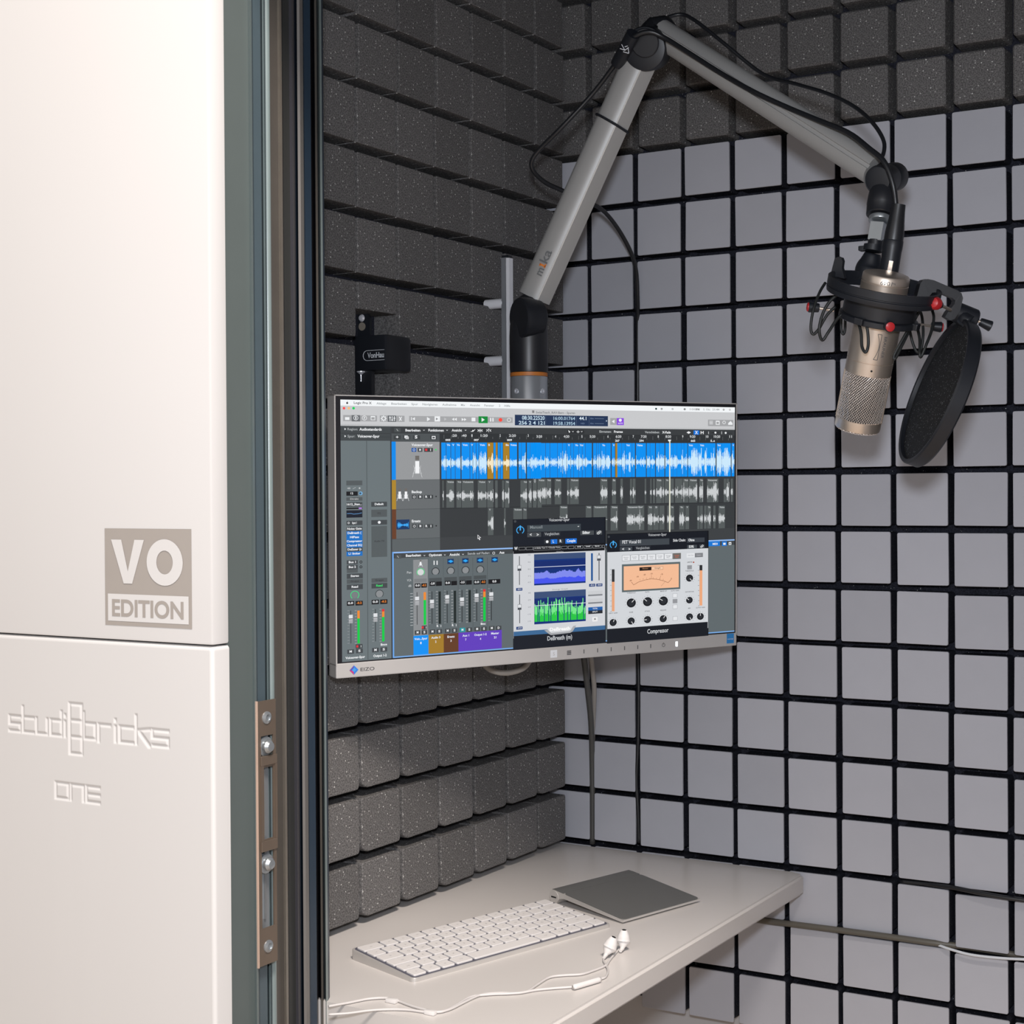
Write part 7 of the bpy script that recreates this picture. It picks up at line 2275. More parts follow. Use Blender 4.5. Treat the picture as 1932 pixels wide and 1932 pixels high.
["r",1259.5,750.2,1266.5,943.0,[40,42,44],48],
["r",1259.9,807.8,1266.5,943.0,[240,170,125],49],
["r",1243.6,749.6,1250.0,751.5,[130,132,136],48],
["r",1243.8,773.6,1250.1,775.5,[130,132,136],48],
["r",1243.9,797.6,1250.3,799.5,[130,132,136],48],
["r",1244.0,821.6,1250.4,823.6,[130,132,136],48],
["r",1244.2,845.6,1250.6,847.6,[130,132,136],48],
["r",1244.3,869.6,1250.7,871.6,[130,132,136],48],
["r",1244.5,893.7,1250.9,895.7,[130,132,136],48],
["r",1244.6,917.7,1251.0,919.7,[130,132,136],48],
["r",1244.8,941.8,1251.2,943.8,[130,132,136],48],
["r",1721.5,749.6,1729.6,942.2,[40,42,44],48],
["r",1721.8,775.0,1729.6,942.2,[240,170,125],49],
["r",1729.0,749.9,1737.2,942.6,[40,42,44],48],
["r",1729.3,775.4,1737.2,942.6,[240,170,125],49],
["r",1712.0,749.2,1718.8,751.2,[130,132,136],48],
["r",1712.2,773.2,1719.1,775.2,[130,132,136],48],
["r",1712.5,797.2,1719.3,799.2,[130,132,136],48],
["r",1712.7,821.2,1719.5,823.2,[130,132,136],48],
["r",1712.9,845.2,1719.8,847.3,[130,132,136],48],
["r",1713.2,869.2,1720.0,871.3,[130,132,136],48],
["r",1713.4,893.3,1720.3,895.4,[130,132,136],48],
["r",1713.7,917.3,1720.5,919.4,[130,132,136],48],
["r",1713.9,941.4,1720.7,943.5,[130,132,136],48],
]
# ---------------- monitor
mo=D['mon']; yaw,pit,rol=mo['yaw'],mo['pit'],mo['rol']; Wm,Hm=mo['W'],mo['H']
ux=V((math.cos(yaw),math.sin(yaw),0)); n_=V((math.sin(yaw),-math.cos(yaw),0)); up=V((0,0,1))*math.cos(pit)+n_*math.sin(pit)
ux2=ux*math.cos(rol)+up*math.sin(rol); up2=up*math.cos(rol)-ux*math.sin(rol); nn=ux2.cross(up2)
mm=basis(mo['o'],ux2,-nn,up2)   # x right, y away from viewer, z up ; front plane y=0
mt_=thing('monitor','light grey widescreen monitor showing audio editing software','monitor',mtx=mm)
w2,h2=Wm/2,Hm/2
# screen rectangle measured against the housing
sx0,sx1,sz0,sz1=-w2+.0072,w2-.0032,-h2+.0178,h2-.0052
H_=MB()
H_.box((-w2,0,-h2),(w2,.020,-h2+.0165),bev=.0012); H_.box((-w2,.0,h2-.0012),(w2,.020,h2)); H_.box((-w2,0,-h2+.014),(-w2+.0014,.020,h2)); H_.box((w2-.0014,0,-h2+.014),(w2,.020,h2))
H_.box((-w2+.001,.006,-h2+.001),(w2-.001,.024,h2-.001)); H_.box((-.17,.022,-.10),(.17,.046,.11),bev=.006)
put('housing',H_.mesh(),'moncase',mt_,world=False)
put('bezel',MB().box((-w2+.0014,.0008,-h2+.0163),(w2-.0014,.0075,h2-.0012)).mesh(),'bezel',mt_,world=False)
ysc=.0006
def U2(u,v,L=0): return (sx0+(sx1-sx0)*u/1920,ysc-L*.000012,sz1-(sz1-sz0)*v/1080)
SV=[];SF=[];SC=[]
def addf(vs,fs,c):
    n=len(SV); SV.extend(vs); SF.extend([[i+n for i in f] for f in fs]); SC.extend([c]*len(fs))
for u in UI:
    k=u[0]
    if k=='r':
        _,x0,y0,x1,y1,c,L=u; addf([U2(x0,y1,L),U2(x1,y1,L),U2(x1,y0,L),U2(x0,y0,L)],[[0,1,2,3]],hexl(c))
    elif k=='t':
        _,x,y,w,h,s,c,L,bd=u
        h*=1.10; vs,fs,tw=text_mesh(s,.03 if bd else .016,2)
        if vs: addf([U2(x+q[0]*w/tw,y-q[1]*h,L+.3) for q in vs],fs,hexl(c))
    elif k=='c':
        _,x,y,rx,ry,c,L,ring,a0,a1=u; n=22
        an=[math.radians(a0+(a1-a0)*i/n) for i in range(n+1)]
        o_=[U2(x+rx*math.cos(a),y-ry*math.sin(a),L) for a in an]
        if ring: i_=[U2(x+rx*ring*math.cos(a),y-ry*ring*math.sin(a),L) for a in an]; addf(o_+i_,[[i,i+1,n+2+i,n+1+i] for i in range(n)],hexl(c))
        else: addf(o_[:-1],[list(range(n))],hexl(c))
    elif k=='p': addf([U2(*q,u[3]) for q in u[1]],[list(range(len(u[1])))],hexl(u[2]))
    elif k=='l':
        _,x0,y0,x1,y1,w,c,L=u; w=w*.55; dx,dy=x1-x0,y1-y0; l=math.hypot(dx,dy) or 1; px,py=-dy/l*w/2,dx/l*w/2
        addf([U2(x0+px,y0+py,L),U2(x1+px,y1+py,L),U2(x1-px,y1-py,L),U2(x0-px,y0-py,L)],[[0,1,2,3]],hexl(c))
    elif k=='w':
        _,x0,y0,x1,y1,amp,seed,c,L=u; rg=random.Random(seed); cy_=(y0+y1)/2+ (y1-y0)*.06; n=max(2,int((x1-x0)/1.5)); st=(x1-x0)/n; env=.5
        vs=[];fs=[]
        for i in range(n):
            env=max(.28,min(1,env+rg.uniform(-.25,.25))); 
            if rg.random()<.06: env=.1
            a=(y1-y0)*amp*env*(.35+.65*rg.random())*(1.6 if rg.random()<.05 else 1); a=min(a,(y1-y0)*.42)
            b0=len(vs); x=x0+i*st; vs+=[U2(x,cy_+a,L),U2(x+st,cy_+a,L),U2(x+st,cy_-a,L),U2(x,cy_-a,L)]; fs.append([b0,b0+1,b0+2,b0+3])
        addf(vs,fs,hexl(c))
me=mesh('screen_image',SV,SF); ca=me.color_attributes.new('Col','FLOAT_COLOR','CORNER')
arr=np.ones((len(me.loops),4),dtype=np.float32); li=0
tot=np.array([len(f) for f in SF]); arr[:,:3]=np.repeat(np.array(SC,dtype=np.float32),tot,axis=0); ca.data.foreach_set('color',arr.ravel())
put('screen_image',me,'screen',mt_,world=False,label='lit screen with waveforms mixer and plug-in windows')
# bezel prints
mb=MB(); zb=-h2+.0082
add_text(mb,'EIZO',(-w2+.028,-.0002,zb-.0018),(1,0,0),(0,0,1),.0165,.0036,.01,0,4)
put('maker_lettering',mb.mesh(),'print',mt_,world=False)
mb=MB(); cx_=-w2+.0205; s_=.0052
mb.add([(cx_-s_,-.0002,zb),(cx_,-.0002,zb-s_),(cx_,-.0002,zb+s_)],[[0,1,2]],0).add([(cx_,-.0002,zb-s_),(cx_+s_,-.0002,zb),(cx_,-.0002,zb+s_)],[[0,1,2]],1).add([(cx_-s_,-.0004,zb),(cx_,-.0004,zb-s_),(cx_-.001,-.0004,zb-.001)],[[0,1,2]],2).add([(cx_-.0025,-.0005,zb),(cx_,-.0005,zb-.0025),(cx_+.0025,-.0005,zb),(cx_,-.0005,zb+.0025)],[[0,1,2,3]],3)
put('maker_emblem',mb.mesh(),[emis('emblem_violet',(.10,.09,.45),0),emis('emblem_blue',(.03,.22,.75),0),emis('emblem_red',(.6,.03,.22),0),emis('emblem_light',(.05,.35,.80),0)],mt_,world=False)
def bz(px): return D['bz'][px]
for i,(bx,bzz) in enumerate(D['btn']):
    if i==0: put('sensor_button',MB().box((bx-.0045,-.0003,zb-.0045),(bx+.0045,0,zb+.0045)).mesh(),'whitep',mt_,world=False); mb=MB(); add_text(mb,'S',(bx-.0012,-.0004,zb-.002),(1,0,0),(0,0,1),.0024,.004,0,0,2); put('button_mark',mb.mesh(),'moncase',mt_,world=False)
    elif i==1: 
        mb=MB()
        for q in range(3): mb.box((bx-.0028,-.0003,zb-.0026+q*.0019),(bx+.0028,0,zb-.0014+q*.0019))
        put('menu_mark',mb.mesh(),'print',mt_,world=False)
    elif i<8: put('button_tick',MB().box((bx-.0005,-.0003,zb-.0024),(bx+.0005,0,zb+.0024)).mesh(),'print',mt_,world=False)
    elif i==8:
        n=20; an=[math.radians(110+320*k/n) for k in range(n+1)]
        vs=[(bx+.0024*math.cos(a),-.0002,zb+.0024*math.sin(a)) for a in an]+[(bx+.0018*math.cos(a),-.0002,zb+.0018*math.sin(a)) for a in an]
        put('power_mark',MB().add(vs,[[k,k+1,n+2+k,n+1+k] for k in range(n)]).box((bx-.0003,-.0003,zb+.0006),(bx+.0003,0,zb+.003)).mesh(),'print',mt_,world=False)
    elif i==9: put('status_light',MB().box((bx-.0014,-.0004,zb-.003),(bx+.0014,0,zb+.003),bev=.0005).mesh(),'led',mt_,world=False)
mb=MB().box((w2-.0155,-.0003,-h2+.0035),(w2-.0045,0,-h2+.0160),m=0); add_text(mb,'energy',(w2-.0145,-.0005,-h2+.0085),(1,0,0),(0,0,1),.009,.0018,0,1,3)
put('energy_sticker',mb.mesh(),['energy','whitep'],mt_,world=False,label='small blue energy sticker')

# ---------------- wall rail, pole and boom arm
ra=V(D['rail'][0])
rt=thing('wall_rail','slim silver vertical wall rail left of the boom arm base','rail',(ra.x,ra.y,1.18))
R_=MB(); R_.box((ra.x-.0045,ra.y-.005,1.15),(ra.x+.0045,ra.y+.005,ra.z)); R_.box((ra.x+.0035,ra.y-.0056,1.15),(ra.x+.0085,ra.y+.003,ra.z-.001),1)
put('rail_profile',R_.mesh(),['pipe','railw'],rt)
put('rail_end_cap',MB().box((ra.x-.004,ra.y-.0045,ra.z),(ra.x+.006,ra.y+.0045,ra.z+.003)).mesh(),'blackp',rt)
for c_ in D['clips']: put('standoff',MB().cyl((-.040,ra.y+.001,c_[2]-.0005),(ra.x-.004,ra.y+.001,c_[2]-.0005),.0064,24).cyl((-.0712,ra.y+.001,c_[2]),(-.0395,ra.y+.001,c_[2]),.002,10,1).mesh(),['railw','blackm'],rt,smooth=True)
put('pole_bracket',MB().box((ra.x+.004,ra.y-.012,1.20),(D['pole'][0],ra.y+.004,1.24),bev=.002).box((D['pole'][0]-.012,D['pole'][1]-.004,1.20),(D['pole'][0]+.012,ra.y+.004,1.24)).mesh(),'pipe',rt)
pc=V(D['pole']); 
ar=thing('boom_arm','silver and black two-section microphone boom arm on a tubular pole','boom arm',(pc.x,pc.y,1.20))
RP=.0232
put('pole_tube',MB().lathe([(RP-.001,0),(RP,.001),(RP,1.3770-1.20),(RP-.0005,1.3778-1.20)],(pc.x,pc.y,1.20),(0,0,1),48).mesh(),'pipe',ar,smooth=True)
put('orange_ring',MB().lathe([(RP+.0002,0),(RP+.0002,.0045)],(pc.x,pc.y,1.3780),(0,0,1),48).mesh(),'orange',ar,smooth=True,label='thin orange ring')
fw=V(D['fwd']); rt_=V(D['right']); 
for ax_,dd in ((-.014,.018),(.017,.014)):
    d_n=(rt_*ax_-fw*dd); d_n.z=0; d_n.normalize(); q=V((pc.x,pc.y,1.3590))+d_n*(RP-.0006)
    put('grub_screw',MB().lathe([(.0032,0),(.0032,.0012),(.0017,.0014),(.0015,.0004),(.0002,.0004)],q,d_n,16).mesh(),'chrome',ar,smooth=True)
E_=V(D['E']); A_=V(D['A']); F_=V(D['F'])
# lower knuckle body: tube that flows into the joint head
put('swivel_base',MB().lathe([(RP,0),(RP+.0006,.004),(RP+.0008,.045),(RP+.0002,.058),(RP-.001,.064),(RP-.002,.072),(RP-.004,.083),(RP-.009,.092),(.008,.097),(.001,.099)],(pc.x,pc.y,1.3830),(0,0,1),48).mesh(),'blackm',ar,smooth=True)
vdir=(A_-V(D['cam'])).normalized()
a1,b1=[V(q) for q in D['arm1']]
axis1=(b1-a1).normalized(); side=axis1.cross(vdir).normalized()
dirA=(-vdir*.55-rt_*.83).normalized()
put('joint_disc',MB().lathe([(.016,-.030),(.0215,-.026),(.0245,-.012),(.0250,-.002),(.0245,.001),(.0225,.0025),(.001,.003)],V(D['Adisc'])+V((-.002,.003,.004)),dirA,40).mesh(),'blackp',ar,smooth=True)
def arm_profile(a,b,wid,dep,edge,nm):
    """extruded arm: 8-point section, side = across the view, dpt = toward the viewer"""
    a=V(a);b=V(b); ax=(b-a).normalized(); vd=((a+b)/2-V(D['cam'])).normalized(); sd=ax.cross(vd).normalized()
    if sd.dot(rt_)<0: sd=-sd
    tw=ax.cross(sd).normalized()
    if tw.dot(vd)>0: tw=-tw
    sec=edge
    poly=[a+sd*(s*wid)+tw*(t*dep) for s,t in sec]
    return poly,(b-a),sd,tw,ax
sec1=[(-.5,-.25),(-.5,.02),(-.44,.16),(-.30,.27),(-.1,.36),(.10,.41),(.13,.40),(.5,.10),(.5,-.25),(.3,-.4),(-.3,-.4)]
poly,dv,sd,tw,ax=arm_profile(a1,b1,.0412,.036,sec1,'')
put('lower_arm',MB().prism(poly,dv).mesh(),'armgrey',ar,smooth=True)
pe=a1+sd*(.118*.0412)+tw*(.412*.036)
put('edge_line',MB().tube([pe,pe+dv],.0008,8,0,1).mesh(),'armedge',ar)  # thin bright line along the edge between the arm's two faces
# lettering on the arm, reading up the arm
mb=MB(); L0=V(D['logo'][0]); 
base_=a1+sd*(-.21*.0412)+tw*(.318*.036); ax_=ax
slope=(sd*.2*.0412+tw*.09*.036).normalized(); nrm=ax.cross(slope).normalized(); nrm=nrm if nrm.dot(tw)>0 else -nrm
dist=(L0-a1).dot(ax)
up_=-slope
o0=base_+ax*(dist-.001)+slope*.0065+nrm*.0012
add_text(mb,'m',o0,ax,up_,.0095,.0098,.015,0,4); add_text(mb,'ka',o0+ax*.0165,ax,up_,.0165,.0110,.015,0,4)
put('arm_lettering',mb.mesh(),'greyp',ar,label='grey lettering on the arm')
mb=MB(); q=o0+ax*.0118; mb.add([q,q+ax*.0024,q+ax*.0024+up_*.0085,q+up_*.0085],[[0,1,2,3]]); mb.add([q-ax*.0010+up_*.0068,q+ax*.0024+up_*.0068,q+ax*.0024+up_*.0085,q-ax*.0010+up_*.0085],[[0,1,2,3]]); mb.add([q-ax*.001,q+ax*.0042,q+ax*.0042+up_*.0017,q-ax*.001+up_*.0017],[[0,1,2,3]])
put('orange_letter',mb.mesh(),'orangep',ar,label='orange letter i on the arm')
# cable tie round the arm
tq=a1+ax*((V(D['tie'])-a1).dot(ax)); ring=[]
for s,t in sec1: ring.append(tq+sd*(s*.0440)+tw*(t*.0395)-ax*(s*.004))
ring.append(ring[0]); put('cable_tie',MB().tube(ring,.0017,6,0,1).mesh(),'blackp',ar)
# elbow
vE=(E_-V(D['cam'])).normalized()
dirE=(-vE*.92-rt_*.25).normalized()
ed=V(D['Ed1'])
q0=V(D['Edrum'])
put('elbow_joint',MB().lathe([(.020,-.034),(.0245,-.032),(.0262,-.028),(.0262,.000),(.0250,.003),(.018,.0045),(.001,.0046)],q0,dirE,48).mesh(),'blackp',ar,smooth=True)
put('elbow_cap',MB().lathe([(.0170,0),(.0170,.0012),(.0160,.0020),(.001,.0022)],V(D['Ecap'])+dirE*.006,dirE,40).mesh(),'blackm',ar,smooth=True)
a2,b2=[V(q) for q in D['arm2']]
put('elbow_fork',MB().tube([q0-dirE*.020,a2+vE*.010,a2.lerp(b2,.03)+vE*.004],.02,20,0,4,[.0240,.0225,.0135]).mesh(),'blackm',ar,smooth='all')
sec2=[(-.5,-.22),(-.5,.05),(-.42,.22),(-.25,.36),(-.08,.40),(-.06,.33),(.06,.33),(.08,.40),(.25,.36),(.42,.22),(.5,.05),(.5,-.22),(.3,-.4),(-.3,-.4)]
poly,dv,sd2,tw2,ax2=arm_profile(a2,b2,.0335,.034,sec2,'')
put('upper_arm',MB().prism(poly,dv).mesh(),'armgrey',ar,smooth=True)
# end joint above the microphone
vF=(F_-V(D['cam'])).normalized()
f1,f2=V(D['Fd1']),V(D['Fd2']); dF=(f1-f2).normalized()
put('end_joint',MB().lathe([(.001,-.002),(.014,-.0015),(.0155,.001),(.0158,.018),(.0150,.020),(.0150,.021),(.0158,.023),(.0158,.046),(.0150,.0495),(.0148,.0490),(.0142,.0488),(.0140,.0500),(.012,.0506),(.001,.0508)],f2,dF,36).mesh(),'blackp',ar,smooth=True)
put('end_sleeve',MB().tube([f1.lerp(f2,.5),b2.lerp(f2,.3)],.0135,16,0,3,[.0125,.0125]).mesh(),'blackm',ar,smooth='all')
ad=[V(q) for q in D['adapt']]
kn=(ad[9]-ad[8]).normalized()
put('swivel_knuckle',MB().lathe([(.0145,0),(.0155,.001),(.0160,.012),(.0163,.0125),(.0158,.024),(.0150,.030),(.011,.034)],ad[8]+vF*.004,kn,32).mesh(),'blackm',ar,smooth=True)
put('steel_washer',MB().lathe([(.0118,0),(.0122,.0008),(.0122,.0045),(.0118,.005)],ad[6],kn,32).mesh(),'steel',ar,smooth=True)
tn=(ad[5]-ad[4]).normalized()
put('steel_nut',MB().lathe([(.0100,0),(.0103,.0005),(.0103,.0195),(.0100,.020)],ad[4],tn,4,ref=(rt_+vF*.35)).mesh(),'steel',ar)

# ---------------- microphone
ca_,sa=math.cos(math.radians(10.4)),math.sin(math.radians(10.4)); th=math.radians(15)
mv=(V(D['mic0'])-V(D['cam'])).normalized(); cr=rt_-mv*rt_.dot(mv); cr.normalize(); cu_=cr.cross(mv).normalized()
zax=((cr*sa+cu_*ca_)*math.cos(th)-mv*math.sin(th)).normalized(); xax=(cr*ca_-cu_*sa); xax=(xax-zax*xax.dot(zax)).normalized(); yax=zax.cross(xax)
org=V(D['mic0'])+mv*.012
mic_m=basis(org,xax,yax,zax)
mi=thing('microphone','satin nickel large condenser microphone hanging grille down in the shock mount','microphone',mtx=mic_m)
mmm=.001
def lm(prof): return [(r*mmm,z*mmm) for r,z in prof]
put('body',MB().lathe(lm([(23.6,62),(24.6,62.5),(24.6,76),(24.2,76.3),(24.2,77),(24.8,77.3),(24.8,158),(24.3,158.4),(24.3,159.2),(24.8,159.6),(24.4,166),(23.2,167.6),(20,168.5),(.5,168.8)]),n=64).mesh(),'nickel',mi,world=False,smooth=True)
gb=MB().lathe(lm([(22.2,0),(24.3,1),(24.5,2),(24.5,11.5),(23.6,12)]),n=64,cap=False); put('grille_band',gb.mesh(),'nickel',mi,world=False,smooth=True)
put('grille_core',MB().lathe(lm([(.5,-2.2),(12,-1.8),(21,0),(22.6,2),(22.6,62),(20,62)]),n=32).mesh(),'meshin',mi,world=False,smooth=True)
G_=MB(); nh=56
for sgn in (1,-1):
    for k in range(nh):
        a0=2*math.pi*k/nh; pts=[]
        for q in range(13):
            a=a0+sgn*q/12*1.75; rr=23.9+.35*(1 if (q+k)%2 else -1)*sgn*.8; pts.append((rr*mmm*math.cos(a),rr*mmm*math.sin(a),(11+q/12*51.5)*mmm))
        G_.tube(pts,.00040,3,0,1)
put('grille_wire',G_.mesh(),'mesh',mi,world=False,kind='stuff')
G_=MB()
for k in range(26):
    c_=-22+k*1.76; hl=math.sqrt(max(0,22.6**2-c_**2))
    for fl_ in (0,1):
        pts=[]
        for q in range(9):
            s=-hl+2*hl*q/8; x,y=(c_,s) if fl_ else (s,c_); r2=math.hypot(x,y); pts.append((x*mmm,y*mmm,(-2.6+2.6*(r2/23)**4+.35*(1 if (q+k)%2 else -1))*mmm))
        G_.tube(pts,.00045,3,0,1)
put('end_grille_wire',G_.mesh(),'mesh',mi,world=False,kind='stuff')
for s in (-1,1): put('grille_rail',MB().tube([(s*24.0*mmm,-3*mmm,10*mmm),(s*24.0*mmm,-3*mmm,63*mmm)],.0010,8,0,1).mesh(),'nickel',mi,world=False)
for a in (-.62,.62,2.5,-2.5):
    put('body_screw',MB().lathe([(.0013,0),(.0013,.0005)],(24.6*mmm*math.sin(a),-24.6*mmm*math.cos(a),.147+.0*a),(math.sin(a),-math.cos(a),0),12).mesh(),'chrome',mi,world=False)
put('vent_hole',MB().lathe([(.0011,0),(.0011,.0003)],(.0035,-.02445,.0695),(.14,-1,0),10).mesh(),'hole',mi,world=False)
def wrap(s,z,a0,wid,cap,bold,rot180=False,vertical=False,Rr=.02488):
    vs,fs,w=text_mesh(s,bold,4); out=[]
    for x,y in vs:
        x=x*wid/w; y=y*cap
        if rot180: x,y=-x,-y
        if vertical: x,y=y,-x
        a=a0+x/Rr; out.append((Rr*math.sin(a),-Rr*math.cos(a),z+y))
    return out,fs
mb=MB(); mb.add(*wrap('1049',.1640,.30,.0120,.0042,.0,rot180=True)); mb.add(*wrap('No',.1636,.44,.004,.0022,0,rot180=True)); put('serial_number',mb.mesh(),'print',mi,world=False)
mb=MB(); mb.add(*wrap('BRAUNER',.1070,.42,.0225,.0030,0,vertical=True))
def arcline(z0,z1,a0,a1,w=.0003,n=10):
    vs=[]
    for k in range(n+1):
        t=k/n; a=a0+(a1-a0)*t; z=z0+(z1-z0)*t
        dx=(-(z1-z0)); da=(a1-a0)*.0249; l=math.hypot(dx,da) or 1; ox,oz=dx/l*w,da/l*w
        for s in (-1,1): vs.append((.02489*math.sin(a+s*ox/.0249),-.02489*math.cos(a+s*ox/.0249),z+s*oz))
    return vs,[[2*k,2*k+1,2*k+3,2*k+2] for k in range(n)]
for q in ((.109,.082,.29,.29),(.109,.109,.12,.29),(.082,.082,.12,.29)): mb.add(*arcline(*q))
for kk in range(10):
    t0,t1=kk/10,(kk+1)/10; f_a=lambda t:.12+.14*math.sin(math.pi*t); mb.add(*arcline(.109-.027*t0,.109-.027*t1,f_a(t0),f_a(t1),n=1))
put('body_emblem',mb.mesh(),'print',mi,world=False)

# ---------------- shock mount
sm_=thing('shock_mount','black ring shock mount with elastic cords holding the microphone','shock mount',mtx=mic_m)
zr=.143
put('outer_ring',MB().lathe(lm([(56,0),(58.5,0),(59.2,3),(59.2,5),(58.2,5.6),(58.2,6.6),(59.2,7.2),(59.2,15),(56.5,15),(56,13),(56,0)]),(0,0,zr),n=72,cap=False).mesh(),'blackp',sm_,world=False,smooth=True)
put('inner_clamp_ring',MB().lathe(lm([(25.4,0),(37,0),(38.5,1.5),(38.5,17),(36,18),(25.4,18),(25.4,0)]),(0,0,zr-.020),n=56,cap=False).mesh(),'blackm',sm_,world=False,smooth=True)
put('clamp_skirt',MB().lathe(lm([(25.4,0),(40,0),(41.5,1),(41.5,6),(40,7),(25.4,7),(25.4,0)]),(0,0,zr-.026),n=56,cap=False).mesh(),'blackp',sm_,world=False,smooth=True)
for a in (-2.6,-.45,1.2,3.6):
    put('cord_hook',MB().box((-.005,-.003,-.003),(.005,.003,.004),bev=.001).xf(Matrix.Rotation(a,4,'Z')@Matrix.Translation((0,-.0425,zr-.022))).mesh(),'blackp',sm_,world=False)
put('ring_tab',MB().prism([(-.0615,0,zr+.010),(-.0600,0,zr+.0285),(-.0570,0,zr+.0305),(-.0525,0,zr+.0300),(-.0505,0,zr+.027),(-.0500,0,zr+.020),(-.047,0,zr+.014),(-.045,0,zr+.010)],(0,.006,0)).xf(Matrix.Rotation(-.35,4,'Z')).mesh(),'blackp',sm_,world=False)
for l in D['cords']: put('elastic_cord',MB().tube(l,.0016,8,0,5).mesh(),'cord',sm_,smooth='all')
for i,kq in enumerate(D['knobs']):
    a,b_,c_=[V(q) for q in kq]; dr=(c_-b_).normalized()
    put('clamp_rod',MB().cyl(a,b_,.0015,12).mesh(),'nickel',sm_,smooth=True)
    kb_=put('clamp_knob',MB().lathe([(.0040,0),(.0048,.0008),(.0058,.0105),(.0052,.0115)],b_,dr,20).mesh(),'blackp',sm_,smooth=True)
    put('red_cap',MB().lathe([(.0048,0),(.0048,.0012),(.003,.0020),(.0003,.0022)],b_+dr*.0114,dr,20).mesh(),'red',kb_,smooth=True)
ad2=D['collar']
put('stand_neck',MB().tube([ad[0]-V((0,0,.012)),ad[0],ad[0].lerp(ad[1],.5),ad[1]],.01,20,0,4,[.0165,.0150,.0115,.0085]).mesh(),'blackp',sm_,smooth='all')
put('neck_collar',MB().cyl(ad2[0],ad2[1],.0103,28).box((ad2[0][0]-.014,ad2[0][1]-.006,ad2[0][2]+.0008),(ad2[0][0]-.006,ad2[0][1]+.004,ad2[1][2]-.0002),bev=.001).mesh(),'blackp',sm_,smooth=True)
put('neck_thread',MB().cyl(ad[2],ad[3]+(ad[3]-ad[2])*.2,.0082,24).mesh(),'blackm',sm_,smooth=True)
# C-shaped pop filter bracket
pf_=thing('pop_filter','round black foam pop filter clamped to the right of the microphone','pop filter',D['pop'])
cp=[V(q) for q in D['clamp']]; dd=(cp[5]-V(D['cam'])).normalized()
me=MB().prism([q-dd*.005 for q in cp],dd*.011-rt_*.004).mesh()
put('clamp_bracket',me,'blackm',pf_)
ck=[V(q) for q in D['clampk']]; put('bracket_screw',MB().cyl(ck[0],ck[1],.0017,12).mesh(),'nickel',pf_,smooth=True)
dr=(ck[2]-ck[1]).normalized(); put('screw_grip',MB().cyl(ck[1]-dr*.002,ck[1]+dr*.004,.0042,16).mesh(),'blackp',pf_,smooth=True)
put('red_grip',MB().lathe([(.0042,0),(.0064,.002),(.0068,.007),(.005,.011),(.001,.0125)],ck[1]+dr*.004,dr,20).mesh(),'red',pf_,smooth=True,label='red clamp grip')
cy_=[V(q) for q in D['clampcyl']]
put('clamp_barrel',MB().lathe([(.0085,0),(.0105,.001),(.0108,.003),(.0108,(cy_[1]-cy_[0]).length),(.0095,(cy_[1]-cy_[0]).length+.0015)],cy_[0],cy_[1]-cy_[0],28).mesh(),'blackp',pf_,smooth=True)
put('knob_rod',MB().cyl(cy_[1],cy_[2],.0017,12).mesh(),'nickel',pf_,smooth=True)
dr=(cy_[3]-cy_[2]).normalized(); put('clamp_knob',MB().lathe([(.0040,-.003),(.0044,-.002),(.0058,.009),(.0052,.0098)],cy_[2],dr,20).mesh(),'blackp',pf_,smooth=True)
pv=(V(D['pop'])-V(D['cam'])).normalized(); pr_=rt_-pv*rt_.dot(pv); pr_.normalize(); pu=pr_.cross(pv).normalized()
ph=math.radians(15); nrm=((-pr_*.930+pu*.368)*math.cos(ph)-pv*math.sin(ph)).normalized()
pcn=V(D['pop'])
put('hoop',MB().lathe([(.0755,-.0145),(.0795,-.0150),(.0812,-.013),(.0812,-.001),(.0800,.0006),(.0765,0),(.0760,-.004),(.0755,-.0145)],pcn,nrm,96,cap=False).mesh(),'blackp',pf_,smooth=True)
put('foam_disc',MB().lathe([(.0005,-.0030),(.060,-.0028),(.0762,-.0042),(.0762,-.0120),(.0005,-.0125)],pcn,nrm,64).mesh(),'popfoam',pf_,smooth=True)
topq=pcn+(pu*.92+pr_*.38)*.080
put('hoop_lug',MB().tube([topq-nrm*.007,topq.lerp(cy_[0],.5)-nrm*.004,cy_[0].lerp(cy_[1],.5)],.006,12,0,3,[.008,.0075,.008]).mesh(),'blackp',pf_,smooth='all')

# ---------------- cables
xl=[V(q) for q in D['xlr']]
mc=thing('microphone_cable','black microphone cable running along the boom arm down behind the monitor','cable',xl[2])
put('cable_sheath',MB().tube([xl[2]-V((0,0,.003))]+cc['mic_cable'][1:],.0029,10,0,5).mesh(),'cable',mc,smooth='all')
dx=(xl[1]-xl[0]).normalized()
put('plug_shell',MB().lathe([(.0098,-.004),(.0100,0),(.0103,.022),(.0108,.026),(.0108,.033),(.0103,.034)],xl[0],dx,28).mesh(),'blackp',mc,smooth=True)
put('plug_boot',MB().lathe([(.0103,0),(.0102,.008),(.0088,.020),(.0078,.030),(.0074,.0375),(.004,.038)],xl[0]+dx*.034,dx,24).mesh(),'cable',mc,smooth=True)
put('plug_badge',MB().box((-.0022,-.0104,.003),(.0026,-.0095,.014),bev=.0004).xf(basis(xl[0],xax,yax,zax)).mesh(),'nickel',mc)
mb=MB(); el=V(cc['mic_cable'][14]); 
put('cable_wrap',MB().cyl(V(cc['mic_cable'][13])+V((0,0,.004)),V(cc['mic_cable'][15])-V((0,0,.004)),.0085,20).mesh(),'blackp',mc,smooth=True,label='black hook and loop wrap with white emblem')
for p_,q_ in zip(D['emb2'][0::2],D['emb2'][1::2]): mb.cyl(p_,q_,.0005,6)
put('wrap_emblem',mb.mesh(),'whitep',mc)
put('arm_wire',MB().tube(cc['second'],.0023,10,0,5).mesh(),'cable',None,label='thin black wire arching over the boom arm to its end joint',cat='cable',smooth='all',loc=cc['second'][0])
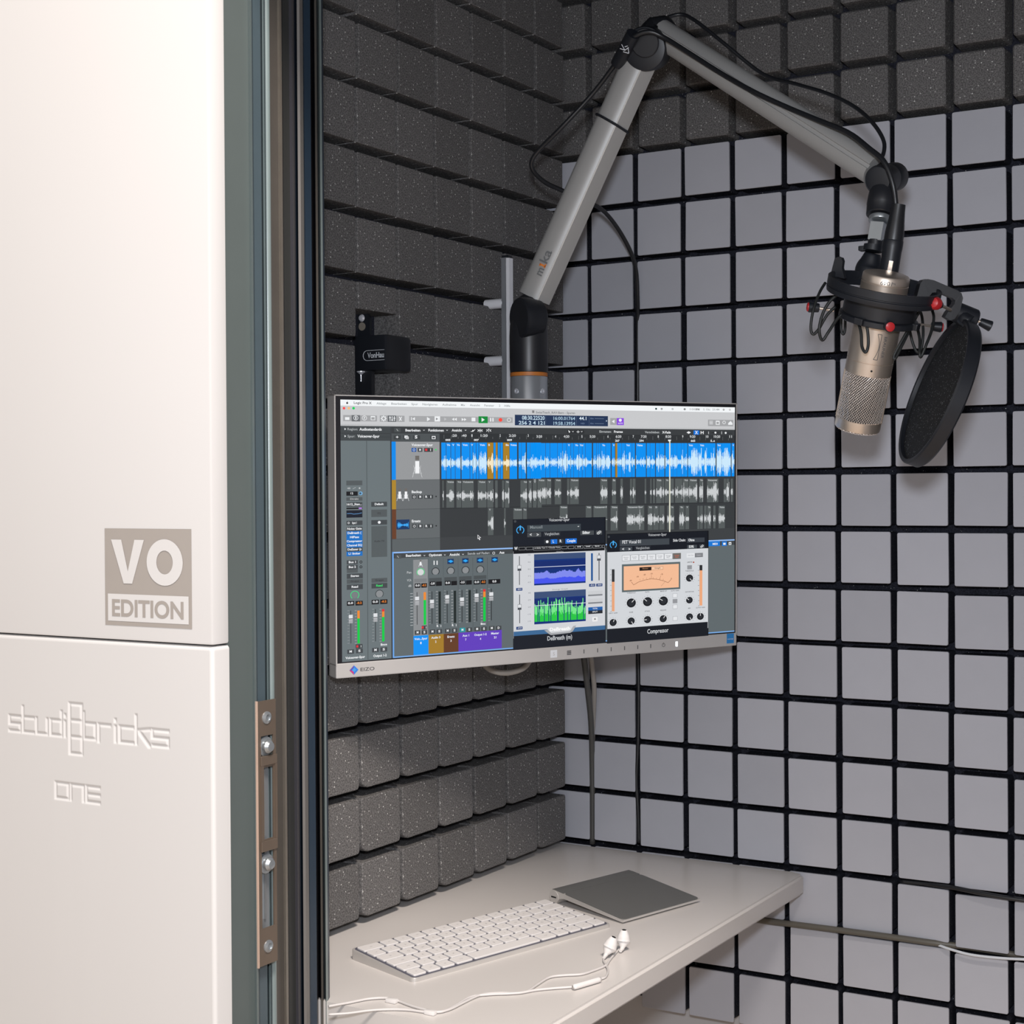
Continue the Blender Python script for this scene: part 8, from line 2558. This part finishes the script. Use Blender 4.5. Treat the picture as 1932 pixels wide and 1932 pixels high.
put('monitor_cable',MB().tube(cc['mon1'],.0042,10,0,5).mesh(),'cableg',None,label='thick grey monitor cable hanging in the wall joint',cat='cable',smooth='all',loc=cc['mon1'][-1])
put('beige_cable',MB().tube(cc['mon2'],.0037,10,0,5).mesh(),'cableb',None,label='short pale beige cable just below the monitor',cat='cable',smooth='all',loc=cc['mon2'][-1])
put('looped_cable',MB().tube(cc['loop'],.0038,10,0,5).mesh(),'cableb',None,label='beige cable loop peeking out under the monitor edge',cat='cable',smooth='all',loc=cc['loop'][0])
put('wall_cable',MB().tube(cc['low1'],.0028,10,0,5).mesh(),'cable',None,label='black cable along the wall joint right of the desk',cat='cable',smooth='all',loc=cc['low1'][0])
put('wall_cable',MB().tube(cc['low2'],.0040,10,0,5).mesh(),'cablebr',None,label='thick grey-brown cable leaving under the desk corner',cat='cable',smooth='all',loc=cc['low2'][0])
put('white_cable',MB().tube(cc['low3'],.0017,10,0,5).mesh(),'whitep',None,label='thin white cable splitting off low on the right wall',cat='cable',smooth='all',loc=cc['low3'][0])

# ---------------- black mount box on the left wall
d0,d1,d2=D['dev']; dx0,dx1=-.0700,d1[0]; dy0,dy1=d0[1],d2[1]; dz1_,dz0_=d0[2]+.001,d1[2]-.0005
dv_=thing('wall_mount_box','black plastic wall mount box with printed maker name in a cut-out of the foam','mount box',(dx0,dy0,dz0_))
put('box_body',MB().box((dx0,dy0,dz0_),(dx1,dy1-.006,dz1_),bev=.0014).mesh(),'blackp',dv_,smooth=True)
put('box_cover',MB().box((dx1-.030,dy0+.0015,dz0_-.001),(dx1+.0015,dy1,dz1_+.0008),bev=.0055).mesh(),'blackm',dv_,smooth=True)
tx0,tx1=D['devtext'][0][0],dx1-.0012; tz=D['devtext'][0][2]; yy_=dy0-.0003
mb=MB(); add_text(mb,'VonHau',(tx0+.0015,yy_,tz-.0010),(1,0,0),(0,0,1),tx1-tx0-.002,.0062,.02,0,4)
zt,zb2=tz+.0078,tz-.0040; xl_=tx0
pts=[(tx1,zt),(xl_+.001,zt)]+[(xl_+.001+ -.006*math.sin(math.radians(a)),(zt+zb2)/2+(zt-zb2)/2*math.cos(math.radians(a))) for a in range(0,181,20)]+[(tx1,zb2)]
for p,q in zip(pts[:-1],pts[1:]):
    if math.hypot(q[0]-p[0],q[1]-p[1])>1e-5: mb.cyl((p[0],yy_,p[1]),(q[0],yy_,q[1]),.00035,6)
put('maker_lettering',mb.mesh(),'whitep',dv_)
tb=D['devtab'][0]
n=14; op=[(tb[0]+.012*math.cos(math.radians(a)),tb[2]+.006+.012*math.sin(math.radians(a))) for a in range(0,181,15)]+[(tb[0]-.012,dz1_-.004),(tb[0]+.012,dz1_-.004)]
put('hanging_tab',MB().prism([(x,dy0+.010,z) for x,z in op],(0,.004,0)).mesh(),'blackp',dv_)
put('tab_hole',MB().lathe([(.0050,0),(.0050,.0006)],(tb[0]+.001,dy0+.0098,tb[2]-.001),(0,-1,0),20).mesh(),'rubber_edge',dv_)
put('tab_screw',MB().lathe([(.0045,0),(.003,.002),(.0005,.0026)],(tb[0]+.001,dy0+.009,tb[2]+.009),(0,-1,0),16).mesh(),'chrome',dv_,smooth=True)
put('strap',MB().box((dx0,dy0+.004,1.15),(dx0+.024,dy0+.010,dz0_+.002)).mesh(),'blackm',dv_)
pn=D['devtab'][2]; put('fixing_screw',MB().lathe([(.0008,-.008),(.0009,0),(.0052,.0030),(.0052,.0042)],(pn[0],dy0+.002,dz0_-.0046),(0,0,1),16).mesh(),'chrome',dv_,smooth=True)
bpy.context.view_layer.update()
